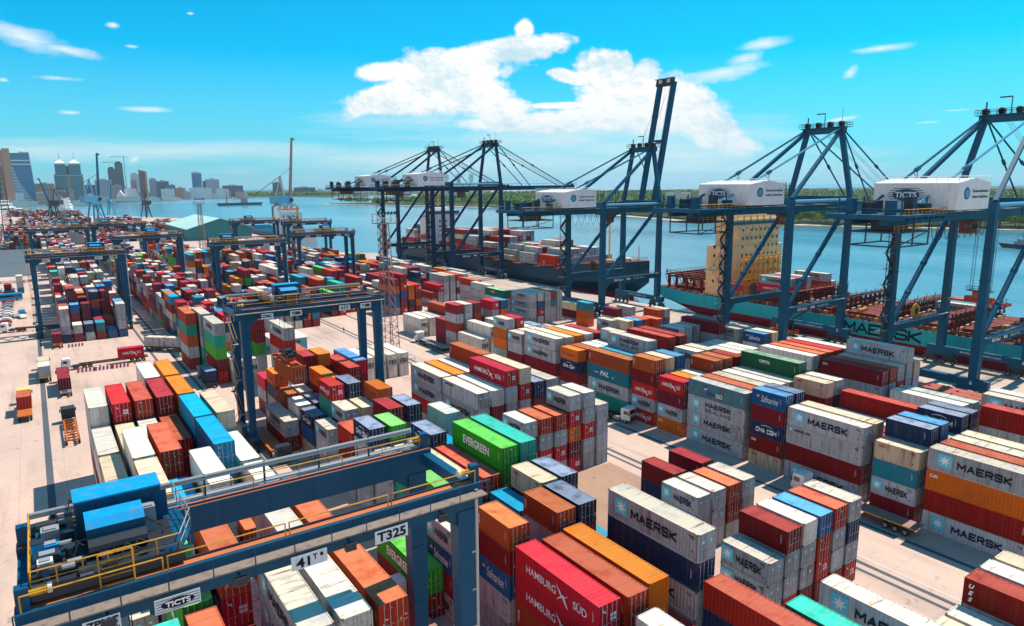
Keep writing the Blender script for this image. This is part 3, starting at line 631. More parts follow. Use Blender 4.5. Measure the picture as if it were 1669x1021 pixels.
def far_field(lst, name):
    mats = []; idx = {}; V = []; F = []; MI = []; RN = []
    def mi(m):
        if m.name not in idx: idx[m.name] = len(mats); mats.append(m)
        return idx[m.name]
    for d in lst:
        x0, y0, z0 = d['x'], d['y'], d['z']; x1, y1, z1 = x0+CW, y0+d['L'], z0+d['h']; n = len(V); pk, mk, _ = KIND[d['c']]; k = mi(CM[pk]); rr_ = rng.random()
        V += [(x0, y0, z0), (x1, y0, z0), (x1, y1, z0), (x0, y1, z0), (x0, y0, z1), (x1, y0, z1), (x1, y1, z1), (x0, y1, z1)]
        for f_ in ((4, 5, 6, 7), (0, 1, 5, 4), (1, 2, 6, 5), (2, 3, 7, 6), (3, 0, 4, 7)): F.append(tuple(n+i for i in f_)); MI.append(k); RN.append(rr_)
        def rec(face, u0, u1, v0, v1, mat):
            n = len(V); a = z0+v0*d['h']; b_ = z0+v1*d['h']
            if face == 's': ya, yb = y1-u0*d['L'], y1-u1*d['L']; P = [(x0-.01, ya, a), (x0-.01, yb, a), (x0-.01, yb, b_), (x0-.01, ya, b_)]
            else: P = [(x0+u0*CW, y0-.01, a), (x0+u1*CW, y0-.01, a), (x0+u1*CW, y0-.01, b_), (x0+u0*CW, y0-.01, b_)]
            V.extend(P); F.append((n, n+1, n+2, n+3)); MI.append(mi(mat)); RN.append(rr_)
        if mk in ('M', 'S'): rec('s', .07, .22, .25, .8, M['star'])
        for u in (.04, .485, .93): rec('d', u, u+.035, .03, .97, CM['frame'])
        for u in (.18, .36, .60, .80): rec('d', u, u+.02, .05, .95, M['grey'])
        if pk == 'red': rec('d', .55, .7, .4, .52, M['letw']); rec('d', .55, .7, .55, .67, M['letw']); rec('d', .74, .89, .4, .52, M['letw']); rec('d', .74, .89, .55, .67, M['letw'])
        rec('s', .0, .012, .0, 1., CM['frame']); rec('s', .988, 1., 0., 1., CM['frame']); rec('s', .012, .988, .0, .05, CM['frame'])
    me = bpy.data.meshes.new(name); me.from_pydata(V, [], F)
    for m in mats: me.materials.append(m)
    me.polygons.foreach_set('material_index', MI)
    a = me.attributes.new('rnd', 'FLOAT', 'FACE'); a.data.foreach_set('value', RN); me.update()
    o = link(name, me); return o
# ------------------------------------------------------------------ place containers, each with its own label
def proj(p):
    v = Vector(p)-Vector((0, 0, H)); d = v.dot(fw)
    return 834.5+f*v.dot(rr)/d, 510.5-f*v.dot(uu)/d, d
ORD = ['topmost', 'second from top', 'third from top', 'fourth from top', 'fifth from top']
near = [CONT[i] for i in sorted(NEAR)]
for d in near:
    d['px'] = proj((d['x']+CW/2, d['y'], d['z']+d['h']/2)); d['ln'] = 'twenty-foot' if d['L'] < 7 else 'forty-foot'
bypos = {}
for d in CONT: bypos.setdefault((round(d['x'], 1), round(d['y'], 1)), []).append(d)
def topword(d): return KIND[d['c']][2]
def neighbour(d, sx, sy):
    best = None
    for e in CONT:
        if e['i'] != e['n']-1 or e is d or e['key'] == 'far': continue
        dx, dy = e['x']-d['x'], (e['y']+e['L']/2)-(d['y']+d['L']/2)
        if sx and (abs(abs(dx)-2.95) > .9 or dx*sx < 0 or abs(dy) > 5): continue
        if sy and (abs(dx) > .8 or dy*sy < 0 or abs(dy) > 15): continue
        q = abs(dx)+abs(dy)
        if best is None or q < best[0]: best = (q, e)
    return best[1] if best else None
PLACE = {'A': 'near the left roadside', 'B': 'beside the middle yard gantry', 'C': 'in the central rows', 'D': 'along the central lane', 'E': 'towards the quay', 'F': 'towards the quay'}
def below(d):
    s = bypos[(round(d['x'], 1), round(d['y'], 1))]
    for e in s:
        if e['i'] == d['i']-1: return e
def above(d):
    s = bypos[(round(d['x'], 1), round(d['y'], 1))]
    for e in s:
        if e['i'] == d['i']+1: return e
def cand(d, lvl):
    k = d['n']-1-d['i']; base = '%s %s container' % (KIND[d['c']][2], d['ln']); a, b_ = above(d), below(d)
    if k == 0: pos = 'topmost of its stack'
    else: pos = ('under a %s one' % topword(a))
    o = [base+', '+pos, base+', '+pos+', '+PLACE[d['key'][0]]]
    r_, l_ = neighbour(d, 1, 0), neighbour(d, -1, 0); fr = neighbour(d, 0, -1)
    nb = []
    if k == 0 and b_: nb.append('on a %s one' % topword(b_))
    if r_: nb.append('left of a %s stack top' % topword(r_))
    if l_: nb.append('right of a %s stack top' % topword(l_))
    if fr: nb.append('behind a %s stack top' % topword(fr))
    for q in nb: o.append(base+', '+(('%s, ' % pos) if k else 'topmost, ')+q)
    for i in range(len(nb)):
        for j in range(i+1, len(nb)): o.append('%s, %s%s and %s' % (base, ('%s, ' % pos) if k else 'topmost, ', nb[i], nb[j]))
    return [q for q in o if len(q.split()) <= 16]
from collections import Counter
NUM = ['first', 'second', 'third', 'fourth', 'fifth', 'sixth', 'seventh', 'eighth', 'ninth', 'tenth', 'eleventh', 'twelfth', 'thirteenth', 'fourteenth', 'fifteenth', 'sixteenth', 'seventeenth', 'eighteenth', 'nineteenth', 'twentieth'] + ['twenty-' + q for q in ('first', 'second', 'third', 'fourth', 'fifth', 'sixth', 'seventh', 'eighth', 'ninth')]
cs = {id(d): cand(d, 0) for d in near}; cc = Counter(q for d in near for q in set(cs[id(d)]))   # a wording counts only if it is true of one container
grp = {}
for d in near: grp.setdefault((KIND[d['c']][2], d['ln'], d['key'][0], d['n']-1-d['i'] == 0), []).append(d)
for k, g in grp.items():
    g.sort(key=lambda d: d['px'][0])
    for i, d in enumerate(g):
        q = [w_ for w_ in cs[id(d)] if cc[w_] == 1]; r_ = len(g)-1-i
        d['label'] = q[0] if q else '%s from %s among %s %s containers %s, %s' % (NUM[min(i, r_)], 'left' if i <= r_ else 'right', k[0], k[1].replace('-foot', ' foot'), PLACE[k[2]], 'on stack tops' if k[3] else 'under others')
for d in near: near_container(d, d['px'][2] < 135 or d['c'] == 'r')
ns_ = set(NEAR)
ff = far_field([d for i, d in enumerate(CONT) if i not in ns_], 'container_field')
tag(ff, 'distant mass of stacked red, grey, orange and blue containers filling the far yard', 'containers', None, 'stuff')
# ------------------------------------------------------------------ ground, roads, quay, water
def pave(name, c1, c2, stain=(.10, .09, .085), amt=.5):
    m, t, b = nt(name)
    a = noise(t, .045, 6, None, .6); d = noise(t, .8, 5, None, .7); s = noise(t, 1., 6, None, .65, (.16, .03, 1)); g = noise(t, 9., 3)
    c = mixc(t, ramp(t, a, .35, .65), c1, c2)
    c = mixc(t, mth(t, 'MULTIPLY', ramp(t, s, .5, .75), amt), c, stain)
    c = mixc(t, mth(t, 'MULTIPLY', ramp(t, d, .58, .78), amt*.8), c, stain)
    tr = noise(t, 1., 4, None, .6, (.55, .018, 1)); tr2 = noise(t, .02, 3)
    c = mixc(t, mth(t, 'MULTIPLY', mth(t, 'MULTIPLY', ramp(t, tr, .56, .70), ramp(t, tr2, .42, .60)), amt*.9), c, stain)
    sp = noise(t, .35, 6, None, .75); c = mixc(t, mth(t, 'MULTIPLY', ramp(t, sp, .60, .68), amt*1.1), c, tuple(v*.6 for v in stain))
    gp = nd(t, 'ShaderNodeNewGeometry'); sg_ = nd(t, 'ShaderNodeSeparateXYZ'); L(t, gp.outputs['Position'], sg_.inputs[0])
    jx = mth(t, 'LESS_THAN', mth(t, 'FRACT', mth(t, 'DIVIDE', sg_.outputs[0], 6.2)), .02); jy_ = mth(t, 'LESS_THAN', mth(t, 'FRACT', mth(t, 'DIVIDE', sg_.outputs[1], 7.4)), .016)
    c = mixc(t, mth(t, 'MULTIPLY', mth(t, 'MAXIMUM', jx, jy_), .22), c, stain)
    c = mixc(t, 1., c, mixc(t, g, (.86, .86, .86), (1.14, 1.14, 1.14)), 'MULTIPLY')
    L(t, c, b.inputs['Base Color']); b.inputs['Roughness'].default_value = .9
    bp = nd(t, 'ShaderNodeBump'); bp.inputs['Strength'].default_value = .15; bp.inputs['Distance'].default_value = .02; L(t, g, bp.inputs['Height']); L(t, bp.outputs[0], b.inputs['Normal'])
    return m
M['conc'] = pave('yard_concrete', (.66, .45, .345), (.55, .385, .30), (.17, .13, .115), .5)
M['conc2'] = pave('lane_concrete', (.68, .47, .36), (.58, .41, .32), (.20, .16, .14), .35)
M['asph'] = pave('far_asphalt', (.085, .11, .13), (.11, .13, .14), (.05, .05, .05), .3)
M['dirt'] = pave('bare_earth', (.48, .27, .17), (.33, .21, .145), (.10, .075, .06), .75)
M['strip'] = pave('runway_strip', (.10, .115, .13), (.07, .08, .09), (.04, .04, .04), .3)
M['line'] = flat('road_line', (.62, .57, .50), .8)
M['quayc'] = pave('quay_concrete', (.58, .43, .34), (.46, .36, .29), (.14, .12, .11), .6)
def plane(name, x0, x1, y0, y1, z, mat, kind='structure'):
    b = MB(); b.quad((x0, y0, z), (x1, y0, z), (x1, y1, z), (x0, y1, z), mat); o = b.build(name); return tag(o, kind=kind)
g = MB()
OUT = [(-1500, -160), (192, -160), (192, 442), (168, 470), (168, 640), (196, 700), (190, 1080), (120, 1240), (60, 1300), (60, 1560), (-40, 1580), (-60, 1700), (-1500, 1700)]
g.prism(OUT, -6, 0, 'conc', 'z'); tag(g.build('ground'), kind='structure')
plane('quay_apron', 157, 191.4, -120, 441, .004, 'quayc')
for x0, x1 in ((-2.6, -1.6),): plane('rail_strip', x0, x1, 20, 640, .004, 'strip')
for x in (23.7, 28.2, 53.2, 79.5, 89.4, 114.2): plane('runway_strip', x-.35, x+.35, -40, 640, .004, 'strip')
plane('lane', 82.5, 88.9, -40, 236, .004, 'conc2')
plane('drain_line', 77.6, 78.2, -40, 236, .004, 'strip')
plane('kerb_line', 80.8, 81.0, -40, 200, .004, 'line')
plane('earth_patch', 57.5, 75.6, 60.5, 81.3, .006, 'dirt')
plane('far_road', -40, -3.2, 445, 690, .004, 'asph')
for x in (161.2, 188.6):
    plane('crane_rail', x-.12, x+.12, -120, 440, .010, 'strip')
def water_mat():
    m, t, b = nt('harbour_water')
    geo = nd(t, 'ShaderNodeNewGeometry').outputs['Position']
    a = noise(t, 1., 6, geo, .6, (.0035, .0009, 1)); r1 = noise(t, 1., 4, geo, .6, (.35, .11, 1)); r2 = noise(t, 1., 3, geo, .6, (.05, .012, 1))
    c = mixc(t, ramp(t, a, .36, .64), (.045, .20, .26), (.19, .36, .40))
    L(t, c, b.inputs['Base Color']); b.inputs['IOR'].default_value = 1.33
    L(t, ramp(t, a, .35, .65, .10, .26), b.inputs['Roughness'])
    bp = nd(t, 'ShaderNodeBump'); bp.inputs['Strength'].default_value = .8; bp.inputs['Distance'].default_value = .9
    L(t, mth(t, 'ADD', r1, mth(t, 'MULTIPLY', r2, 1.6)), bp.inputs['Height']); L(t, bp.outputs[0], b.inputs['Normal'])
    return m
M['water'] = water_mat()
b = MB(); N = 96; RAD = 12100
P = [(RAD*cos(2*pi*i/N), RAD*sin(2*pi*i/N), -3) for i in range(N)]; b.poly(P, 'water'); tag(b.build('water'), kind='structure')
M['sand'] = pave('beach_sand', (.66, .48, .32), (.55, .42, .30), (.3, .26, .16), .4)
M['scrub'] = pave('scrub_ground', (.030, .065, .015), (.05, .085, .02), (.03, .05, .02), .5)
SHORE = [(1250, -600), (900, 60), (815, 230), (775, 310), (705, 450), (672, 610), (740, 860), (790, 1015), (760, 1200), (735, 1400), (596, 1705), (640, 1740), (800, 1760), (1010, 2000)]
b = MB(); b.prism(SHORE+[(1500, 2700), (3300, 3300), (6500, 2300), (6500, -600)], -3.6, -2.2, 'sand', 'z'); tag(b.build('beach'), kind='structure')
def inset(P, d):
    o = []
    for i, p in enumerate(P):
        a = Vector(P[max(0, i-1)]); c_ = Vector(P[min(len(P)-1, i+1)]); v = (c_-a).normalized(); o.append((p[0]+v.y*d, p[1]-v.x*d))
    return o
IN = inset(SHORE, 26)
b = MB(); b.prism(IN+[(1500, 2600), (3200, 3200), (6300, 2200), (6300, -600)], -3.4, -1.0, 'scrub', 'z'); tag(b.build('far_shore_land'), kind='structure')
CS = [(-2500, 1600), (-300, 1702), (-150, 2050), (60, 2560), (190, 2660), (420, 2800), (600, 2880), (732, 2960), (830, 2700), (930, 2520), (1150, 2700)]
b = MB(); b.prism(CS+[(2600, 3600), (2600, 6500), (-2500, 6500)], -3.5, -1.6, 'sand', 'z'); tag(b.build('city_shore'), kind='structure')
b = MB(); b.prism(inset(CS, -40)[::1]+[(2500, 3700), (2500, 6400), (-2500, 6400)], -3.4, -.6, 'scrub', 'z'); tag(b.build('city_ground'), kind='structure')
# ------------------------------------------------------------------ rubber-tyred yard gantries
M['wgr'] = paint('worn_walkway', (.26, .20, .16), .8, dirt=.7, dcol=(.10, .08, .07), scale=2.)
def sign(parent, x, z, y, w_, h_, txt, mat='letb', name='sign_board'):
    b = MB(); b.box(x-w_/2, x+w_/2, y-.03, y, z-h_/2, z+h_/2, 'signw'); s = b.build(name, parent)
    if txt:
        for (tx, ox, oz, hh, ww) in txt: put_text('lettering', tx, mat, s, (x+ox, y-.04, z+oz), hh, (1, 0, 0), (0, 0, 1), bold=.03, width=ww)
    return s
def rtg(x0, yc, label, S=24.5, zt=25.2, hy=3.9, fine=1, trolley=1, number='T329', tx=None, spr=None, sbox=0):
    t = thing('yard_gantry_crane', label, 'gantry crane', (x0, yc, 0), 0, 'rubber tyred gantry cranes over the stacks')
    gd = 1.8
    for s in (-1, 1):
        y = s*hy
        b = MB(); b.box(-1.7, S+1.3, y-.55, y+.55, zt-gd, zt, 'rtg')
        for x, q in ((0, 1), (S, -1)):   # gusset knees
            b.prism([(x+q*.8, zt-gd-1.1), (x+q*.8, zt-gd), (x+q*2.2, zt-gd)], y-.45, y+.45, 'rtg')
        for i in range(8): b.box(.5+i*3.1, .56+i*3.1, y-.58, y+.58, zt-gd+.05, zt-.02, 'rtg')
        gb = b.build('girder', t)
        b = MB(); b.box(-1.6, S+1.2, y-.35-.1*s, y+.35-.1*s, zt+.002, zt+.03, 'orail'); b.box(-1.6, S+1.2, y-s*.28-.06, y-s*.28+.06, zt+.03, zt+.16, 'dk'); b.build('rail', gb)
        for x in (0, S):
            b = MB(); b.bar((x, y, zt-gd-.0), (x, y*1.02, 2.6), 1.55, 1.25, 'rtg', (0, 1, 0), 1.05, 1.0)
            for i in range(3): z = 7+i*5; b.box(x-.7, x+.7, y-.62, y-.6, z, z+.06, 'rtg')
            b.build('leg', t)
    # walkway with handrails on the near girder
    y = -hy-.55
    b = MB(); b.box(-1.7, S+1.2, y-.95, y, zt-.62, zt-.55, 'wgr')
    for i in range(int(S/1.2)+1): b.box(-1.6+i*1.2, -1.56+i*1.2, y-.95, y, zt-.80, zt-.62, 'rtg')
    wk = b.build('walkway', t)
    b = MB(); b.rail((-1.7, y-.93, zt-.57), (S+1.2, y-.93, zt-.57), 'rtg', 1.1, 2.2, .04 if fine else .07); b.build('handrail', wk)
    b = MB(); n = 4
    for i in range(n):
        xa = -1.4+i*(S+2.4)/n; b.path([(xa, y+.1, zt+.05), (xa, y+.1, zt+.95), (xa+(S+2.4)/n-.25, y+.1, zt+.95), (xa+(S+2.4)/n-.25, y+.1, zt+.05)], .045 if fine else .08, 'yel')
    b.build('safety_rail', wk)
    b = MB(); y2 = hy+.75
    for dz in (0, .22): b.tube((-1.0, y2, zt+1.5-dz), (S+.2, y2, zt+1.5-dz), .10, 'galv', 6)
    for i in range(7): b.bar((1+i*4, y2, zt-.2), (1+i*4, y2, zt+1.6), .12, .12, 'rtg')
    b.rail((-1, y2+.5, zt+.1), (S+.5, y2+.5, zt+.1), 'rtg', 1.1, 2.2, .04 if fine else .06)
    b.rail((-1, y2-.9, zt+.1), (S+.5, y2-.9, zt+.1), 'yel', 1.0, 3.2, .04 if fine else .06, False); b.box(-1, S+.5, y2-.2, y2+.6, zt+.02, zt+.08, 'lgrey'); b.build('cable_tray', t)
    for x in (0, S):
        b = MB(); b.box(x-.55, x+.55, -hy-1.6, hy+1.6, 1.5, 2.7, 'rtg'); sb = b.build('sill_beam', t)
        for y in (-hy-1.2, hy+1.2):
            b = MB(); b.box(x-.5, x+.5, y-1.3, y+1.3, 1.0, 1.5, 'dk')
            bo = b.build('bogie', sb)
            for yy in (-.85, .85): MB().wheel((x, y+yy, .75), .75, .7, (1, 0, 0)).build('wheel', bo)
        if x == 0:
            b = MB(); b.box(x-1.5, x-.6, -2.4, 2.2, 1.6, 3.6, 'rtg'); b.box(x-1.45, x-.7, -1.8, 1.6, 3.6, 3.8, 'grey'); b.build('generator_housing', sb)
    # end ties carrying buffers
    for x in (-1.3, S+.9):
        b = MB(); b.box(x-.35, x+.35, -hy+.55, hy-.55, zt-1.2, zt-.3, 'rtg'); b.build('end_tie', t)
        for s in (-1, 1):
            q = 1 if x < 0 else -1
            b = MB(); b.box(x-.3, x+.3, s*hy-.3, s*hy+.3, zt, zt+1.25, 'rtg'); b.tube((x+q*.3, s*hy, zt+.8), (x+q*1.1, s*hy, zt+.8), .22, 'yel', 8); b.tube((x+q*1.1, s*hy, zt+.8), (x+q*1.3, s*hy, zt+.8), .27, 'offw', 8); b.build('buffer', t)
    # ladder tower on the left legs, zig-zag stair and conduit pipe on right leg
    b = MB()
    for i in range(6):
        z = 3+i*3.2; s = 1 if i % 2 else -1
        b.bar((-1.35, -s*2.2, z), (-1.35, s*2.2, z+3.2), .5, .08, 'rtg', (1, 0, 0)); b.tube((-1.65, -s*2.2, z+1), (-1.65, s*2.2, z+4.2), .05, 'yel', 4); b.tube((-1.05, -s*2.2, z+1), (-1.05, s*2.2, z+4.2), .05, 'yel', 4); b.box(-1.8, -.9, s*2.2-.5, s*2.2+.5, z+3.15, z+3.22, 'lgrey')
    b.build('stairway', t)
    b = MB(); b.tube((S+.75, -hy-.6, zt-.4), (S+.7, -hy-.55, 3), .13, 'galv', 8)
    for i in range(6): b.box(S+.3, S+.75, -hy-.66, -hy-.5, 5+i*3, 5.12+i*3, 'galv')
    b.build('conduit', t)
    for i in range(4):
        x = 2.2+i*6.6; b = MB(); b.box(x-.35, x+.35, -hy-1.75, -hy-1.45, zt-1.45, zt-1.0, 'dk'); b.box(x-.32, x+.32, -hy-1.72, -hy-1.48, zt-1.48, zt-1.452, 'grey'); b.box(x-.05, x+.05, -hy-1.5, -hy-.9, zt-1.05, zt-.9, 'rtg'); b.build('floodlight', t)
    if number:
        yf = -hy-1.52; z = zt-1.22
        if fine == 2:
            s = sign(t, 1.9, z-.1, yf-.05, 1.7, .9, None); put_text('lettering', 'ZPMC', 'letb', s, (1.9, yf-.1, z+.08), .42, (1, 0, 0), (0, 0, 1), bold=.03, width=1.55, shear=.2)
            for i in range(4):
                bb = MB(); xx = 1.35+i*.36
                for (u0, u1, v0, v1) in ((0, .26, 0, .05), (0, .26, .14, .18), (.1, .15, 0, .3), (0, .04, .05, .24), (.2, .24, .1, .26)): bb.quad((xx+u0, yf-.09, z-.5+v0*.8), (xx+u1, yf-.09, z-.5+v0*.8), (xx+u1, yf-.09, z-.5+v1*.8), (xx+u0, yf-.09, z-.5+v1*.8), 'letb')
                bb.build('character', s)
            s = sign(t, 5.5, z-.05, yf-.05, 2.3, .86, None)
            b = MB(); b.poly([(5.5+.85*cos(a*pi/10), yf-.1, z-.05+.27*sin(a*pi/10)) for a in range(20)], 'letb')
            for i in range(5): b.quad((4.4, yf-.095, z-.4+i*.16), (6.6, yf-.095, z-.4+i*.16), (6.6, yf-.095, z-.37+i*.16), (4.4, yf-.095, z-.37+i*.16), 'letb')
            b.build('oval_emblem', s); put_text('lettering', 'TICTS', 'letw', s, (5.5, yf-.12, z-.05), .3, (1, 0, 0), (0, 0, 1), bold=.03, width=1.25)
            sign(t, 12.8, z-.0, yf-.05, 2.2, .88, [('41', -.4, -.05, .62, .85), ('T', .35, .1, .36, .25), ('e', .75, .16, .24, .2)]); sign(t, 18.2, z-.0, yf-.05, 2.3, .88, [('T325', 0, 0, .66, 2.0)])
        else:
            for x, tx_ in ((3.5, 'ZPMC'), (8.5, 'TICTS'), (17.5, '41T'), (21.6, number)): sign(t, x, z-.05, yf-.05, 2.1, .95, [(tx_, 0, 0, .55, 1.6)])
    # trolley
    x = tx if tx is not None else 12.
    tr = MB()
    tr.box(x-3.6, x+3.6, -hy-.1, -hy+.5, zt+.25, zt+.95, 'dk'); tr.box(x-3.6, x+3.6, hy-.5, hy+.1, zt+.25, zt+.95, 'dk'); tr.box(x-3.6, x+3.4, -hy+.5, hy-.5, zt+.7, zt+.8, 'dk')
    for i in range(6): tr.box(x-3.5+i*1.35, x-3.35+i*1.35, -hy+.5, hy-.5, zt+.45, zt+.7, 'dk')
    T = tr.build('trolley', t)
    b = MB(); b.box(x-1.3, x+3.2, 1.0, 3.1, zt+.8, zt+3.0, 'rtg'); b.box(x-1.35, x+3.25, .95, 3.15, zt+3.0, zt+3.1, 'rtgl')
    for i in range(5): b.box(x-1.1+i*.95, x-.3+i*.95, .94, 1.0, zt+1.0, zt+2.7, 'rtg')
    b.build('machinery_house', T)
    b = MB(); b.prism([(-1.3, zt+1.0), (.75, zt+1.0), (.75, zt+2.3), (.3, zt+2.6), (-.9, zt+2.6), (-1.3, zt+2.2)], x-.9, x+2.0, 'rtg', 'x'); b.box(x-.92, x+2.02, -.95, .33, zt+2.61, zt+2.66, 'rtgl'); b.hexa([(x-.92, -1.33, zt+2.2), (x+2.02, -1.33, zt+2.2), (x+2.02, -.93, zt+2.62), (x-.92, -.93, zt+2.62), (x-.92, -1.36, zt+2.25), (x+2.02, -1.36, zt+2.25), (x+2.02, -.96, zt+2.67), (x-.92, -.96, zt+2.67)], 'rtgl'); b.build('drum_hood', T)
    b = MB(); b.tube((x-.9, -1.7, zt+1.3), (x+2, -1.7, zt+1.3), .5, 'dk', 12); b.build('hoist_drum', T)
    for (u, v, w_, d_, h_, mm) in ((-2.6, 1.4, .9, .8, .9, 'grey'), (-2.7, -.2, 1., .7, .7, 'rtgl'), (-2.8, -1.6, 1.1, .8, .8, 'dk'), (2.3, .0, .8, .7, 1.5, 'grey'), (-2.9, -2.6, .7, .6, .9, 'offw'), (-1.6, -2.7, 1., .6, .5, 'dk')):
        b = MB(); b.box(x+u-w_/2, x+u+w_/2, v-d_/2, v+d_/2, zt+.82, zt+.82+h_, mm); b.box(x+u-w_/3, x+u+w_/3, v-d_/3, v+d_/3, zt+.82+h_, zt+.9+h_, 'grey'); b.build('motor_cabinet', T)
    if fine == 2:
        rd = random.Random(2)
        for i in range(46):
            u, v = rd.uniform(-3.4, 3.2), rd.uniform(-hy+.2, hy-.2)
            if -1.5 < u < 3.3 and -1.5 < v < 3.2: continue
            w_, d_, h_ = rd.uniform(.2, .7), rd.uniform(.2, .7), rd.uniform(.2, 1.1); b = MB(); mm = rd.choice(('dk', 'dk', 'rtg', 'rtg', 'grey', 'blk', 'rtgl'))
            b.box(x+u-w_/2, x+u+w_/2, v-d_/2, v+d_/2, zt+.82, zt+.82+h_, mm); b.box(x+u-w_/2-.04, x+u+w_/2+.04, v-d_/2-.04, v+d_/2+.04, zt+.82+h_, zt+.87+h_, 'dk'); b.build('equipment_box', T)
        for i in range(12):
            u, v = rd.uniform(-3.2, 3.), rd.uniform(-hy, hy); b = MB(); b.path([(x+u, v, zt+.9), (x+u+.4, v+.5, zt+1.3+rd.random()), (x+u+1.2, v+.9, zt+.9)], .05, 'blk', 4); b.build('cable', T)
        for i in range(5):
            v = -hy+.9+i*1.5; b = MB(); b.tube((x-3.3, v, zt+1.25), (x-2.2, v, zt+1.25), .32, 'rtg' if i % 2 else 'dk', 10); b.tube((x-2.2, v, zt+1.25), (x-1.6, v, zt+1.25), .16, 'grey', 8); b.build('electric_motor', T)
    b = MB()
    for P in ([(x-3.6, -hy, 0), (x+3.4, -hy, 0)], [(x+3.4, -hy, 0), (x+4.4, -1, 0)], [(x+4.4, -1, 0), (x+4.2, hy, 0)], [(x-3.6, -hy, 0), (x-3.6, hy, 0)]):
        b.rail(Vector(P[0])+Vector((0, 0, zt+.8)), Vector(P[1])+Vector((0, 0, zt+.8)), 'grey' if P[0][0] > x else 'yel', 1.1, 1.1, .04 if fine else .06)
    b.path([(x-.6, -hy-.2, zt-.4), (x-.6, -hy-.2, zt+1.9), (x+1.0, -hy-.2, zt+1.9), (x+1.0, -hy-.2, zt-.4)], .05, 'yel')
    for z in (.1, .6, 1.1, 1.5): b.tube((x-.6, -hy-.2, zt+z), (x+1., -hy-.2, zt+z), .04, 'yel', 4)
    b.hexa([(x+3.4, -hy+.2, zt+.6), (x+4.4, -1, zt+.6), (x+4.2, 2.5, zt+.6), (x+3.4, 2.5, zt+.6), (x+3.4, -hy+.2, zt+.7), (x+4.4, -1, zt+.7), (x+4.2, 2.5, zt+.7), (x+3.4, 2.5, zt+.7)], 'rtg')
    b.build('trolley_rail', T)
    b = MB(); b.box(x+1.6, x+3.2, -hy+.8, -hy+2.8, zt-3.0, zt-.7, 'rtg'); b.box(x+1.55, x+3.25, -hy+.78, -hy+2.82, zt-2.5, zt-1.4, 'glass'); b.build('operator_cab', T)
    if spr is not None:
        z = spr; b = MB()
        b.box(x-.5, x+.5, -6.0, 6.0, z+.05, z+.45, 'ored')
        for y in (-6., 6.): b.box(x-1.25, x+1.25, y-.2, y+.2, z+.0, z+.4, 'ored')
        b.box(x-.9, x+.9, -1.7, 1.7, z+.45, z+1.0, 'ored'); b.box(x-.7, x+.7, -2.2, 2.2, z+1.1, z+1.7, 'dk')
        for y in (-1.6, 1.6):
            for u in (-.8, .8): b.tube((x+u, y, z+1.6), (x+u, y, z+2.1), .38, 'dk', 8)
        b.box(x-.45, x+.45, -.8, .8, z+1.7, z+2.3, 'dk')
        sp = b.build('spreader', T)
        b = MB()
        for y in (-1.6, 1.6):
            for u in (-.8, .8): b.tube((x+u, y, z+1.9), (x+u*.9, y*.8, zt+.6), .03, 'blk', 4)
        b.build('hoist_rope', sp)
    return t
rtg(-1.2, 44.2, 'large blue yard gantry numbered T325 across the bottom left foreground', fine=2, tx=2.7, spr=12.0)
rtg(28.3, 126.6, 'blue yard gantry numbered T329 lifting a brick-red container behind the foreground gantry', fine=1, tx=8.2, spr=14.0)
C_ = dict(x=36.6-1.219, y=126.6-6.096, L=12.192, h=HC_, z=14.0-HC_-.02, c='A', n=1, i=0, key='B', label='brick-red forty-foot container hanging from the middle gantry spreader')
C_['c'] = 'B'; hb = near_container(C_, True); hb['label'] = C_['label']
rtg(-1.2, 261, 'blue yard gantry with orange spreader over the far left stacks by parked cars', fine=0, tx=16.5, spr=10.3)
C_ = dict(x=15.3-1.219, y=261-3.03-6, L=6.058, h=HS_, z=7.6, c='X', n=1, i=0, key='A', label='x')
C_['y'] = 258; hb = near_container(C_, False); hb['label'] = 'sky-blue twenty-foot container held under the orange spreader of the far left gantry'
rtg(-1.2, 422, 'farthest blue yard gantry along the left roadway, above low stacks', fine=0, tx=19)
rtg(28.0, 334, 'blue yard gantry with yellow buffers, right of the far left gantry', fine=0, tx=13)
rtg(27.4, 446, 'small distant blue yard gantry behind the yellow-buffered one', fine=0, tx=5)
rtg(54.9, 275, 'blue yard gantry standing left of the lattice light mast, trolley at left', fine=0, tx=4)
rtg(95.0, 306, 'blue yard gantry nearest the water, behind the light mast', fine=0, tx=13, spr=16)
rtg(98.5, 434, 'blue yard gantry in front of the grey harbour crane legs', fine=0, tx=8)
rtg(120.2, 404, 'blue yard gantry at the waterside end of the far row', fine=0, tx=4)
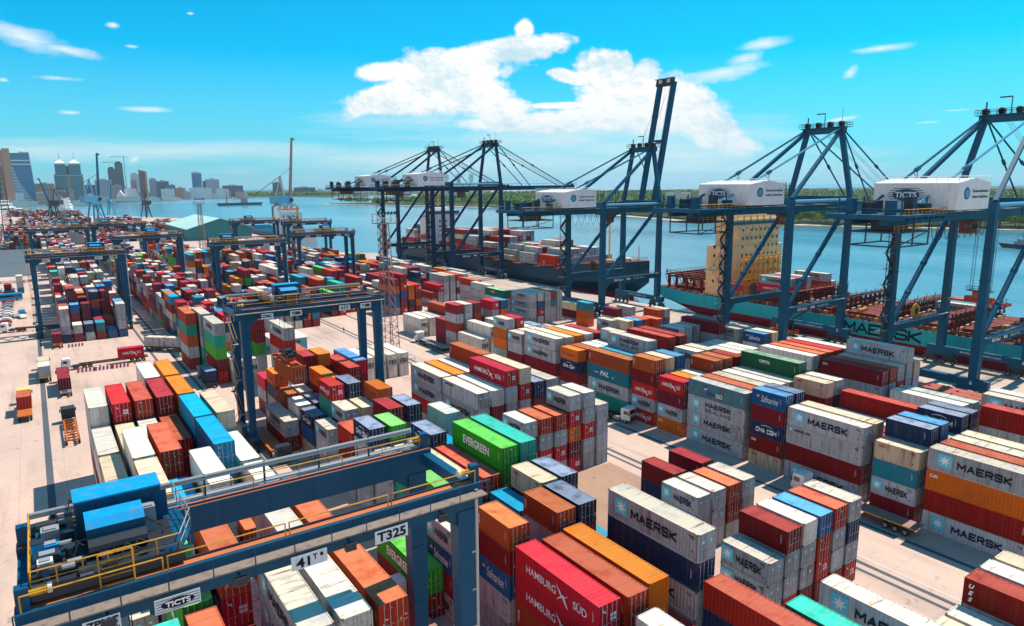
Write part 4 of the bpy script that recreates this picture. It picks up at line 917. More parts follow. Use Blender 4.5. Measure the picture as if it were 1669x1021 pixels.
# ------------------------------------------------------------------ ship-to-shore quay cranes
def logo_house(parent, x0, x1, y0, y1, z0, z1, fine):
    b = MB(); xm = (x0+x1)/2
    b.hexa([(x0, y0, z0), (x1, y0, z0), (x1, y1, z0), (x0, y1, z0), (x0, y0, z1-.9), (x1, y0, z1-.9), (x1, y1, z1-.9), (x0, y1, z1-.9)], 'white')
    b.prism([(x0-.15, z1-.9), (x1+.15, z1-.9), (xm, z1)], y0-.1, y1+.1, 'white')
    for i in range(6): y = y0+(i+.5)*(y1-y0)/6; b.box(x0-.06, x0, y-.05, y+.05, z0, z1-.9, 'white')
    hs = b.build('machinery_house', parent)
    b = MB(); yc = (y0+y1)/2
    b.poly([(x0-.09, yc+1.5-2.6*cos(a*pi/12), (z0+z1)/2-.2+1.15*sin(a*pi/12)) for a in range(24)], 'letn')
    for i in range(7):
        z = (z0+z1)/2-1.5+i*.42; e = 3.6*sqrt(max(.1, 1-((i-3)/4.2)**2)); b.quad((x0-.08, yc+1.5+e, z), (x0-.08, yc+1.5-e, z), (x0-.08, yc+1.5-e, z+.12), (x0-.08, yc+1.5+e, z+.12), 'letn')
    b.build('oval_emblem', hs)
    put_text('lettering', 'TICTS', 'letw', hs, (x0-.12, yc+1.5, (z0+z1)/2-.2), 1.2, (0, -1, 0), (0, 0, 1), bold=.03, width=4.2)
    b = MB(); xc = x0+(x1-x0)*.27
    b.poly([(xc+1.15*cos(a*pi/10), y0-.09, (z0+z1)/2+.1+1.15*sin(a*pi/10)) for a in range(20)], 'letn'); b.poly([(xc+.85*cos(a*pi/10), y0-.10, (z0+z1)/2+.1+.85*sin(a*pi/10)) for a in range(20)], 'tube'); b.build('round_emblem', hs)
    for tx, dz in (('Tanzania International', .55), ('Container Terminal Services', -.55)):
        put_text('lettering', tx, 'letb', hs, (x0+(x1-x0)*.68, y0-.1, (z0+z1)/2+dz), .55, (1, 0, 0), (0, 0, 1), bold=.01, width=(x1-x0)*.5)
    b = MB()
    for P, Q in (((x0, y0), (x0, y1)), ((x0, y0), (x1, y0)), ((x1, y0), (x1, y1))): b.rail((P[0], P[1], z1-.8), (Q[0], Q[1], z1-.8), 'white', 1.2, 2., .05)
    b.build('roof_rail', hs)
def sts(yc, z0, raised, label, no, dz=0, boom=46, low=False):
    global STSC
    t = thing('quay_crane', label, 'quay crane', (161.2, yc, 0), 0, 'ship to shore cranes along the quay')
    G, Y, ZG = 27.4, 9.4, 38.3+dz; c = 'stsd' if no in '12' else 'sts'
    for x in (0, G):
        b = MB(); b.box(x-.75, x+.75, -Y-3, Y+3, 3.0, 4.6, c); sb = b.build('sill_beam', t)
        put_text('lettering', no, 'letw', sb, (x-.8, -Y+.2, 3.9), .9, (0, -1, 0), (0, 0, 1), bold=.02)
        if x: put_text('lettering', 'BEWARE OF SUSPENDED LOADS', 'letw', sb, (x-.8, 0, 3.9), .45, (0, -1, 0), (0, 0, 1), width=9)
        for y in (-Y, Y):
            b = MB(); b.prism([(y-4, 2.2), (y+4, 2.2), (y+2.6, 3.0), (y-2.6, 3.0)], x-.5, x+.5, 'sts', 'x')
            for q in (-2.2, 2.2): b.prism([(y+q-1.9, 1.1), (y+q+1.9, 1.1), (y+q+.9, 2.2), (y+q-.9, 2.2)], x-.4, x+.4, 'dk', 'x')
            bo = b.build('bogie', sb)
            for q in (-3.3, -1.1, 1.1, 3.3): MB().wheel((x, y+q, .55), .55, .35, (1, 0, 0), 'dk', 'grey', 10).build('wheel', bo)
        for y in (-Y, Y):
            b = MB(); b.bar((x, y, 4.6), (x, y, 13.6), 1.9, 1.6, c, (0, 1, 0), 2.0, 1.7); b.bar((x, y, 13.6), (x, y, ZG+1.), 1.9, 1.5, c, (0, 1, 0), 1.55, 1.35)
            for i in range(5): z = 7+i*6.2; b.box(x-1.02, x+1.02, y-.9, y+.9, z, z+.12, c)
            b.build('leg', t)
        b = MB(); b.box(x-.8, x+.8, -Y, Y, ZG-.4, ZG+1.5, c); b.build('cross_beam', t)
    for y in (-Y, Y):
        b = MB(); b.box(.9, G-.9, y-.6, y+.6, 11.6, 13.4, c)
        b.prism([(1, 9.2), (1, 11.6), (3.6, 11.6)], y-.5, y+.5, c); b.box(.8, G-.8, y-1.5, y-.6, 13.4, 13.5, 'lgrey'); b.rail((.8, y-1.45, 13.5), (G-.8, y-1.45, 13.5), 'sts', 1.1, 2., .05)
        pb = b.build('portal_beam', t)
        if y < 0:
            put_text('lettering', 'SSG No.%s' % no, 'letw', pb, (7.2, y-.65, 12.4), .8, (1, 0, 0), (0, 0, 1), bold=.02); b = MB(); 
            for u0, v0, v1 in ((11.2, 12.1, 12.7), (12.2, 12.1, 12.7)): b.quad((u0, y-.63, v0), (u0+.7, y-.63, v0), (u0+.7, y-.63, v1), (u0, y-.63, v1), 'letw')
            b.build('placard', pb); put_text('lettering', 'SWL 40T  TICTS', 'letw', pb, (17, y-.65, 12.4), .5, (1, 0, 0), (0, 0, 1))
        b = MB(); b.tube((1.2, y, 13.6), (G-.8, y, ZG-.6), .62, c, 8)
        for k in (.25, .5, .75): p = Vector((1.2, y, 13.6)).lerp(Vector((G-.8, y, ZG-.6)), k); b.tube(p-Vector((.3, 0, .27)), p+Vector((.3, 0, .27)), .72, c, 8)
        b.build('diagonal_brace', t)
        b = MB(); b.tube((1, y, ZG+.6), (G-.8, y, ZG+.6), .42, 'tube' if y < 0 else c, 8); b.build('top_tie', t)
    # main girder and its rear platform
    for y in (-3.2, 3.2):
        b = MB(); b.box(-31, G+2.5, y-.65, y+.65, ZG-2.6, ZG-.5, c)
        b.box(-30, G, y+(-1.7 if y < 0 else .65), y+(-.65 if y < 0 else 1.7), ZG-.75, ZG-.68, 'lgrey'); b.rail((-30, y+(-1.65 if y < 0 else 1.65), ZG-.7), (G, y+(-1.65 if y < 0 else 1.65), ZG-.7), 'sts' , 1.1, 2., .05); b.build('main_girder', t)
    b = MB(); b.box(-33, -17, -8, 7, ZG-1.0, ZG-.6, c)
    for i in range(8): b.box(-33+i*2.2, -32.6+i*2.2, -8, 7, ZG-1.5, ZG-1.0, c)
    for P, Q in (((-33, -8), (-33, 7)), ((-33, -8), (-17, -8)), ((-33, 7), (-17, 7))): b.rail((*P, ZG-.6), (*Q, ZG-.6), 'yel' if P[1] == -8 and Q[1] == -8 else 'sts', 1.1, 1.6, .06)
    for (x, y, w_, h_) in ((-30, -4, 1.5, 2.6), (-28, 1, 2, 2.2), (-25, -5, 1.6, 3.2), (-31, 3, 1.4, 3.0), (-23, 2.5, 1.8, 2.4), (-20, -5.5, 1.4, 1.9)): b.box(x-w_/2, x+w_/2, y-w_/2, y+w_/2, ZG-.6, ZG-.6+h_, 'dk' if x > -29 else c)
    for x in (-31, -27, -22):
        for y in (-6.5, 5.5): b.bar((x, y, ZG-.6), (x, y, ZG+2.6), .22, .22, c)
    b.build('rear_platform', t)
    b = MB()    # hanging cage with stairs and spreader park under the back reach
    zc = ZG-6.5
    for x in (-31, -25, -19):
        for y in (-6, 3): b.bar((x, y, ZG-1), (x, y, zc), .22, .22, 'dk')
    for z in (zc, zc+2.6): 
        for P, Q in (((-31, -6), (-19, -6)), ((-31, 3), (-19, 3)), ((-31, -6), (-31, 3)), ((-19, -6), (-19, 3))): b.bar((*P, z), (*Q, z), .25, .25, 'dk')
    b.box(-30, -20, -5, 2, zc+2.6, zc+2.75, 'sts'); b.rail((-30, -5, zc+2.7), (-20, -5, zc+2.7), 'yel', 1.1, 1.6, .06); b.box(-28, -22, -3.5, .5, zc+2.8, zc+4.6, 'dk')
    b.bar((-31, -6, zc), (-19, -6, zc+2.6), .15, .15, 'dk'); b.build('hanging_cage', t)
    logo_house(t, -17., -3.4, -9.6, 6.4, ZG+.0, ZG+6.0, no)
    # stair tower on the far landside leg
    b = MB()
    for i in range(9):
        z = 5+i*3.6; s = 1 if i % 2 else -1
        b.bar((-1.9-s*1.6, Y+.2, z), (-1.9+s*1.6, Y+.2, z+3.6), .7, .1, 'dk', (0, 1, 0)); b.box(-4.1, .3, Y-.4, Y+.9, z+3.5, z+3.6, 'grey'); b.rail((-4.1, Y-.4, z+3.6), (-1, Y-.4, z+3.6), 'dk', 1.1, 1.1, .06)
        b.tube((-1.9-s*1.6, Y-.2, z+1.), (-1.9+s*1.6, Y-.2, z+4.6), .06, 'brown' if i < 3 else 'dk', 4)
    for x in (-4, -.9): b.tube((x, Y-.4, 4.6), (x, Y-.4, 38), .1, 'dk', 4)
    b.build('stair_tower', t)
    # apex frame
    AX, AZ, AY = G+.2, 58.6+dz*.9, 5.2
    b = MB(); b.box(AX-1, AX+1, -AY-1, AY+1, AZ-1.2, AZ+.4, c); b.box(AX-1.9, AX+2.6, -AY-1.6, AY+1.6, AZ+.4, AZ+.5, 'dk')
    for P, Q in (((-1.9, -AY-1.6), (2.6, -AY-1.6)), ((-1.9, AY+1.6), (2.6, AY+1.6)), ((-1.9, -AY-1.6), (-1.9, AY+1.6)), ((2.6, -AY-1.6), (2.6, AY+1.6))): b.rail((AX+P[0], P[1], AZ+.5), (AX+Q[0], Q[1], AZ+.5), 'dk', 1.2, 1.5, .06)
    for y in (-AY, -1.8, 1.8, AY): b.box(AX-.6, AX+.6, y-.5, y+.5, AZ+.5, AZ+1.6, 'dk'); b.tube((AX-.6, y, AZ+1.4), (AX+.6, y, AZ+1.4), .7, 'dk', 10)
    b.tube((AX, 0, AZ), (AX, 0, AZ+4.4), .12, 'dk', 5); b.bar((AX, 0, AZ+4.4), (AX, 2.6, AZ+4.4), .25, .3, 'dk'); b.tube((AX, -AY, AZ), (AX, -AY, AZ+5.6), .06, 'dk', 4); b.tube((AX, AY, AZ), (AX, AY, AZ+3.6), .18, 'dk', 5); b.build('apex_beam', t)
    for s in (-1, 1):
        b = MB(); b.bar((G, s*Y, ZG+1.3), (AX, s*AY, AZ-.6), 1.25, 1.1, c, (1, 0, 0)); b.build('apex_leg', t)
        b = MB(); b.bar((.2, s*Y, ZG+1.3), (AX-.6, s*AY, AZ-.6), .85, .85, c); b.build('apex_strut', t)
        a, e = Vector((AX-.6, s*AY, AZ+.1)), Vector((-20.5, s*4.4, ZG+1.2)); b = MB(); b.tube(a, e, .27, 'tube' if s < 0 and no in '56' else c, 6)
        p = e.lerp(a, .36); b.tube(p-(a-e).normalized()*.8, p+(a-e).normalized()*.8, .5, c, 6); b.bar(p, (p.x+.3, p.y, ZG+6), .12, .12, 'dk'); b.bar(p+Vector((-1.6, 0, -.8)), (p.x+.3, p.y, ZG+6.2), .1, .1, 'dk'); b.bar(e, (e.x, e.y, ZG-.5), .5, .5, c); b.build('back_stay', t)
    # boom
    def boom_parts(tf):
        bo = MB()
        for y in (-3.4, 3.4): bo.bar(tf(0, y, 0), tf(boom, y, 0), 1.15, 2.0, c, tf(0, 0, 1, True))
        for u in (.03, .52, .985):
            bo.bar(tf(boom*u, -3.4, .1), tf(boom*u, 3.4, .1), 1.1, 1.5, c, tf(0, 0, 1, True))
        bm_ = bo.build('boom', t)
        b = MB(); b.rail(tf(boom*.02, -4.2, 1), tf(boom, -4.2, 1), 'dk', 0, 2.4, .06, False)
        for i in range(19):
            p = tf(boom*i/18, -4.2, 1.); q = tf(boom*i/18, -4.2, 2.1); b.tube(p, q, .06, 'dk', 4)
        b.tube(tf(0, -4.2, 2.1), tf(boom, -4.2, 2.1), .06, 'dk', 4); b.hexa([tf(boom-1.5, -4.6, 1), tf(boom+1.2, -4.6, 1), tf(boom+1.2, 4.6, 1), tf(boom-1.5, 4.6, 1), tf(boom-1.5, -4.6, 1.12), tf(boom+1.2, -4.6, 1.12), tf(boom+1.2, 4.6, 1.12), tf(boom-1.5, 4.6, 1.12)], 'dk')
        for y in (-4.5, -1.6, 1.6, 4.5): b.tube(tf(boom+.9, y, 1.), tf(boom+.9, y, 2.6), .07, 'dk', 4)
        b.tube(tf(boom+.9, -4.5, 2.2), tf(boom+.9, 4.5, 2.2), .07, 'dk', 4)
        for y in (-2., 2.): b.hexa([tf(boom-.6, y-.6, .6), tf(boom+.6, y-.6, .6), tf(boom+.6, y+.6, .6), tf(boom-.6, y+.6, .6), tf(boom-.6, y-.6, 1.8), tf(boom+.6, y-.6, 1.8), tf(boom+.6, y+.6, 1.8), tf(boom-.6, y+.6, 1.8)], 'offw' if raised else c)
        b.build('boom_walkway', bm_)
        b = MB()
        for y in (-2.2, -1.9, 1.9, 2.2, .2): b.tube(tf(.6, y, .4), tf(boom*.97, y, .4), .035, 'dk', 3)
        b.build('trolley_rope', bm_)
    if raised:
        an = R(79); ox, oz = G+3.0, ZG-.6
        tf = lambda u, y, w_, d=False: Vector((u*cos(an)-w_*sin(an), y, u*sin(an)+w_*cos(an))) if d else Vector((ox+u*cos(an)-w_*sin(an), y, oz+u*sin(an)+w_*cos(an)))
        boom_parts(tf)
        for s in (-1, 1):
            b = MB(); m_ = tf(boom*.42, s*3.4, 1.2); b.tube((AX, s*AY*.7, AZ), m_+Vector((-.6, 0, -6)), .18, c, 5); b.tube(m_+Vector((-.6, 0, -6)), tf(boom*.25, s*3.4, 1.2), .18, c, 5)
            b.tube((AX, s*2, AZ), tf(boom*.9, s*1.6, 1), .06, 'dk', 3); b.build('fore_stay', t)
    else:
        ox, oz = G+2.6, ZG-1.6
        tf = lambda u, y, w_, d=False: Vector((u, y, w_)) if d else Vector((ox+u, y, oz+w_))
        boom_parts(tf)
        for s in (-1, 1):
            for u in (.40, .88):
                b = MB(); a, e = Vector((AX+.6, s*AY, AZ)), tf(boom*u, s*3.4, 1.2); b.tube(a, e, .22, c, 6)
                p = a.lerp(e, .5); b.tube(p-(e-a).normalized()*.7, p+(e-a).normalized()*.7, .42, c, 6); b.build('fore_stay', t)
            b = MB()
            for k in range(3): b.tube((AX+.3, s*(1+k*.5), AZ+.6), tf(boom*.9, s*(1.+k*.5), 1), .035, 'dk', 3)
            b.build('boom_rope', t)
    # gantry trolley, cab and festoon loops
    xt = 10.5 if no != '1' else 6
    b = MB(); b.box(xt-3, xt+3, -3, 3, ZG-3.3, ZG-2.6, 'dk'); b.box(xt-1.8, xt+1.2, -2.2, .4, ZG-6.0, ZG-3.3, 'rust'); b.box(xt-1.85, xt+1.25, -2.25, -.6, ZG-5.0, ZG-4.0, 'glass'); tr = b.build('trolley', t)
    b = MB()
    for i in range(9):
        x0 = -15+i*2.7; q = [Vector((x0+2.7*k/6, -4.6, ZG-2.8-3.4*(1-(2*k/6-1)**2))) for k in range(7)]; b.path(q, .07, 'dk', 4)
    b.build('festoon_cable', t)
    if low:
        zs = 17.5; b = MB(); b.box(xt-1.3+12, xt+1.3+12, -6, 6, zs, zs+.5, 'ored')
        for y in (-6, 6): b.box(xt+10.6, xt+13.4, y-.25, y+.25, zs-.1, zs+.5, 'ored')
        b.box(xt+11.2, xt+12.8, -3, 3, zs+.5, zs+1.4, 'ored'); b.box(xt+11, xt+13, -1.3, 1.3, zs+1.4, zs+2.6, 'ored'); b.box(xt+10.9, xt+13.1, -2.6, 2.6, zs+2.7, zs+2.9, 'dk'); b.rail((xt+10.9, -2.6, zs+2.9), (xt+10.9, 2.6, zs+2.9), 'dk', 1, 1.2, .06); sp = b.build('spreader', t)
        b = MB()
        for y in (-2, 2):
            for x in (-.9, -.5, .5, .9): b.tube((xt+12+x, y, zs+2.6), (xt+12+x, y, ZG-3), .04, 'dk', 3)
        b.build('hoist_rope', sp)
    # light masts and service boxes on the upper deck
    for x, y in ((6, 6), (13, 6.5), (20, 6)):
        b = MB()
        for u, v in ((-.7, -.7), (.7, -.7), (.7, .7), (-.7, .7)): b.bar((x+u, y+v, ZG), (x+u*.9, y+v*.9, ZG+5.4), .14, .14, 'dk')
        b.box(x-1, x+1, y-1, y+1, ZG+3.4, ZG+3.5, 'dk'); b.rail((x-1, y-1, ZG+3.5), (x+1, y-1, ZG+3.5), 'dk', 1, 1, .06); b.bar((x-.7, y-.7, ZG+.2), (x+.7, y-.7, ZG+3.4), .1, .1, 'dk'); b.build('service_mast', t)
    b = MB(); b.box(2.4, 4.8, 5, 7.4, ZG+.2, ZG+3.0, 'white'); b.build('electrical_box', t)
    # cable reel
    b = MB(); b.tube((12, Y-.35, 15.3), (12, Y+.1, 15.3), 1.75, 'yel' if no in '126' else 'rust', 20); b.tube((12, Y-.4, 15.3), (12, Y+.15, 15.3), .9, 'dk', 14); b.box(12.6, 14.6, Y-.6, Y+.6, 13.4, 14.6, 'yel' if no in '126' else 'rust'); b.build('cable_reel', t)
    return t
sts(70.9, 0, False, 'rightmost blue quay crane with white house and orange spreader, by the turquoise hull', '6', 2.3, low=True)
sts(117.0, 0, False, 'blue quay crane in front of the cream ship superstructure', '5', 2.2)
sts(188.5, 0, True, 'blue quay crane with its boom raised high above the others', '4', -.2)
sts(292.7, 0, False, 'dark blue quay crane standing right of its twin at the navy ship', '2', 7.2, 48)
sts(350.6, 0, False, 'dark blue quay crane farthest along the quay, left of its twin', '1', 7.0, 46)
# ------------------------------------------------------------------ ships
def loft(b, secs, mat_of):
    """secs: list of (y, [(x,z)...]) sections with equal point counts"""
    for (ya, A), (yb, B) in zip(secs[:-1], secs[1:]):
        for i in range(len(A)-1):
            b.quad((A[i][0], ya, A[i][1]), (B[i][0], yb, B[i][1]), (B[i+1][0], yb, B[i+1][1]), (A[i+1][0], ya, A[i+1][1]), mat_of(i))
    for y, A in (secs[0], secs[-1]): b.poly([(x, y, z) for x, z in A], mat_of(2))
def ship_box(x, y, z, L_, code, label, rows=1, tiers=1, near=False):
    pass
def deck_boxes(parent, spec, xs, name='deck_container'):
    """containers on deck are things of their own"""
W_ = 'cargo containers on ship decks'
def cargo(x, y, z, L_, code, label):
    d = dict(x=x, y=y, z=z, L=L_, h=HS_, c=code, n=1, i=0, key='S', label=label); r = near_container(d, False); r['group'] = W_; return r
# --- turquoise ship: stern at far end, moored port side to the quay
x0, x1 = 193.6, 225.6; xc = (x0+x1)/2; WL = -3
t1 = thing('container_ship', 'turquoise hulled container ship with cream superstructure moored at the near quay', 'ship', (xc, 90, WL))
b = MB(); secs = []
for y, hw, keel, top in ((184, 14.0, 3.9, 7.4), (181, 15.2, 3.0, 7.2), (172, 15.8, 1.2, 6.9), (160, 16, -2.0, 6.8), (140, 16, -4, 6.7), (60, 16, -4, 6.7), (-30, 16, -4, 6.7), (-75, 11, -4, 7), (-105, 1, -4, 9)):
    bt = max(keel, -1.2+.0)
    r1 = max(keel, 2.3); secs.append((y-90, [(-hw*.55, keel-WL), (-hw*.93, max(keel, -2.8)-WL+.01), (-hw, r1-WL+.02), (-hw, top-WL), (hw, top-WL), (hw, r1-WL+.02), (hw*.93, max(keel, -2.8)-WL+.01), (hw*.55, keel-WL)]))
mats = ['hullred', 'hullred', 'hullteal', 'deckred', 'hullteal', 'hullred', 'hullred']
for (ya, A), (yb, B) in zip(secs[:-1], secs[1:]):
    for i in range(7): b.quad((A[i][0], ya, A[i][1]), (B[i][0], yb, B[i][1]), (B[i+1][0], yb, B[i+1][1]), (A[i+1][0], ya, A[i+1][1]), mats[i])
b.poly([(x, secs[0][0], z) for x, z in secs[0][1]], 'hullteal'); b.build('hull', t1)
for i, ch in enumerate('MAERSK'):
    put_stroke('lettering', ch, 'letb', t1, (-16.06, 17.4-i*3.65, 4.5-WL), 3.2, (0, -1, 0), (0, 0, 1), 3.0, .2)
b = MB()
for k in range(3): b.box(-16.05, -16., -31.5, -29.6, 1.2+k*2-WL, 1.35+k*2-WL, 'letw')
b.box(-16.05, -16, -8-31.5, -31.4, .5-WL, 5-WL, 'hullteal'); b.build('pilot_mark', t1)
D = 6.7-WL
b = MB(); b.rail((-15.7, 92, D+.3), (-15.7, 75, D+.3), 'deckred', 1.1, 1.6, .07); b.rail((-15.7, 60, D), (-15.7, -110, D), 'brown', 1.1, 2.2, .07); b.rail((15.7, 92, D+.3), (15.7, -110, D), 'brown', 1.1, 2.2, .07); b.build('bulwark_rail', t1)
# superstructure
hs = thing('superstructure', None, None); del hs; hs = None
b = MB(); yy0, yy1 = 62.5, 72.5
b.box(-14.2, 15, yy0, yy1, D, D+17.5, 'beige'); b.box(-10.5, 13.2, yy0+.3, yy1-.5, D+17.5, D+27, 'beige'); b.box(-16.2, 16.5, yy0-.4, yy0+4, D+23.5, D+26.8, 'beige'); b.box(-11, 11, yy0+.6, yy1-2, D+27, D+28.2, 'beige')
for k in range(1, 8): b.box(-14.3, 15.1, yy0-.12, yy0, D+k*3-.1, D+k*3+.05, 'amber' if k < 4 else 'beige')
h_ = b.build('superstructure', t1)
rd = random.Random(3)
for k in range(7):
    for i in range(9):
        x = -8+i*2.4
        if rd.random() < .2: continue
        MB().box(x, x+.75, yy0-.06, yy0-.0, D+4.6+k*3, D+5.7+k*3, 'glass').build('window', h_)
    for i in range(2):
        y = yy0+3+i*3.2; MB().box(-14.27, -14.2, y, y+.8, D+4.6+min(k, 4)*3-(.0 if k < 5 else 1.2), D+5.7+min(k, 4)*3-(.0 if k < 5 else 1.2), 'glass').build('window', h_) if k < 5 else None
b = MB(); b.box(-15.6, 16, yy0-.46, yy0-.4, D+24.9, D+26.1, 'glass'); b.build('bridge_window', h_)
b = MB(); b.box(-19.6, -14.2, yy0+3, yy0+6.2, D+9, D+9.5, 'beige'); b.bar((-19.3, yy0+4.5, D+9.5), (-14.2, yy0+4.5, D+14.5), .5, .5, 'beige'); b.bar((-17.2, yy0+4.5, D+9.4), (-14.2, yy0+4.5, D+4.5), .5, .5, 'beige'); b.rail((-19.6, yy0+3, D+9.5), (-14.2, yy0+3, D+9.5), 'beige', 1.1, 1.3, .07); b.box(-14.4, -12, yy0+1, yy0+6, D-.2, D+3, 'beige'); b.build('bridge_wing', t1)
b = MB(); b.box(-13.5, 13, yy0-5, yy0-4.2, D, D+.8, 'amber')
for i in range(10):
    x = -13+i*2.8; b.box(x-.22, x+.22, yy0-4.9, yy0-4.3, D, D+14.2, 'amber'); b.box(x-.14, x+.14, yy0-4.3, yy0-.1, D+6, D+6.3, 'amber')
for k in range(5): b.box(-13.5, 13, yy0-5.0, yy0-4.2, D+2.6+k*2.7, D+2.8+k*2.7, 'amber'); b.rail((-13.5, yy0-5, D+2.8+k*2.7), (13, yy0-5, D+2.8+k*2.7), 'yel', 1.0, 1.4, .08)
b.build('lashing_bridge', t1)
b = MB(); b.tube((6, 76, D), (6, 76, D+22), 2.2, 'hullteal', 12); b.box(1, 11, 73, 80, D, D+14, 'beige'); b.tube((0, 67, D+28), (0, 67, D+36), .35, 'orange', 6); b.bar((-2.5, 67, D+33), (2.5, 67, D+33), .25, .25, 'orange'); b.build('funnel', t1)
# lifeboat
b = MB()
for i in range(8):
    a0, a1 = i/8, (i+1)/8; w0, w1 = sin(pi*min(.96, max(.06, a0)))*1.3, sin(pi*min(.96, max(.06, a1)))*1.3
    b.hexa([(-15.2-w0, 56+8*a0, D+3.2), (-15.2+w0, 56+8*a0, D+3.2), (-15.2+w1, 56+8*a1, D+3.2), (-15.2-w1, 56+8*a1, D+3.2), (-15.2-w0*.7, 56+8*a0, D+5.4), (-15.2+w0*.7, 56+8*a0, D+5.4), (-15.2+w1*.7, 56+8*a1, D+5.4), (-15.2-w1*.7, 56+8*a1, D+5.4)], 'red')
b.build('lifeboat', t1)
# aft deck house machinery
b = MB(); b.box(-10, 12, 78, 90, D+.6, D+1.2, 'deckred')
for i in range(7): x = -13+i*4; b.box(x-.4, x+.4, 74, 91, D+4.6, D+5.2, 'deckred'); b.bar((x, 75, D), (x, 75, D+4.6), .8, .8, 'deckred'); b.bar((x, 82, D), (x, 82, D+4.6), .8, .8, 'deckred'); b.bar((x, 90.5, D), (x, 90.5, D+4.6), .8, .8, 'deckred')
for y in (75, 79, 83, 87, 91): b.box(-14, 14, y-.4, y+.4, D+5.2, D+5.8, 'deckred')
b.rail((-14, 91, D+5.8), (14, 91, D+5.8), 'brown', 1.2, 1.8, .08); b.rail((-14, 75, D+5.8), (-14, 91, D+5.8), 'brown', 1.2, 1.8, .08)
for i in range(5): b.bar((-13.6, 76+i*3.4, D+.2), (-15, 77.4+i*3.4, D+5.6), 1.2, .25, 'deckred')
for x in (-6, 1, 8): b.box(x-1, x+1, 84, 88, D+.6, D+2.2, 'beige')
b.tube((-12, 92, D), (-12, 92.6, D+8), .1, 'grey', 4); b.build('stern_gantry', t1)
b = MB(); b.quad((-12, 92.6, D+6.2), (-12.9, 92.5, D+5.6), (-12.9, 92.5, D+6.6), (-12, 92.6, D+7.2), 'red'); b.build('flag', t1)
# hatch coamings, cell-guide towers across the deck towards the bow
for n, y in enumerate((52, 37.5, 22, 6.5, -9, -25, -41, -57)):
    b = MB()
    for dy in (-.9, .9):
        for i in range(12):
            x = -15+i*2.72; b.box(x-.16, x+.16, y+dy-.16, y+dy+.16, D, D+5.2, 'deckred')
            if i % 2 == 0: b.tube((x, y+dy, D+5.2), (x, y+dy, D+6.5), .12, 'yel', 4)
    for z in (1.9, 3.6, 5.1): b.box(-15.4, 15.4, y-1.1, y+1.1, D+z, D+z+.22, 'deckred'); b.rail((-15.4, y-1.1, D+z+.2), (15.4, y-1.1, D+z+.2), 'deckred', 1, 2.6, .07)
    for i in range(0, 12, 2): x = -15+i*2.72; b.bar((x, y, D+.2), (x+2.7, y, D+3.4), .2, .2, 'deckred')
    b.build('lashing_bridge', t1)
    b = MB(); b.box(-14, 14, y-13, y-2, D, D+1.3, 'deckred')
    for i in range(9): x = -13.4+i*3.2; b.box(x-.9, x+.9, y-2.2, y-1.9, D+.1, D+2.0+(i % 3)*.3, 'beige')
    for i in range(4): b.box(-13.8+i*7, -7.2+i*7, y-12.8, y-2.4, D+1.3, D+1.75, 'deckred')
    rq = random.Random(n)
    for i in range(14): u, v, w_ = rq.uniform(-13.5, 13), rq.uniform(-12.5, -2.5), rq.uniform(.3, 1.1); b.box(u-w_, u+w_, y+v-w_*.6, y+v+w_*.6, D+1.75, D+2.0+rq.random()*1.1, rq.choice(('rust', 'beige', 'deckred', 'dk', 'yel')))
    for i in range(6): b.box(-15.6, -14.4, y-12+i*1.8, y-11.2+i*1.8, D, D+1.1, 'yel' if i % 3 == 0 else 'deckred')
    b.build('hatch_cover', t1)
X = xc; Y = 90
for i, (dx, y, z, l, c_, lb) in enumerate([
    (-14, 38.6, 1.4, 12.19, 'D', 'dark red container on deck beneath a bird-logo one, beside the cream superstructure'), (-14, 38.6, 4.0, 12.19, 'H', 'bright red bird-logo container in middle of deck stack before the superstructure'), (-14, 38.6, 6.6, 12.19, 'M', 'grey star-badged container topmost of deck stack before the superstructure'),
    (-11.2, 38.6, 1.4, 12.19, 'R', 'brick-red bottom container in second deck row before the superstructure'), (-11.2, 38.6, 4.0, 12.19, 'P', 'grey middle container in second deck row before the superstructure'), (-11.2, 38.6, 6.6, 12.19, 'T', 'teal top container in second deck row before the superstructure'),
    (-8.4, 38.6, 1.4, 12.19, 'Z', 'maroon bottom container in third deck row before the superstructure'), (-8.4, 38.6, 4.0, 12.19, 'D', 'dark red middle container in third deck row before the superstructure'), (-8.4, 38.6, 6.6, 12.19, 'H', 'bright red top container in third deck row before the superstructure'), (-5.6, 38.6, 4.0, 12.19, 'W', 'white middle container in fourth deck row before the superstructure'), (-5.6, 38.6, 1.4, 12.19, 'D', 'dark red bottom container in fourth deck row before the superstructure'), (-5.6, 38.6, 6.6, 12.19, 'P', 'grey top container in fourth deck row before the superstructure'),
    (6, 38.6, 1.4, 12.19, 'D', 'dark red bottom container at the seaward side of the turquoise ship'), (6, 38.6, 4.0, 12.19, 'R', 'brick-red middle container at the seaward side of the turquoise ship'), (6, 38.6, 6.6, 12.19, 'S', 'grey two-line-lettered top container at the seaward side of the turquoise ship'), (9, 38.6, 4.0, 12.19, 'W', 'white container behind the seaward two-line-lettered one'), (9, 38.6, 1.4, 12.19, 'D', 'dark red container under the white one at the ship seaward side'),
    (8, -6.2, 1.8, 12.19, 'M', 'lone grey star-badged container on the turquoise ship deck right of crane legs')]):
    cargo(X+dx, Y+y, 6.7+z, l, c_, lb)
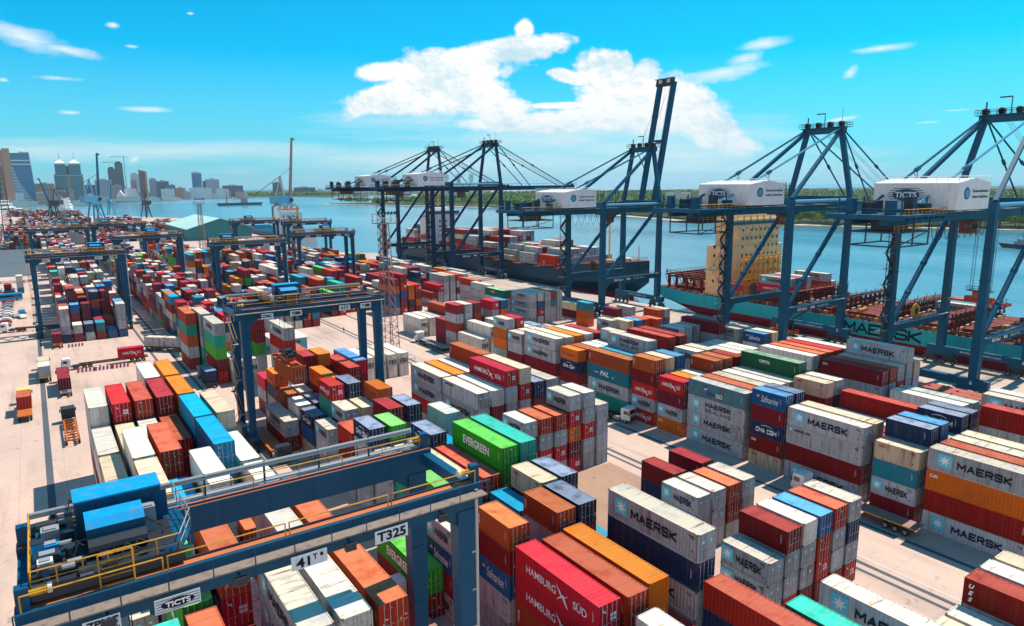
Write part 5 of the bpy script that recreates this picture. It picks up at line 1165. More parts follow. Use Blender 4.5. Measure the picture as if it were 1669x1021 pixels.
# --- navy ship, bow towards the camera
nx = 207.5; t2 = thing('container_ship', 'navy hulled container ship with white superstructure at the far end of the quay', 'ship', (nx, 310, WL))
b = MB(); secs = []
for y, hw, hwl, top in ((418, 12.5, 11, 8.5), (400, 14, 13.5, 8), (330, 14, 14, 7.6), (262, 14, 13, 7.8), (245, 14, 11.5, 8.2), (236, 13.4, 9.5, 11.2), (224, 11.5, 6.5, 12.2), (213, 8, 3.2, 13.2), (206, 3.6, .8, 14.0), (202, .3, .1, 14.5)):
    yw = y+(0 if y > 240 else (240-y)*.22)
    secs.append((y-310, yw-310, [(-hwl*.9, -2), (-hwl, 2.6), (-hw, 5+(top-7.6)*.5), (-hw, top+3), (hw, top+3), (hw, 5+(top-7.6)*.5), (hwl, 2.6), (hwl*.9, -2)]))
mats = ['hullred', 'hullnavy', 'hullnavy', 'deckred', 'hullnavy', 'hullnavy', 'hullred']
for (ya, wa, A), (yb, wb, B) in zip(secs[:-1], secs[1:]):
    for i in range(7):
        yy = lambda s, k: (s[1] if k in (0, 1, 6, 7) else s[0])
        b.quad((A[i][0], yy((ya, wa), i), A[i][1]), (B[i][0], yy((yb, wb), i), B[i][1]), (B[i+1][0], yy((yb, wb), i+1), B[i+1][1]), (A[i+1][0], yy((ya, wa), i+1), A[i+1][1]), mats[i])
b.poly([(x, secs[0][0], z) for x, z in secs[0][2]], 'hullnavy'); b.build('hull', t2)
b = MB(); b.rail((-13.8, -60, 11.2), (-13.8, 105, 10.8), 'grey', 1.1, 3, .08); b.rail((-11.3, -86, 15.4), (-2.2, -105, 17.3), 'grey', 1.1, 2, .08); b.rail((11.3, -86, 15.4), (2.2, -105, 17.3), 'grey', 1.1, 2, .08); b.build('deck_rail', t2)
b = MB(); b.tube((0, -84, 15), (0, -84, 36), .45, 'beige', 6); b.bar((-2, -84, 28), (2, -84, 28), .3, .3, 'beige'); b.bar((-1.4, -84, 32), (1.4, -84, 32), .3, .3, 'beige'); b.tube((0, -102, 17), (0, -102, 23), .25, 'beige', 5)
for x in (-5, 5): b.box(x-1.5, x+1.5, -92, -88, 15.2, 16.8, 'beige'); b.tube((x-2, -94, 16), (x+2, -94, 16), .9, 'grey', 8)
b.build('foremast', t2)
b = MB(); b.box(-12.6, 12.6, -72, -71.4, 11, 16.5, 'grey')
for i in range(10): b.box(-12.6+i*2.7, -12.2+i*2.7, -72.3, -72, 11, 16.5, 'grey')
b.build('wave_breaker', t2)
b = MB(); b.box(-11.5, 6.5, 62, 74, 10.5, 30, 'white'); b.box(-13.5, 9, 61, 66, 30, 33.6, 'white'); b.prism([(-16.5, 30.8), (-11, 27.5), (-11, 30.8)], 62, 64, 'white'); b.box(-8, 4, 63, 72, 33.6, 35, 'white'); hq = b.build('superstructure', t2)
MB().box(-13, 8.5, 60.9, 61, 31.2, 32.9, 'glass').build('bridge_window', hq)
for k in range(5):
    for i in range(4): MB().box(-9+i*4.2, -7.9+i*4.2, 61.9, 62.0, 14+k*3.1, 15.3+k*3.1, 'glass').build('window', hq)
b = MB(); b.tube((-2, 68, 35), (-2, 68, 43), .5, 'yel', 6); b.bar((-5, 68, 40), (1, 68, 40), .4, .4, 'yel'); b.box(2, 6, 78, 86, 10, 36, 'hullnavy'); b.build('radar_mast', t2)
b = MB(); b.box(-13.4, -11.6, 63, 70, 16, 19, 'red'); b.build('lifeboat', t2)
rd = random.Random(5); CW2 = 2.7
bays = [(-62, [2, 2, 3, 3, 3, 3, 2, 2, 3, 3]), (-46, [2, 3, 3, 2, 3, 4, 4, 4, 4, 3]), (-28, [1, 2, 3, 2, 2, 3, 3, 3, 3, 3]), (-10, [3, 3, 4, 4, 4, 4, 4, 5, 5, 5]), (5, [4, 4, 4, 5, 5, 5, 5, 5, 5, 5]), (20, [5, 5, 5, 5, 5, 5, 5, 5, 5, 5]), (36, [4, 5, 5, 5, 4, 4, 4, 4, 4, 4]), (78, [4, 4, 5, 5, 5, 5, 5, 5, 5, 5])]
cl = []
NM = {}
for bi, (y, hs_) in enumerate(bays):
    for r_, n in enumerate(hs_):
        for k in range(n):
            cl.append(dict(x=nx-13.2+r_*CW2, y=310+y, z=8.3+k*HS_, L=12.19, h=HS_, c=rd.choice('MMMSPPPHHDDRWWTc'), i=k, n=n))
df = far_field(cl, 'deck_cargo'); df.name = 'deck_cargo'; tag(df, 'mass of grey and red containers stacked on the navy ship deck', 'containers', None, 'stuff')
for y in (-53, -37, -19, -2, 13, 29, 46, 58):
    b = MB()
    for i in range(10): b.box(-13.3+i*2.9, -13.0+i*2.9, y-1, y-.7, 10.5, 13.5, 'beige')
    b.box(-13.5, 13.5, y-1.1, y-.5, 13.3, 13.6, 'beige'); b.build('hatch_stanchion', t2)
# --- orange and white ship beyond the far yard, grey harbour portal crane
t3 = thing('cargo_ship', 'white and orange cargo ship superstructure beyond the grey harbour crane', 'ship', (188, 640, WL))
b = MB(); b.prism([(-60, 0), (-52, 7), (70, 7), (80, 10), (60, 0)], -11, 11, 'hullnavy', 'x'); b.build('hull', t3)
b = MB(); b.box(-11, 9, -28, -15, 7, 26, 'white'); b.box(-9, 7, -27, -16, 26, 28, 'white'); b.box(-9.2, 7.2, -27.2, -15.8, 28, 28.8, 'orange')
b.build('superstructure', t3)
for k in range(4):
    for i in range(4): MB().box(-8+i*4, -6.8+i*4, -28.2, -28, 12+k*3.2, 13.6+k*3.2, 'glass').build('window', t3)
b = MB(); b.tube((0, 30, 7), (0, 30, 30), 1., 'brown', 6); b.bar((0, 30, 28), (-3, 2, 34), 1, 1, 'brown'); b.build('deck_crane', t3)
b = MB(); b.hexa([(-5, -50, 7), (5, -50, 7), (5, -36, 7), (-5, -36, 7), (-2, -47, 16), (2, -47, 16), (2, -40, 16), (-2, -40, 16)], 'dk'); b.tube((0, -44, 14), (0, -44, 32), .9, 'yel', 6); b.build('foremast', t3)
t4 = thing('patrol_boat', 'small grey boat on the bright water at the right edge', 'boat', (588, 205, WL), R(70))
b = MB(); b.prism([(-14, 0), (-15, 2.6), (15, 3.2), (11, 0)], -3, 3, 'dk'); b.build('hull', t4); b = MB(); b.box(-7, 3, -2.2, 2.2, 2.6, 5.2, 'grey'); b.box(-4, 1, -1.8, 1.8, 5.2, 7, 'grey'); b.tube((-2, 0, 7), (-2, 0, 12), .2, 'dk', 5); b.build('wheelhouse', t4)
t5 = thing('barge', 'low dark barge with red lattice mast on the water before the city', 'boat', (430, 1830, WL), R(10))
b = MB(); b.prism([(-46, 0), (-50, 6), (60, 6), (56, 0)], -9, 9, 'dk'); b.build('hull', t5); b = MB(); b.box(10, 22, -6, 6, 6, 18, 'grey'); b.build('wheelhouse', t5); b = MB(); b.tube((-28, 0, 6), (-28, 0, 40), 1.4, 'red', 6, .6); b.build('mast', t5)
for i, (x, y, hh, c1_) in enumerate([(-40, 1490, 34, 'white passenger ship with stepped decks moored at the far left wharf'), (60, 1640, 36, 'white ferry with red bow stripe moored beyond the far left wharf')]):
    q = thing('passenger_ship', c1_, 'ship', (x, y, WL), R(65+i*20))
    b = MB(); b.prism([(-48, 0), (-52, 9), (50, 12), (42, 0)], -9, 9, 'white'); b.build('hull', q); b = MB(); b.box(-42, 30, -8, 8, 9, 15, 'white'); b.box(-36, 22, -7, 7, 15, 21, 'white'); b.box(-24, 14, -6, 6, 21, 27, 'white'); b.hexa([(-20, -2.5, 27), (-12, -2.5, 27), (-12, 2.5, 27), (-20, 2.5, 27), (-21, -2, hh), (-14, -2, hh), (-14, 2, hh), (-21, 2, hh)], 'red'); b.build('deckhouse', q)
    b = MB(); 
    for k in range(3): b.box(-38+k*5, 26-k*6, -8.1+k, -8.0+k, 11.2+k*6, 12.8+k*6, 'glass')
    b.build('window_band', q)
def lattice(b, x, y, z0, z1, w0, w1, mat, n=10, r=.09):
    C4 = ((-1, -1), (1, -1), (1, 1), (-1, 1)); Pz = lambda i, k: Vector((x+C4[i][0]*(w0+(w1-w0)*k/n)/2, y+C4[i][1]*(w0+(w1-w0)*k/n)/2, z0+(z1-z0)*k/n))
    for i in range(4): b.tube(Pz(i, 0), Pz(i, n), r*1.5, mat, 4)
    for k in range(n):
        for i in range(4):
            j = (i+1) % 4; b.tube(Pz(i, k), Pz(j, k+1), r, mat, 3)
            if k % 2 == 0: b.tube(Pz(i, k), Pz(j, k), r, mat, 3)
def harbour_crane(x, y, rz, label, s=1., col='grey', jib=72, ang=82, jm='sts'):
    t = thing('harbour_crane', label, 'harbour crane', (x, y, 0), rz, 'slewing harbour cranes')
    for u in (-8, 8):
        for v in (-7, 7): b = MB(); b.bar((u*s, v*s, 0), (u*.45*s, v*.45*s, 28*s), 1.7*s, 1.7*s, col); b.build('leg', t)
    b = MB(); b.box(-7*s, 7*s, -6*s, 6*s, 27*s, 29*s, col); b.bar((-8*s, -7*s, 2), (3.6*s, -7*s*.45, 27*s), .8, .8, col); b.bar((8*s, -7*s, 2), (-3.6*s, -7*s*.45, 27*s), .8, .8, col); b.build('portal', t)
    b = MB(); b.box(-14*s, 5*s, -4*s, 4*s, 29*s, 36*s, 'dk' if col == 'dk' else 'tube'); b.box(2*s, 5.2*s, -5*s, -2*s, 31*s, 34*s, 'glass'); b.build('slewing_house', t)
    b = MB(); a = R(ang); base = Vector((5*s, 0, 32*s)); tip = base+Vector((cos(a)*jib*s, 0, sin(a)*jib*s))
    b.bar(base, tip, 2.2*s, 2.2*s, jm, (0, 1, 0), 1.4*s, 1.4*s); b.bar(tip, tip+Vector((2.6*s, 0, -1.4*s)), 1.6*s, 1.2*s, jm); b.build('jib', t)
    b = MB(); top = Vector((-4*s, 0, 54*s)); b.bar((-1*s, 0, 36*s), top, 1.2*s, 1.4*s, col); b.bar((-10*s, 0, 36*s), top, .8*s, .8*s, col); b.tube(top, base+(tip-base)*.55, .35*s, col, 5); b.tube(top, (-34*s, 0, 36*s), .3*s, 'dk', 4); b.build('a_frame', t)
    return t
# ------------------------------------------------------------------ vehicles, people, masts, small things
def cab_mesh(col):
    k = 'cab'+col
    if k not in CMESH:
        b = MB()
        b.prism([(-1.0, .75), (-1.0, 2.9), (-.7, 3.15), (.75, 3.1), (1.02, 1.9), (1.06, .75)], -1.2, 1.2, col, 'x')
        CMESH[k] = b.mesh('cab'); fix(CMESH[k])
        b = MB(); b.hexa([(-1.05, .80, 1.95), (1.05, .80, 1.95), (1.05, 1.05, 1.95), (-1.05, 1.05, 1.95), (-1.0, .72, 2.75), (1.0, .72, 2.75), (1.0, .86, 2.75), (-1.0, .86, 2.75)], 'glass'); CMESH[k+'w'] = b.mesh('windscreen'); fix(CMESH[k+'w'])
        b = MB(); b.box(-1.22, -1.19, -.35, .6, 1.9, 2.6, 'glass'); b.box(1.19, 1.22, -.35, .6, 1.9, 2.6, 'glass'); CMESH[k+'s'] = b.mesh('side_window'); fix(CMESH[k+'s'])
        b = MB(); b.box(-1.1, 1.1, 1.06, 1.12, .55, 1.15, 'dk'); b.box(-1.0, 1.0, 1.055, 1.09, 1.2, 1.5, 'dk'); b.box(-1.45, -1.25, .85, .95, 1.8, 2.5, 'dk'); b.box(1.25, 1.45, .85, .95, 1.8, 2.5, 'dk'); CMESH[k+'g'] = b.mesh('grille'); fix(CMESH[k+'g'])
    return k
def wheel_mesh(r=.5, w_=.32):
    k = 'wh%.2f%.2f' % (r, w_)
    if k not in CMESH: CMESH[k] = MB().wheel((0, 0, 0), r, w_, (1, 0, 0)).mesh('wheel'); fix(CMESH[k])
    return CMESH[k]
def truck(x, y, hd, label, col='white', bed='brown', length=12.4, load=None, style='flat', trailer=True, stripe=False):
    """hd: heading angle, 0 = driving towards +Y; origin at the cab"""
    t = thing('lorry', label, 'lorry', (x, y, 0), -hd, 'lorries working in the yard')
    k = cab_mesh(col); c = link('cab', CMESH[k], t, (0, 1.6, 0)); link('windscreen', CMESH[k+'w'], c); link('side_window', CMESH[k+'s'], c); link('grille', CMESH[k+'g'], c)
    if stripe: b = MB(); b.box(-1.03, 1.03, 2.73, 2.76, 1.55, 1.85, 'yel'); b.build('sun_stripe', t)
    b = MB(); b.box(-.45, .45, -4.2, 1.2, .65, .95, 'dk'); b.box(-1.1, -.5, -1.2, .2, .5, 1.1, 'dk'); b.box(.5, 1.1, -1.2, .2, .5, 1.1, 'grey'); b.build('chassis', t)
    for yy in (1.55, -2.3, -3.6):
        for xx in (-1., 1.): link('wheel', wheel_mesh(), t, (xx, yy, .5))
    if trailer:
        b = MB(); y0, y1 = -1.6-length, -1.2
        if style == 'flat':
            b.box(-1.22, 1.22, y0, y1, 1.22, 1.42, bed); b.box(-.5, .5, y0+.2, y1, .9, 1.22, 'dk'); b.box(-1.25, -1.2, y0, y1, 1.25, 1.4, 'yel' if stripe else bed)
        else:
            for xx in (-.9, .9): b.box(xx-.12, xx+.12, y0, y1, .95, 1.28, bed)
            n = int(length/1.6)
            for i in range(n+1): yy = y0+.1+(y1-y0-.3)*i/n; b.box(-1.18, 1.18, yy, yy+.2, 1.05, 1.30, bed)
            b.bar((-.8, y0+3, 1.2), (.8, y0+6, 1.2), .14, .14, bed); b.bar((.8, y0+3, 1.2), (-.8, y0+6, 1.2), .14, .14, bed)
        b.build('trailer_bed', t)
        for yy in (y0+1.2, y0+2.5, y0+3.8):
            for xx in (-1., 1.): link('wheel', wheel_mesh(.5, .34), t, (xx, yy, .5))
    return t
LORRY = [('u', 0)]
def on_truck(x, y, hd, off, L_, code, label, z=1.44):
    """container lying on a truck: off = distance of its middle behind the cab origin"""
    d = dict(x=0, y=0, z=z, L=L_, h=HS_, c=code, n=1, i=0, key='T', label=label)
    r = near_container(d, False); r['group'] = 'containers riding on lorries'
    m_ = Matrix.Translation((x, y, 0)) @ Matrix.Rotation(-hd, 4, 'Z') @ Matrix.Translation((-CW/2, -off-L_/2, z)); r.matrix_world = m_; return r
# heading: angle clockwise from +Y
truck(4.8, 206.3, R(-90), 'white-cabbed lorry with rust skeletal trailer by the red striped barriers', bed='rust', length=15.5, style='skel'); on_truck(4.8, 206.3, R(-90), 13.2, 6.058, 'H', 'bright red bird-logo container on a lorry by the striped barriers')
truck(33.5, 209, R(135), 'white lorry pulling two grey containers across the yard road', bed='rust', length=13.2, style='skel'); on_truck(33.5, 209, R(135), 4.7, 6.058, 'P', 'grey container nearest the cab of the two-container lorry'); on_truck(33.5, 209, R(135), 11.1, 6.058, 'M', 'grey star-badged rear container of the two-container lorry')
truck(-1.4, 210, 0., 'cream lorry with yellow underframe beside the dark roadway strip', col='offw', bed='yel', length=13, style='flat'); on_truck(-1.4, 210, 0, 4.8, 6.058, 'c', 'cream container front of the yellow-framed lorry on left road'); on_truck(-1.4, 210, 0, 11.2, 6.058, 'P', 'grey container rear of the yellow-framed lorry on left road')
truck(2.1, 193, 0., 'lorry with maroon container facing away, right of the dark strip', bed='grey', length=13, style='skel'); on_truck(2.1, 193, 0, 6.5, 12.19, 'Z', 'maroon container on the lorry right of the dark strip')
truck(-5.4, 178, 0., 'orange-bedded lorry with brick-red container on the far left road', col='hivis', bed='orange', length=12.6); on_truck(-5.4, 178, 0, 6.0, 6.058, 'R', 'brick-red container on the orange-bedded lorry at far left')
truck(1.8, 158, 0., 'empty orange skeletal trailer with dark tractor beside the near left stacks', col='dk', bed='orange', length=13.2, style='skel')
truck(2.4, 250, 0., 'lorry under the far left gantry, orange trailer and maroon load', bed='orange', length=12.6, style='skel'); on_truck(2.4, 250, 0, 9.0, 6.058, 'Z', 'maroon container on the orange trailer under the far left gantry')
truck(-9.5, 273, R(-80), 'white lorry with empty rust-orange trailer by the parked cars', bed='rust', length=12.4, style='skel')
truck(91.6, 95.5, R(165), 'white lorry with yellow stripe emerging from the central lane stacks', bed='dk', length=12.6, style='skel', stripe=True)
truck(91.6, 54.6, 0., 'white lorry with long dark flatbed parked under the star-badged stacks', bed='brown', length=13.8, stripe=True)
truck(91.5, 180.5, R(0), 'white lorry with grey flatbed beside the white refrigerated stack', bed='grey', length=13.4)
truck(28.7, 64.0, R(0), 'white lorry seen between the legs of the foreground gantry', bed='brown', length=12.6)
truck(30.7, 115, R(180), 'lorry with empty orange flatbed at the foot of the middle gantry', col='dk', bed='orange', length=13)
truck(30.4, 176, R(0), 'dark lorry carrying a navy container behind the middle gantry left leg', col='grey', bed='dk', length=8, style='skel'); on_truck(30.4, 176, 0, 5.6, 6.058, 'n', 'pale-roofed navy container on the lorry behind the middle gantry leg')
truck(-12, 384, R(0), 'maroon-loaded lorry far up the left asphalt road', col='dk', bed='dk'); on_truck(-12, 384, 0, 6, 6.058, 'D', 'dark red container on the lorry far up the left road')
def car_proto(col):
    b = MB(); S_ = [(-2.1, .35), (-2.15, .8), (-1.7, .95), (-1.2, 1.42), (.35, 1.45), (1.05, .98), (1.95, .82), (2.12, .45)]
    b.prism([(u, v) for u, v in S_], -.86, .86, col, 'x'); return b
CARC = [('white', 'white'), ('galv', 'silver'), ('white', 'white'), ('grey', 'grey'), ('white', 'white'), ('red', 'red'), ('galv', 'silver'), ('white', 'white'), ('rtgl', 'blue')]
def car(x, y, rz, label, col, van=False, pick=False, group='parked cars by the left road'):
    t = thing('parked_car', label, 'car', (x, y, 0), rz, group)
    b = MB()
    if pick:
        b.prism([(-2.6, .5), (-2.6, 1.05), (-.6, 1.05), (-.4, 1.75), (.9, 1.75), (1.5, 1.1), (2.5, .98), (2.6, .5)], -.9, .9, col, 'x')
    else: b = car_proto(col)
    b.build('body', t)
    b = MB()
    if pick: b.hexa([(-.91, -.3, 1.15), (.91, -.3, 1.15), (.91, 1.2, 1.15), (-.91, 1.2, 1.15), (-.85, -.25, 1.65), (.85, -.25, 1.65), (.85, .88, 1.65), (-.85, .88, 1.65)], 'glass'); b.box(-.8, .8, -2.5, -.7, 1.0, 1.06, 'dk')
    else: b.hexa([(-.88, -1.4, .98), (.88, -1.4, .98), (.88, .92, .98), (-.88, .92, .98), (-.8, -1.08, 1.38), (.8, -1.08, 1.38), (.8, .3, 1.38), (-.8, .3, 1.38)], 'glass')
    b.build('window', t)
    for yy in (-1.35, 1.3) if not pick else (-1.7, 1.6):
        for xx in (-.8, .8): link('wheel', wheel_mesh(.33, .22), t, (xx, yy, .33))
    return t
SH = {'white': 'white', 'galv': 'silver', 'grey': 'grey', 'red': 'red', 'rtgl': 'blue'}
rd = random.Random(21); n = 0
for i in range(20):
    y = 285+i*5.6; x = -15.2+(-.01*i)
    for j in range(2):
        xx = x+j*4.8-1.0
        c_, cn = CARC[(i*2+j*3) % 9]
        if j == 1 and i % 4 == 3: continue
        car(xx, y+rd.uniform(-.3, .3), R(90+rd.uniform(-4, 4)), '%s car, %s from the near end of the %s parking row' % (cn, NUM[i], 'outer' if j == 0 else 'inner'), c_)
car(-6.5, 300, R(15), 'white saloon parked alone nearest the left roadway strip', 'white'); car(-8.4, 303, R(12), 'dark grey saloon beside the lone white one by left road', 'grey'); car(-6.6, 309.5, R(10), 'blue-roofed pickup behind the two lone saloons', 'rtgl', pick=True)
car(176.8, 155.5, R(125), 'silver pickup truck parked on the quay apron under the raised-boom crane', 'galv', pick=True, group='vehicles on the quay')
bs = thing('bus', 'turquoise bus parked behind the rows of cars on the left', 'bus', (-12, 350, 0), R(92)); b = MB(); b.box(-1.25, 1.25, -5.5, 5.5, .5, 3.1, 'rtgl'); b.build('body', bs); b = MB(); b.box(-1.28, 1.28, -5.2, 5.2, 1.6, 2.5, 'glass'); b.build('window', bs)
for yy in (-3.5, 3.5):
    for xx in (-1.1, 1.1): link('wheel', wheel_mesh(.5, .3), bs, (xx, yy, .5))
for i, (x, y, c_) in enumerate([(-8.5, 372, 'T'), (-8.5, 372, 'P'), (-8.5, 372, 'W')]):
    d = dict(x=x, y=y, z=i*HS_, L=6.058, h=HS_, c=c_, n=3, i=i, key='A', label='%s container of the lone stack beside the parked cars' % ('bottom teal', 'middle grey', 'top white')[i]); near_container(d, False)
# people
def person(x, y, rz, top, label, vest=False):
    t = thing('person', label, 'person', (x, y, 0), rz)
    vs = [(0, 0, .95), (0, 0, 1.2), (0, 0, 1.42), (0, .02, 1.55), (0, .03, 1.68), (.1, .02, .9), (.12, .12, .5), (.12, .10, .08), (.12, .26, .04), (-.1, 0, .9), (-.12, -.12, .5), (-.12, -.2, .08), (-.12, -.05, .04), (.2, 0, 1.38), (.27, -.05, 1.1), (.27, .08, .86), (.27, .10, .76), (-.2, 0, 1.38), (-.27, .05, 1.1), (-.27, .14, .88), (-.27, .16, .78)]
    es = [(0, 1), (1, 2), (2, 3), (3, 4), (0, 5), (5, 6), (6, 7), (7, 8), (0, 9), (9, 10), (10, 11), (11, 12), (2, 13), (13, 14), (14, 15), (15, 16), (2, 17), (17, 18), (18, 19), (19, 20)]
    rs = [.15, .15, .15, .06, .11, .1, .07, .05, .04, .1, .07, .05, .04, .07, .05, .04, .035, .07, .05, .04, .035]
    me = bpy.data.meshes.new('body'); me.from_pydata(vs, es, []); o = link('body', me, t)
    md = o.modifiers.new('skin', 'SKIN')
    for v, r_ in zip(me.skin_vertices[0].data, rs): v.radius = (r_, r_)
    me.skin_vertices[0].data[0].use_root = True
    o.modifiers.new('sub', 'SUBSURF').levels = 1; me.materials.append(M[top])
    b = MB(); b.tube((0, .03, 1.60), (0, .03, 1.74), .105, 'skin', 10, .09); b.tube((0, .03, 1.735), (0, .03, 1.80), .12, 'white' if vest else 'blk', 10, .07); b.build('head', t)
    b = MB(); b.tube((0, 0, .86), (0, 0, 1.36), .19, top, 10, .20); b.build('shirt', t)
person(77.9, 207.8, R(30), 'cloth', 'person in dark clothes walking alone across the open concrete near the shed'); person(29.3, 201.9, R(160), 'hivis', 'person in a yellow high visibility vest beside the two-container lorry', True); person(-6.3, 410, R(0), 'red', 'person in red standing on the far left asphalt road')
# striped barriers
def barrier(x, y, rz, label):
    t = tag(link('traffic_barrier', None, None, (x, y, 0)), label, 'barrier', 'red and white striped barriers'); t.rotation_euler = (0, 0, rz)
    b = MB(); n = 9
    for i in range(n):
        m_ = 'red' if i % 2 == 0 else 'letw'; u0, u1 = -1.9+i*3.8/n, -1.9+(i+1)*3.8/n
        b.hexa([(u0, -.35, 0), (u1, -.35, 0), (u1, .35, 0), (u0, .35, 0), (u0+.12, -.1, .95), (u1+.12, -.1, .95), (u1+.12, .1, .95), (u0+.12, .1, .95)], m_)
    b.build('barrier_block', t); return t
for i, (x, y) in enumerate([(7.2, 201.6), (11.0, 201.3), (14.8, 201.1)]): barrier(x, y, R(-2), ('left of the three striped barriers in front of the red-loaded lorry', 'middle of the three striped barriers in front of the red-loaded lorry', 'right of the three striped barriers in front of the red-loaded lorry')[i])
barrier(6.6, 236, R(0), 'single striped barrier below the white sign at the far left block')
sg = thing('road_sign', 'white rectangular board on a post in front of the far left block', 'sign', (6.8, 244.5, 0)); b = MB(); b.tube((0, 0, 0), (0, 0, 2.2), .07, 'grey', 6); b.build('post', sg); b = MB(); b.box(-.9, .9, -.04, .04, 2.2, 3.5, 'signw'); b.build('board', sg)
cn = thing('traffic_cone', 'small red cone standing by the red-loaded lorry trailer', 'cone', (18.4, 203.4, 0)); b = MB(); b.box(-.25, .25, -.25, .25, 0, .06, 'red'); b.tube((0, 0, .06), (0, 0, .9), .2, 'red', 10, .05); b.build('cone_body', cn)
# shed
s_ = thing('small_building', 'small turquoise shed with pale flat roof beyond the middle gantry', 'shed', (56.6, 192.5, 0))
b = MB(); b.box(-4.5, 4.5, 0, 11, 0, 3.4, 'sh1'  if 'sh1' in M else 'tube'); b.build('wall', s_); b = MB(); b.box(-4.9, 4.9, -.4, 11.4, 3.4, 3.65, 'offw'); b.build('roof', s_); b = MB(); b.box(-3.6, 2.6, -.06, 0, 2.1, 2.9, 'glass'); 
for i in range(6): b.box(-3.65+i*1.25, -3.55+i*1.25, -.09, -.06, 2.05, 2.95, 'tube')
b.build('window', s_)
# light masts
def mast(x, y, h, label, col='brown', w0=4.4, w1=1.6, head=True):
    t = thing('light_mast', label, 'light mast', (x, y, 0), 0, 'lattice masts'); b = MB(); lattice(b, 0, 0, 0, h, w0, w1, col, max(6, int(h/2.2)), .08 if h < 60 else .16); b.build('lattice_tower', t)
    if head:
        b = MB(); b.box(-2.8, 2.8, -1.6, 1.6, h, h+.2, 'grey'); b.rail((-2.8, -1.6, h+.2), (2.8, -1.6, h+.2), 'offw', 1.2, 1.4, .06); b.rail((-2.8, 1.6, h+.2), (2.8, 1.6, h+.2), 'offw', 1.2, 1.4, .06); b.box(-2.8, 2.8, -1.6, 1.6, h+2.4, h+2.5, 'grey')
        for x_ in (-2.6, 2.6):
            for y_ in (-1.5, 1.5): b.tube((x_, y_, h), (x_, y_, h+2.5), .08, 'grey', 4)
        b.build('platform', t)
        for i in range(6): b = MB(); b.box(-2.6+i*.9, -2.0+i*.9, -1.9, -1.6, h+2.5, h+3.1, 'dk'); b.build('floodlight', t)
        b = MB(); b.tube((-.0, -w1/2-.3, 1), (0, -w1/2-.3, h), .16, 'brown', 5); b.build('cable_pipe', t)
    return t
mast(75.2, 167.5, 36.2, 'brown lattice floodlight mast rising beside the middle gantry')
b = MB(); b.box(-3.5, 3.5, -3.5, 3.5, 0, .9, 'conc2'); 
fb = thing('mast_base_fence', 'red cabinet and low railing at the foot of the lattice mast', 'railing', (75.2, 167.5, 0)); b2 = MB(); b2.rail((-5, -5, 0), (5, -5, 0), 'galv', 1.2, 2, .06); b2.rail((-5, -5, 0), (-5, 5, 0), 'galv', 1.2, 2, .06); b2.rail((5, -5, 0), (5, 5, 0), 'galv', 1.2, 2, .06); b2.build('railing', fb); b2 = MB(); b2.box(-1.4, .6, -4.2, -3, 0, 2.2, 'red'); b2.box(1.6, 3.2, -4, -3, 0, 1.5, 'offw'); b2.build('cabinet', fb)
mast(78.6, 424, 36, 'far lattice mast standing before the green-roofed warehouse', 'brown', 4, 1.6); mast(20, 620, 42, 'far lattice floodlight mast left of the warehouse', 'grey', 5, 2);  mast(-18, 760, 64, 'dark lattice tower above the distant orange stacks', 'dk', 7, 3, False)
# flat racks by the quay
def rack(x, y, z, label):
    t = thing('flat_rack', label, 'flat rack', (x, y, z), 0, 'rusty red flat racks by the quay')
    b = MB(); b.box(0, CW, 0, 12.19, 0, .6, 'frk'); b.build('deck', t)
    for y_ in (.05, 12.0): b = MB(); b.box(.1, CW-.1, y_, y_+.14, .6, .82, 'frk'); b.build('folded_end', t)
    b = MB()
    for i in range(5):
        for x_ in (.05, CW-.25): b.box(x_, x_+.2, .8+i*2.6, 1.1+i*2.6, .6, .75, 'yel' if i in (1, 3) else 'dk')
    b.build('lashing_eye', t); return t
M['frk'] = paint('flat_rack_red', (.42, .10, .07), .75, dirt=.4)
for j, (y, nm) in enumerate(((51.5, 'far'), (38.4, 'near'))):
    for i in range(3):
        rack(139.4+i*2.6, y, 5.2, '%s flat rack in the top layer of the %s pile by the crane foot' % (('left', 'middle', 'right')[i], nm))
        for k in range(7): rack(139.4+i*2.6, y, .02+k*.73, '%s flat rack lower down in the %s pile by the crane foot, %s layer' % (('left', 'middle', 'right')[i], nm, NUM[k])) if i == 0 else None
# small service vehicle and spare spreader on the apron
b = MB(); sp = thing('mobile_crane', 'small orange mobile crane on the apron beneath the turquoise hull', 'mobile crane', (186.5, 124, 0), R(20)); b.box(-1.3, 1.3, -4, 4, .7, 1.6, 'ored'); b.box(-1.1, 1.1, -1, 2.2, 1.6, 3.4, 'orange'); b.build('body', sp); b = MB(); b.bar((0, 1, 2.4), (0, -6, 8), .5, .5, 'dk'); b.build('jib', sp)
for yy in (-2.6, 2.6):
    for xx in (-1.1, 1.1): link('wheel', wheel_mesh(.6, .4), sp, (xx, yy, .6))
harbour_crane(196, 655, R(18), 'grey portal crane with tall upright rust-brown jib beyond the yard', 1.0, 'galv', 57, 84, 'brown')
harbour_crane(60, 900, R(30), 'distant blue-grey harbour crane with raised jib left of the warehouse', 1.0, 'tube', 50, 86); harbour_crane(25, 1080, R(200), 'distant dark harbour crane among the far stacks', .8, 'dk', 40, 75); harbour_crane(140, 1150, R(120), 'distant small harbour crane by the water before the city', .7, 'dk', 40, 60); harbour_crane(110, 1320, R(70), 'farthest small harbour crane at the end of the wharf', .7, 'tube', 42, 70)
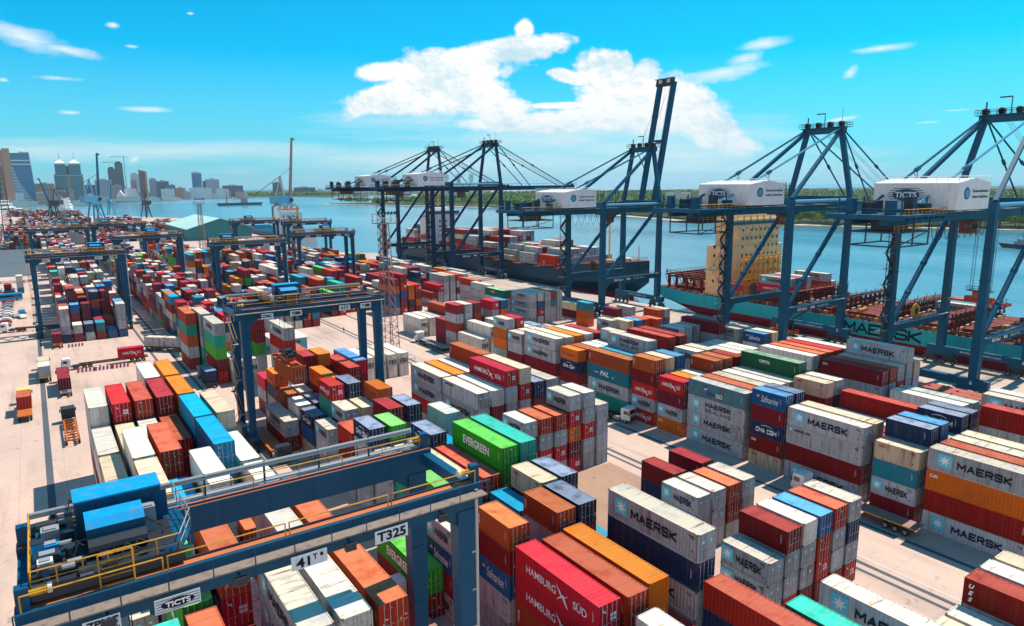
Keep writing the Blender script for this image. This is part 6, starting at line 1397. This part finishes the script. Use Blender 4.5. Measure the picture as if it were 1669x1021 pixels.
# ------------------------------------------------------------------ sheds, city skyline, far shore trees
M['groof'] = paint('green_roof', (.46, .70, .60), .6, dirt=.25, scale=.05); M['gwall'] = paint('green_wall', (.03, .20, .22), .7, scale=.05)
def warehouse(x0, x1, y0, y1, h, hr, label, wall, roof, rz=0, axis='x'):
    t = thing('warehouse', label, 'warehouse', ((x0+x1)/2, (y0+y1)/2, 0), rz); w_, l = (x1-x0)/2, (y1-y0)/2
    b = MB(); b.prism([(-w_, 0), (w_, 0), (w_, h), (0, hr-.4), (-w_, h)], -l, l, wall); b.build('wall', t)
    for s in (-1, 1):
        b = MB(); e = 1.6; q = (hr-h)/w_
        b.hexa([(0, -l-e, hr), (s*(w_+e), -l-e, h-e*q), (s*(w_+e), l+e, h-e*q), (0, l+e, hr), (0, -l-e, hr+.4), (s*(w_+e), -l-e, h-e*q+.4), (s*(w_+e), l+e, h-e*q+.4), (0, l+e, hr+.4)], roof); b.build('roof', t)
warehouse(108, 160, 640, 748, 10, 18, 'large warehouse with pale green gabled roof beyond the yard', 'gwall', 'groof')
warehouse(-60, -32, 470, 560, 9, 15, 'grey warehouse at the far left edge beside the asphalt road', 'grey', 'lgrey'); warehouse(-44, -24, 600, 660, 8, 13, 'teal-walled shed at the left end of the asphalt road', 'gwall', 'lgrey'); warehouse(0, 40, 660, 690, 8, 12, 'pale arched-roof shed among the far stacks', 'grey', 'offw')
def bmat(name, wall, glass, fx, fz, gw=.6, gh=.55):
    """facade with a real window grid: world-size bays fx by fz"""
    m, t, b = nt('facade_'+name); tcn = nd(t, 'ShaderNodeTexCoord'); s = nd(t, 'ShaderNodeSeparateXYZ'); L(t, tcn.outputs['Object'], s.inputs[0])
    nn_ = nd(t, 'ShaderNodeNewGeometry'); sn = nd(t, 'ShaderNodeSeparateXYZ'); L(t, nn_.outputs['Normal'], sn.inputs[0])
    h_ = mth(t, 'FRACT', mth(t, 'DIVIDE', mth(t, 'ADD', s.outputs[0], s.outputs[1]), fx)); v = mth(t, 'FRACT', mth(t, 'DIVIDE', s.outputs[2], fz))
    k = mth(t, 'MULTIPLY', mth(t, 'LESS_THAN', h_, gw), mth(t, 'LESS_THAN', v, gh)); k = mth(t, 'MULTIPLY', k, mth(t, 'LESS_THAN', mth(t, 'ABSOLUTE', sn.outputs[2]), .5))
    L(t, mixc(t, k, wall, glass), b.inputs['Base Color']); L(t, mixc(t, k, (.7, .7, .7), (.12, .12, .12)), b.inputs['Roughness']); return m
F_ = dict(tglass=bmat('tglass', (.10, .28, .30), (.01, .17, .20), 4, 4, .85, .8), bglass=bmat('bglass', (.06, .24, .36), (.01, .18, .32), 200, 4, 1.1, .8), white=bmat('white', (.78, .76, .74), (.20, .26, .32), 5, 3.6, .5, .45), tan=bmat('tan', (.58, .34, .23), (.18, .14, .15), 5, 3.6, .45, .45), grey=bmat('grey', (.44, .46, .48), (.10, .17, .22), 4.5, 3.6, .55, .5), dark=bmat('dark', (.09, .16, .19), (.02, .07, .10), 4, 3.6, .6, .6), brown=bmat('brown', (.26, .13, .11), (.04, .05, .06), 3, 40, .55, 1.1), pink=bmat('pink', (.55, .38, .36), (.15, .14, .17), 5, 3.6, .45, .45))
M['coral'] = flat('coral_cladding', (.62, .30, .16), .6); M['roofr'] = flat('red_roof', (.55, .09, .05), .8)
GZ = -.6
def at(px, py, dist):
    """ground point seen at picture column px, dist metres from the camera"""
    d = fw+rr*((px-834.5)/f)-uu*((py-510.5)/f); v = Vector((d.x, d.y, 0)).normalized()*dist; return v.x, v.y
def ztop(px, py, dist):
    d = fw+rr*((px-834.5)/f)-uu*((py-510.5)/f); return H+d.z/math.hypot(d.x, d.y)*dist
def bld(px0, px1, py, dist, mat, label, depth=30, base=330, roof=None, name='city_building'):
    xa, ya = at(px0, base, dist); xb, yb = at(px1, base, dist); h = ztop((px0+px1)/2, py, dist)-GZ; wd = math.hypot(xb-xa, yb-ya); a = math.atan2(yb-ya, xb-xa)
    t = thing(name, label, 'building', ((xa+xb)/2, (ya+yb)/2, GZ), a); b = MB(); mm = F_[mat] if mat in F_ else M[mat]
    b.box(-wd/2, wd/2, 0, depth, 0, h, mm); b.build('wall', t)
    if roof != 'none': b = MB(); b.box(-wd/2-.3, wd/2+.3, -.3, depth+.3, h, h+1.2, 'offw' if roof is None else roof); b.box(-wd*.2, wd*.15, depth*.3, depth*.6, h+1.2, h+4.5, 'grey'); b.build('roof', t)
    return t, wd, h
# tower at the left edge: twin slabs, coral spine, sail-shaped blue glass wing
D_ = 2350
rd = random.Random(31)
for i in range(34):
    p0 = 24+i*11.2+rd.uniform(-3, 3); bld(p0, p0+rd.uniform(6, 15), rd.uniform(311, 319), rd.uniform(2700, 3050) if p0 > 150 else rd.uniform(2300, 2600), rd.choice(('white', 'white', 'tan', 'grey', 'pink')), 'small low-rise block, %s along the city waterfront' % (('%s from left' % NUM[i]) if i < 20 else ('%s past the middle' % NUM[i-20])), 24, roof=rd.choice((None, 'roofr', None)))
t, wd, h = bld(-30, 9, 252, D_, 'tglass', 'teal glass slab at the extreme left edge of the skyline', 40)
t, wd, h = bld(9, 24, 246, D_, 'bglass', 'tall tower with coral spine and curved blue glass wing at far left', 40, roof='none')
b = MB(); b.box(-wd/2-4, -wd/2+5, -2, 30, 0, h+3, 'coral'); b.box(wd/2-14, wd/2+3, -5, 30, 0, h+6, 'coral'); b.build('spine', t)
b = MB(); W2 = 46; n = 16
for i in range(n):
    z0, z1 = h*.96*i/n, h*.96*(i+1)/n; b.box(wd/2+3, wd/2+W2+6*(1-(i/n)), 0, 26, z0, z1, F_['bglass'])
b.build('glass_wing', t); b = MB()
for i in range(26):
    k = i/26; z = h*.72*k; u = (1-k)**1.6*W2*.9+4; b.box(wd/2+2.5, wd/2+3+u, -1.5, 0, z, z+1.6, 'letw')
for z in (h*.74, h*.81): b.box(wd/2+3, wd/2+W2+3, -1.5, 0, z, z+3, 'letw')
b.build('white_fin', t); b = MB(); b.path([(-wd/2, 5, h+8), (wd/2+10, 5, h+11), (wd/2+W2*.5, 5, h+5), (wd/2+W2, 5, h*.97)], 1., 'letw'); b.box(wd/2+W2*.5, wd/2+W2, 2, 20, h*.96, h*.985, 'offw'); b.build('roof_canopy', t)
# twin towers with white pyramid roofs
for i, (a0, a1) in enumerate(((96, 114), (119, 138))):
    t, wd, h = bld(a0, a1, 268, 2480, 'tglass', '%s of the two teal glass towers with white pyramid roofs' % ('left', 'right')[i], 34, roof='none')
    b = MB(); hh = h*.74; b.box(-wd/2-4, -wd/2-.1, 2, 32, 0, hh, 'coral' if i else 'brown'); b.box(wd/2+.1, wd/2+4, 2, 32, 0, hh, 'coral'); b.build('side_wing', t)
    b = MB(); b.box(-wd/2-.4, wd/2+.4, -.4, 34.4, h*.70, h*.71, 'letw'); b.box(-wd/2-1, wd/2+1, -1, 35, h-1, h+3, 'offw'); n0 = [(-wd/2-1, -1, h+3), (wd/2+1, -1, h+3), (wd/2+1, 35, h+3), (-wd/2-1, 35, h+3)]
    for q in range(4): b.poly([n0[q], n0[(q+1) % 4], (0, 17, h+15)], 'letw')
    b.build('pyramid_roof', t); b = MB(); b.tube((0, 17, h+14), (0, 17, h+38), .9, 'grey', 5, .3); b.build('spire', t)
t, wd, h = bld(112, 122, 272, 2490, 'dark', 'dark link block between the two pyramid-roofed towers', 20)
# towers under construction
for i, (a0, a1, py) in enumerate(((181, 193, 275), (193, 206, 266))):
    t, wd, h = bld(a0, a1, py, 3000, 'dark', '%s dark concrete tower under construction with a tower crane' % ('lower', 'taller')[i], 34, roof='none'); b = MB(); b.tube((wd/2+6, 10, 0), (wd/2+6, 10, h+26), 1.2, 'grey', 4); b.bar((wd/2-40, 10, h+22), (wd/2+22, 10, h+22), 1.4, 1.4, 'grey'); b.bar((wd/2+6, 10, h+30), (wd/2-38, 10, h+23), .6, .6, 'grey'); b.build('tower_crane', t); b = MB(); b.box(-wd*.3, wd*.3, 6, 24, h, h+6, 'dk'); b.build('lift_core', t)
t, wd, h = bld(231, 243, 281, 2550, 'brown', 'slim brown tower with sloping red roof', 30, roof='none'); b = MB(); b.hexa([(-wd/2-1, -1, h), (wd/2+1, -1, h), (wd/2+1, 31, h), (-wd/2-1, 31, h), (-wd/2-1, -1, h+8), (wd/2+1, -1, h+2), (wd/2+1, 31, h+2), (-wd/2-1, 31, h+8)], 'roofr'); b.box(wd/2-4, wd/2+1.5, -1.5, 20, 0, h, 'coral'); b.build('roof', t)
t, wd, h = bld(316, 332, 283, 2900, 'bglass', 'blue-grey glass tower standing apart with a curved white top', 34, roof='none'); b = MB(); b.prism([(-wd/2, h), (wd/2, h), (wd/2, h+2), (0, h+8), (-wd/2, h+6)], 2, 30, 'offw'); b.build('roof', t)
CB = [(26, 40, 316, 2250, 'white', 'white podium block with blue round emblem below the far left tower'), (60, 92, 300, 2700, 'tan', 'broad tan apartment block left of the twin towers'), (70, 83, 305, 2500, 'pink', 'pale pink rounded block in front of the tan apartments'), (60, 78, 315, 2300, 'tan', 'low brown hotel with flat turquoise roof'), (88, 100, 306, 2650, 'grey', 'grey block touching the left twin tower'), (141, 158, 302, 2800, 'dark', 'dark low block right of the twin towers'),
      (158, 186, 294, 2700, 'grey', 'wide grey gridded block below the construction towers'), (186, 202, 303, 2600, 'pink', 'pink block in front of the taller construction tower'), (217, 232, 284, 2800, 'white', 'white glass tower behind the slim brown tower'), (216, 226, 294, 2650, 'tan', 'narrow tan tower left of the slim brown tower'), (246, 258, 292, 2750, 'grey', 'grey stepped office right of the slim brown tower'), (258, 278, 296, 2700, 'dark', 'dark glass office with white sign panel'), (264, 286, 309, 2550, 'white', 'low white office before the dark glass one'), (278, 288, 302, 2850, 'bglass', 'small blue glass block at the end of the office row'), (205, 230, 309, 2520, 'white', 'white ribbed slab block along the waterfront'),
      (288, 304, 307, 2900, 'tan', 'tan block between the office row and the lone glass tower'), (310, 346, 307, 2750, 'white', 'white factory hall with vertical ribs'), (333, 342, 296, 2950, 'dark', 'small dark tower right of the blue-grey glass tower'), (338, 360, 293, 2900, 'grey', 'grey twin-shaft tower near the skyline end'), (354, 374, 309, 2750, 'white', 'pale square block by the shore, right of the ribbed hall'), (364, 398, 303, 3050, 'dark', 'long dark block at the right end of the skyline'), (300, 312, 314, 2700, 'pink', 'low pink house before the ribbed hall'), (480, 515, 306, 3300, 'dark', 'dark green low block across the water behind the grey crane'), (446, 462, 298, 3300, 'dark', 'dark tower far across the water behind the grey crane'), (515, 530, 310, 3300, 'white', 'small white block across the water'), (640, 668, 313, 2300, 'white', 'white house with red roof among far shore trees'), (576, 600, 314, 2600, 'pink', 'pale low building among far shore trees'), (720, 745, 312, 2100, 'white', 'low white building beyond the far shore trees'), (1085, 1125, 316, 1500, 'white', 'long low white building among trees across the water'), (680, 712, 313, 2350, 'tan', 'tan low block beyond the far shore trees'), (750, 790, 312, 2600, 'white', 'faint white block near the far shore horizon')]
for q in CB: bld(q[0], q[1], q[2], q[3], q[4], q[5], 26, roof='roofr' if 'red roof' in q[5] else None)
rd = random.Random(9)
for i in range(9):
    p0 = (40, 150, 175, 205, 250, 280, 140, 100, 22)[i]; x, y = at(p0, 330, 2150-i*6 if p0 < 160 else 2480); w_ = rd.uniform(40, 75)
    warehouse(x-w_/2, x+w_/2, y-12, y+12, 8, 14, ('red-roofed shed by the city wharf, %s from left' % NUM[i]) if i % 2 else 'grey-roofed shed by the city wharf, %s from left' % NUM[i], 'offw', 'roofr' if i % 2 else 'grey')
ch = thing('church', 'white church with pointed gable and red side roofs on the city waterfront', 'church', (*at(197, 330, 2480), GZ), R(-10)); b = MB(); b.prism([(-10, 0), (10, 0), (10, 18), (0, 34), (-10, 18)], 0, 40, 'letw'); b.box(12, 18, 0, 8, 0, 38, 'letw'); b.poly([(12, 0, 38), (18, 0, 38), (15, 4, 56)], 'grey'); b.poly([(18, 8, 38), (12, 8, 38), (15, 4, 56)], 'grey'); b.poly([(12, 8, 38), (12, 0, 38), (15, 4, 56)], 'grey'); b.poly([(18, 0, 38), (18, 8, 38), (15, 4, 56)], 'grey'); b.build('nave', ch); b = MB(); b.prism([(-26, 8), (-10, 8), (-10, 16)], 2, 38, 'roofr'); b.box(-25, -10, 3, 37, 0, 8, 'letw'); b.build('aisle_roof', ch)
# ------------------------------------------------------------------ far shore vegetation
def leafmat(name, c1, c2):
    m, t, b = nt(name); at_ = nd(t, 'ShaderNodeAttribute', attribute_name='rnd'); g_ = noise(t, .02, 3); k = mth(t, 'FRACT', mth(t, 'ADD', at_.outputs['Fac'], mth(t, 'MULTIPLY', g_, .5)))
    L(t, mixc(t, k, c1, c2), b.inputs['Base Color']); b.inputs['Roughness'].default_value = .7; b.inputs['Specular IOR Level'].default_value = .2; return m
M['leaf'] = leafmat('foliage', (.026, .095, .008), (.17, .27, .015)); M['bark'] = flat('bark', (.10, .07, .05), .9)
def crown(V, F, RN, cx, cy, cz, rx, rz, n, rd, s):
    base = rd.random()*.6
    lobes = [(rd.uniform(-.6, .6)*rx, rd.uniform(-.6, .6)*rx, rd.uniform(-.35, .5)*rz, rd.uniform(.35, .6)) for _ in range(5)]
    for i in range(n):
        lx, ly, lz, lr = lobes[i % 5]; a = rd.uniform(0, 2*pi); e = math.asin(rd.uniform(-.5, 1)); q = rd.uniform(.75, 1.05)
        d = Vector((cos(a)*cos(e), sin(a)*cos(e), sin(e))); p = Vector((cx+lx+d.x*rx*lr*q, cy+ly+d.y*rx*lr*q, cz+lz+d.z*rz*lr*q))
        nrm = (d+Vector((rd.uniform(-.6, .6), rd.uniform(-.6, .6), rd.uniform(-.2, .8)))).normalized(); u = nrm.orthogonal().normalized(); v = nrm.cross(u); ss = s*rd.uniform(.6, 1.3); k = len(V)
        V += [tuple(p+u*ss), tuple(p+v*ss*.8), tuple(p-u*ss), tuple(p-v*ss*.8)]; F.append((k, k+1, k+2, k+3)); RN.append(min(.99, max(0, base+rd.uniform(-.1, .35))))
def leaf_obj(name, V, F, RN, parent=None, loc=None):
    me = bpy.data.meshes.new(name); me.from_pydata(V, [], F); me.materials.append(M['leaf']); a = me.attributes.new('rnd', 'FLOAT', 'FACE'); a.data.foreach_set('value', RN); me.update(); return link(name, me, parent, loc)
rd = random.Random(4); SI = inset(SHORE, 20)
seg = list(zip(SI[1:-1], SI[2:]))
TP = []
for v_ in range(4):
    t = thing('broadleaf_tree', 'x', 'tree', (0, 0, -3000)); V, F2, RN = [], [], []; crown(V, F2, RN, 0, 0, 8.5, 7.5, 6.5, 520, rd, .95); crown(V, F2, RN, rd.uniform(-3, 3), rd.uniform(-3, 3), 6, 6, 4.5, 240, rd, .95); leaf_obj('crown', V, F2, RN, t)
    b = MB(); b.tube((0, 0, -1.2), (.3, 0, 4.5), .45, 'bark', 6, .28)
    for i in range(4): a = i*1.6+v_; b.tube((.3, 0, 4), (cos(a)*3.2, sin(a)*3.2, 8), .2, 'bark', 5, .08)
    b.build('trunk', t); TP.append(t)
edge = []
for (a, c_) in seg:
    l = (Vector(c_)-Vector(a)).length; edge.append((a, c_, l))
cnt = 0; lens = [(900, 60), (815, 230)]
pts = []
for i in range(74):
    k = i/73.; q = k*7.0; j = int(min(6, q)); a, c_ = SI[1+j], SI[2+j]; u = q-j; p = Vector(a).lerp(Vector(c_), min(1, u)); pts.append((p.x+rd.uniform(0, 26), p.y+rd.uniform(-8, 8)))
vis = []
for p in pts:
    px, py, dd = proj((p[0], p[1], 4))
    if dd > 0 and -10 < px < 1690: vis.append((px, p))
vis.sort()
for i, (px, p) in enumerate(vis):
    o = dup(TP[i % 4], (p[0], p[1], -1.2), rd.uniform(0, 6), 'green broadleaf tree at the far beach edge, number %d' % i, 'trees along the far beach')
    s = rd.uniform(.8, 1.6); o.scale = (s, s, s*rd.uniform(.85, 1.1))
    o['label'] = 'green broadleaf tree standing along the beach across the water'
for t in TP:
    for ch_ in list(t.children): bpy.data.objects.remove(ch_)
    bpy.data.objects.remove(t)
def inside(x, y, P):
    c_ = False; n = len(P)
    for i in range(n):
        (x1_, y1_), (x2_, y2_) = P[i], P[(i+1) % n]
        if (y1_ > y) != (y2_ > y) and x < (x2_-x1_)*(y-y1_)/(y2_-y1_)+x1_: c_ = not c_
    return c_
LAND = inset(SHORE, 22)+[(1500, 2600), (3200, 3200), (6300, 2200), (6300, -600)]
V, F2, RN = [], [], []; n = 0; trunks = MB()
while n < 5200:
    k = rd.random(); a = R(rd.uniform(14, 80)); dist = 640+2600*k**2.3; x, y = sin(a)*dist, cos(a)*dist
    if not inside(x, y, LAND): n += .02; continue
    px, py, dd = proj((x, y, 5))
    if not (380 < px < 1720): n += .02; continue
    r_ = rd.uniform(5.5, 11)*(1+dist/6000); hh = rd.uniform(5, 9.5); crown(V, F2, RN, x, y, hh, r_, hh*.9, int(max(22, 130-dist/22)), rd, r_*(.13 if dist < 1300 else .2)); n += 1
leaf_w = leaf_obj('woodland', V, F2, RN); tag(leaf_w, 'dense green woodland covering the low land across the water', 'woodland', None, 'stuff')
V, F2, RN = [], [], []
for i in range(330):
    px = rd.uniform(210, 545); dist = rd.uniform(2560, 2800) if px < 330 else rd.uniform(2950, 3300); x, y = at(px, 330, dist)
    if not inside(x, y, CS+[(2600, 3600), (2600, 6500), (-2500, 6500)]): continue
    crown(V, F2, RN, x, y, 8, rd.uniform(9, 16), rd.uniform(7, 11), 40, rd, 3.)
tag(leaf_obj('shore_greenery', V, F2, RN), 'dark green tree belt along the city shore', 'greenery', None, 'stuff')
# palms breaking the skyline
def palm(x, y, h, label):
    t = thing('palm_tree', label, 'palm', (x, y, -1), rd.uniform(0, 6), 'palms rising above the woodland'); b = MB(); b.tube((0, 0, 0), (h*.06, 0, h), .32, 'bark', 5, .2); b.build('trunk', t)
    V, F3, RN_ = [], [], []
    for i in range(15):
        a = i*2.4; el_ = rd.uniform(-.3, .7); p = Vector((h*.06, 0, h)); d = Vector((cos(a)*cos(el_), sin(a)*cos(el_), sin(el_))); w_ = Vector((-sin(a), cos(a), 0))*.55
        for s in range(4):
            q = p+d*1.25; d = (d+Vector((0, 0, -.32))).normalized(); k = len(V); V += [tuple(p-w_), tuple(p+w_), tuple(q+w_*.75), tuple(q-w_*.75)]; F3.append((k, k+1, k+2, k+3)); RN_.append(rd.uniform(.2, .8)); p = q; w_ = w_*.75
    leaf_obj('crown', V, F3, RN_, t)
for i in range(34):
    px = rd.choice((rd.uniform(840, 1200), rd.uniform(1290, 1660), rd.uniform(960, 1110))); dist = rd.uniform(760, 1150); x, y = at(px, 330, dist)
    if inside(x, y, LAND): palm(x, y, rd.uniform(13, 20), 'slender palm rising above the woodland across the water')
# ------------------------------------------------------------------ the humid air over the harbour
hz = MB(); hz.box(-12600, 12600, -12600, 12600, -8, 175, 'dk'); ho = hz.build('haze'); tag(ho, kind='stuff')
m = bpy.data.materials.new('humid_air'); m.use_nodes = True; t = m.node_tree
for n in list(t.nodes):
    if n.type != 'OUTPUT_MATERIAL': t.nodes.remove(n)
pv = nd(t, 'ShaderNodeVolumePrincipled'); pv.inputs['Color'].default_value = (.72, .88, 1., 1); pv.inputs['Density'].default_value = 0.55e-4; pv.inputs['Anisotropy'].default_value = .2
L(t, pv.outputs[0], [n for n in t.nodes if n.type == 'OUTPUT_MATERIAL'][0].inputs['Volume'])
ho.data.materials.clear(); ho.data.materials.append(m); ho.display_type = 'WIRE'
sc.cycles.volume_bounces = 0
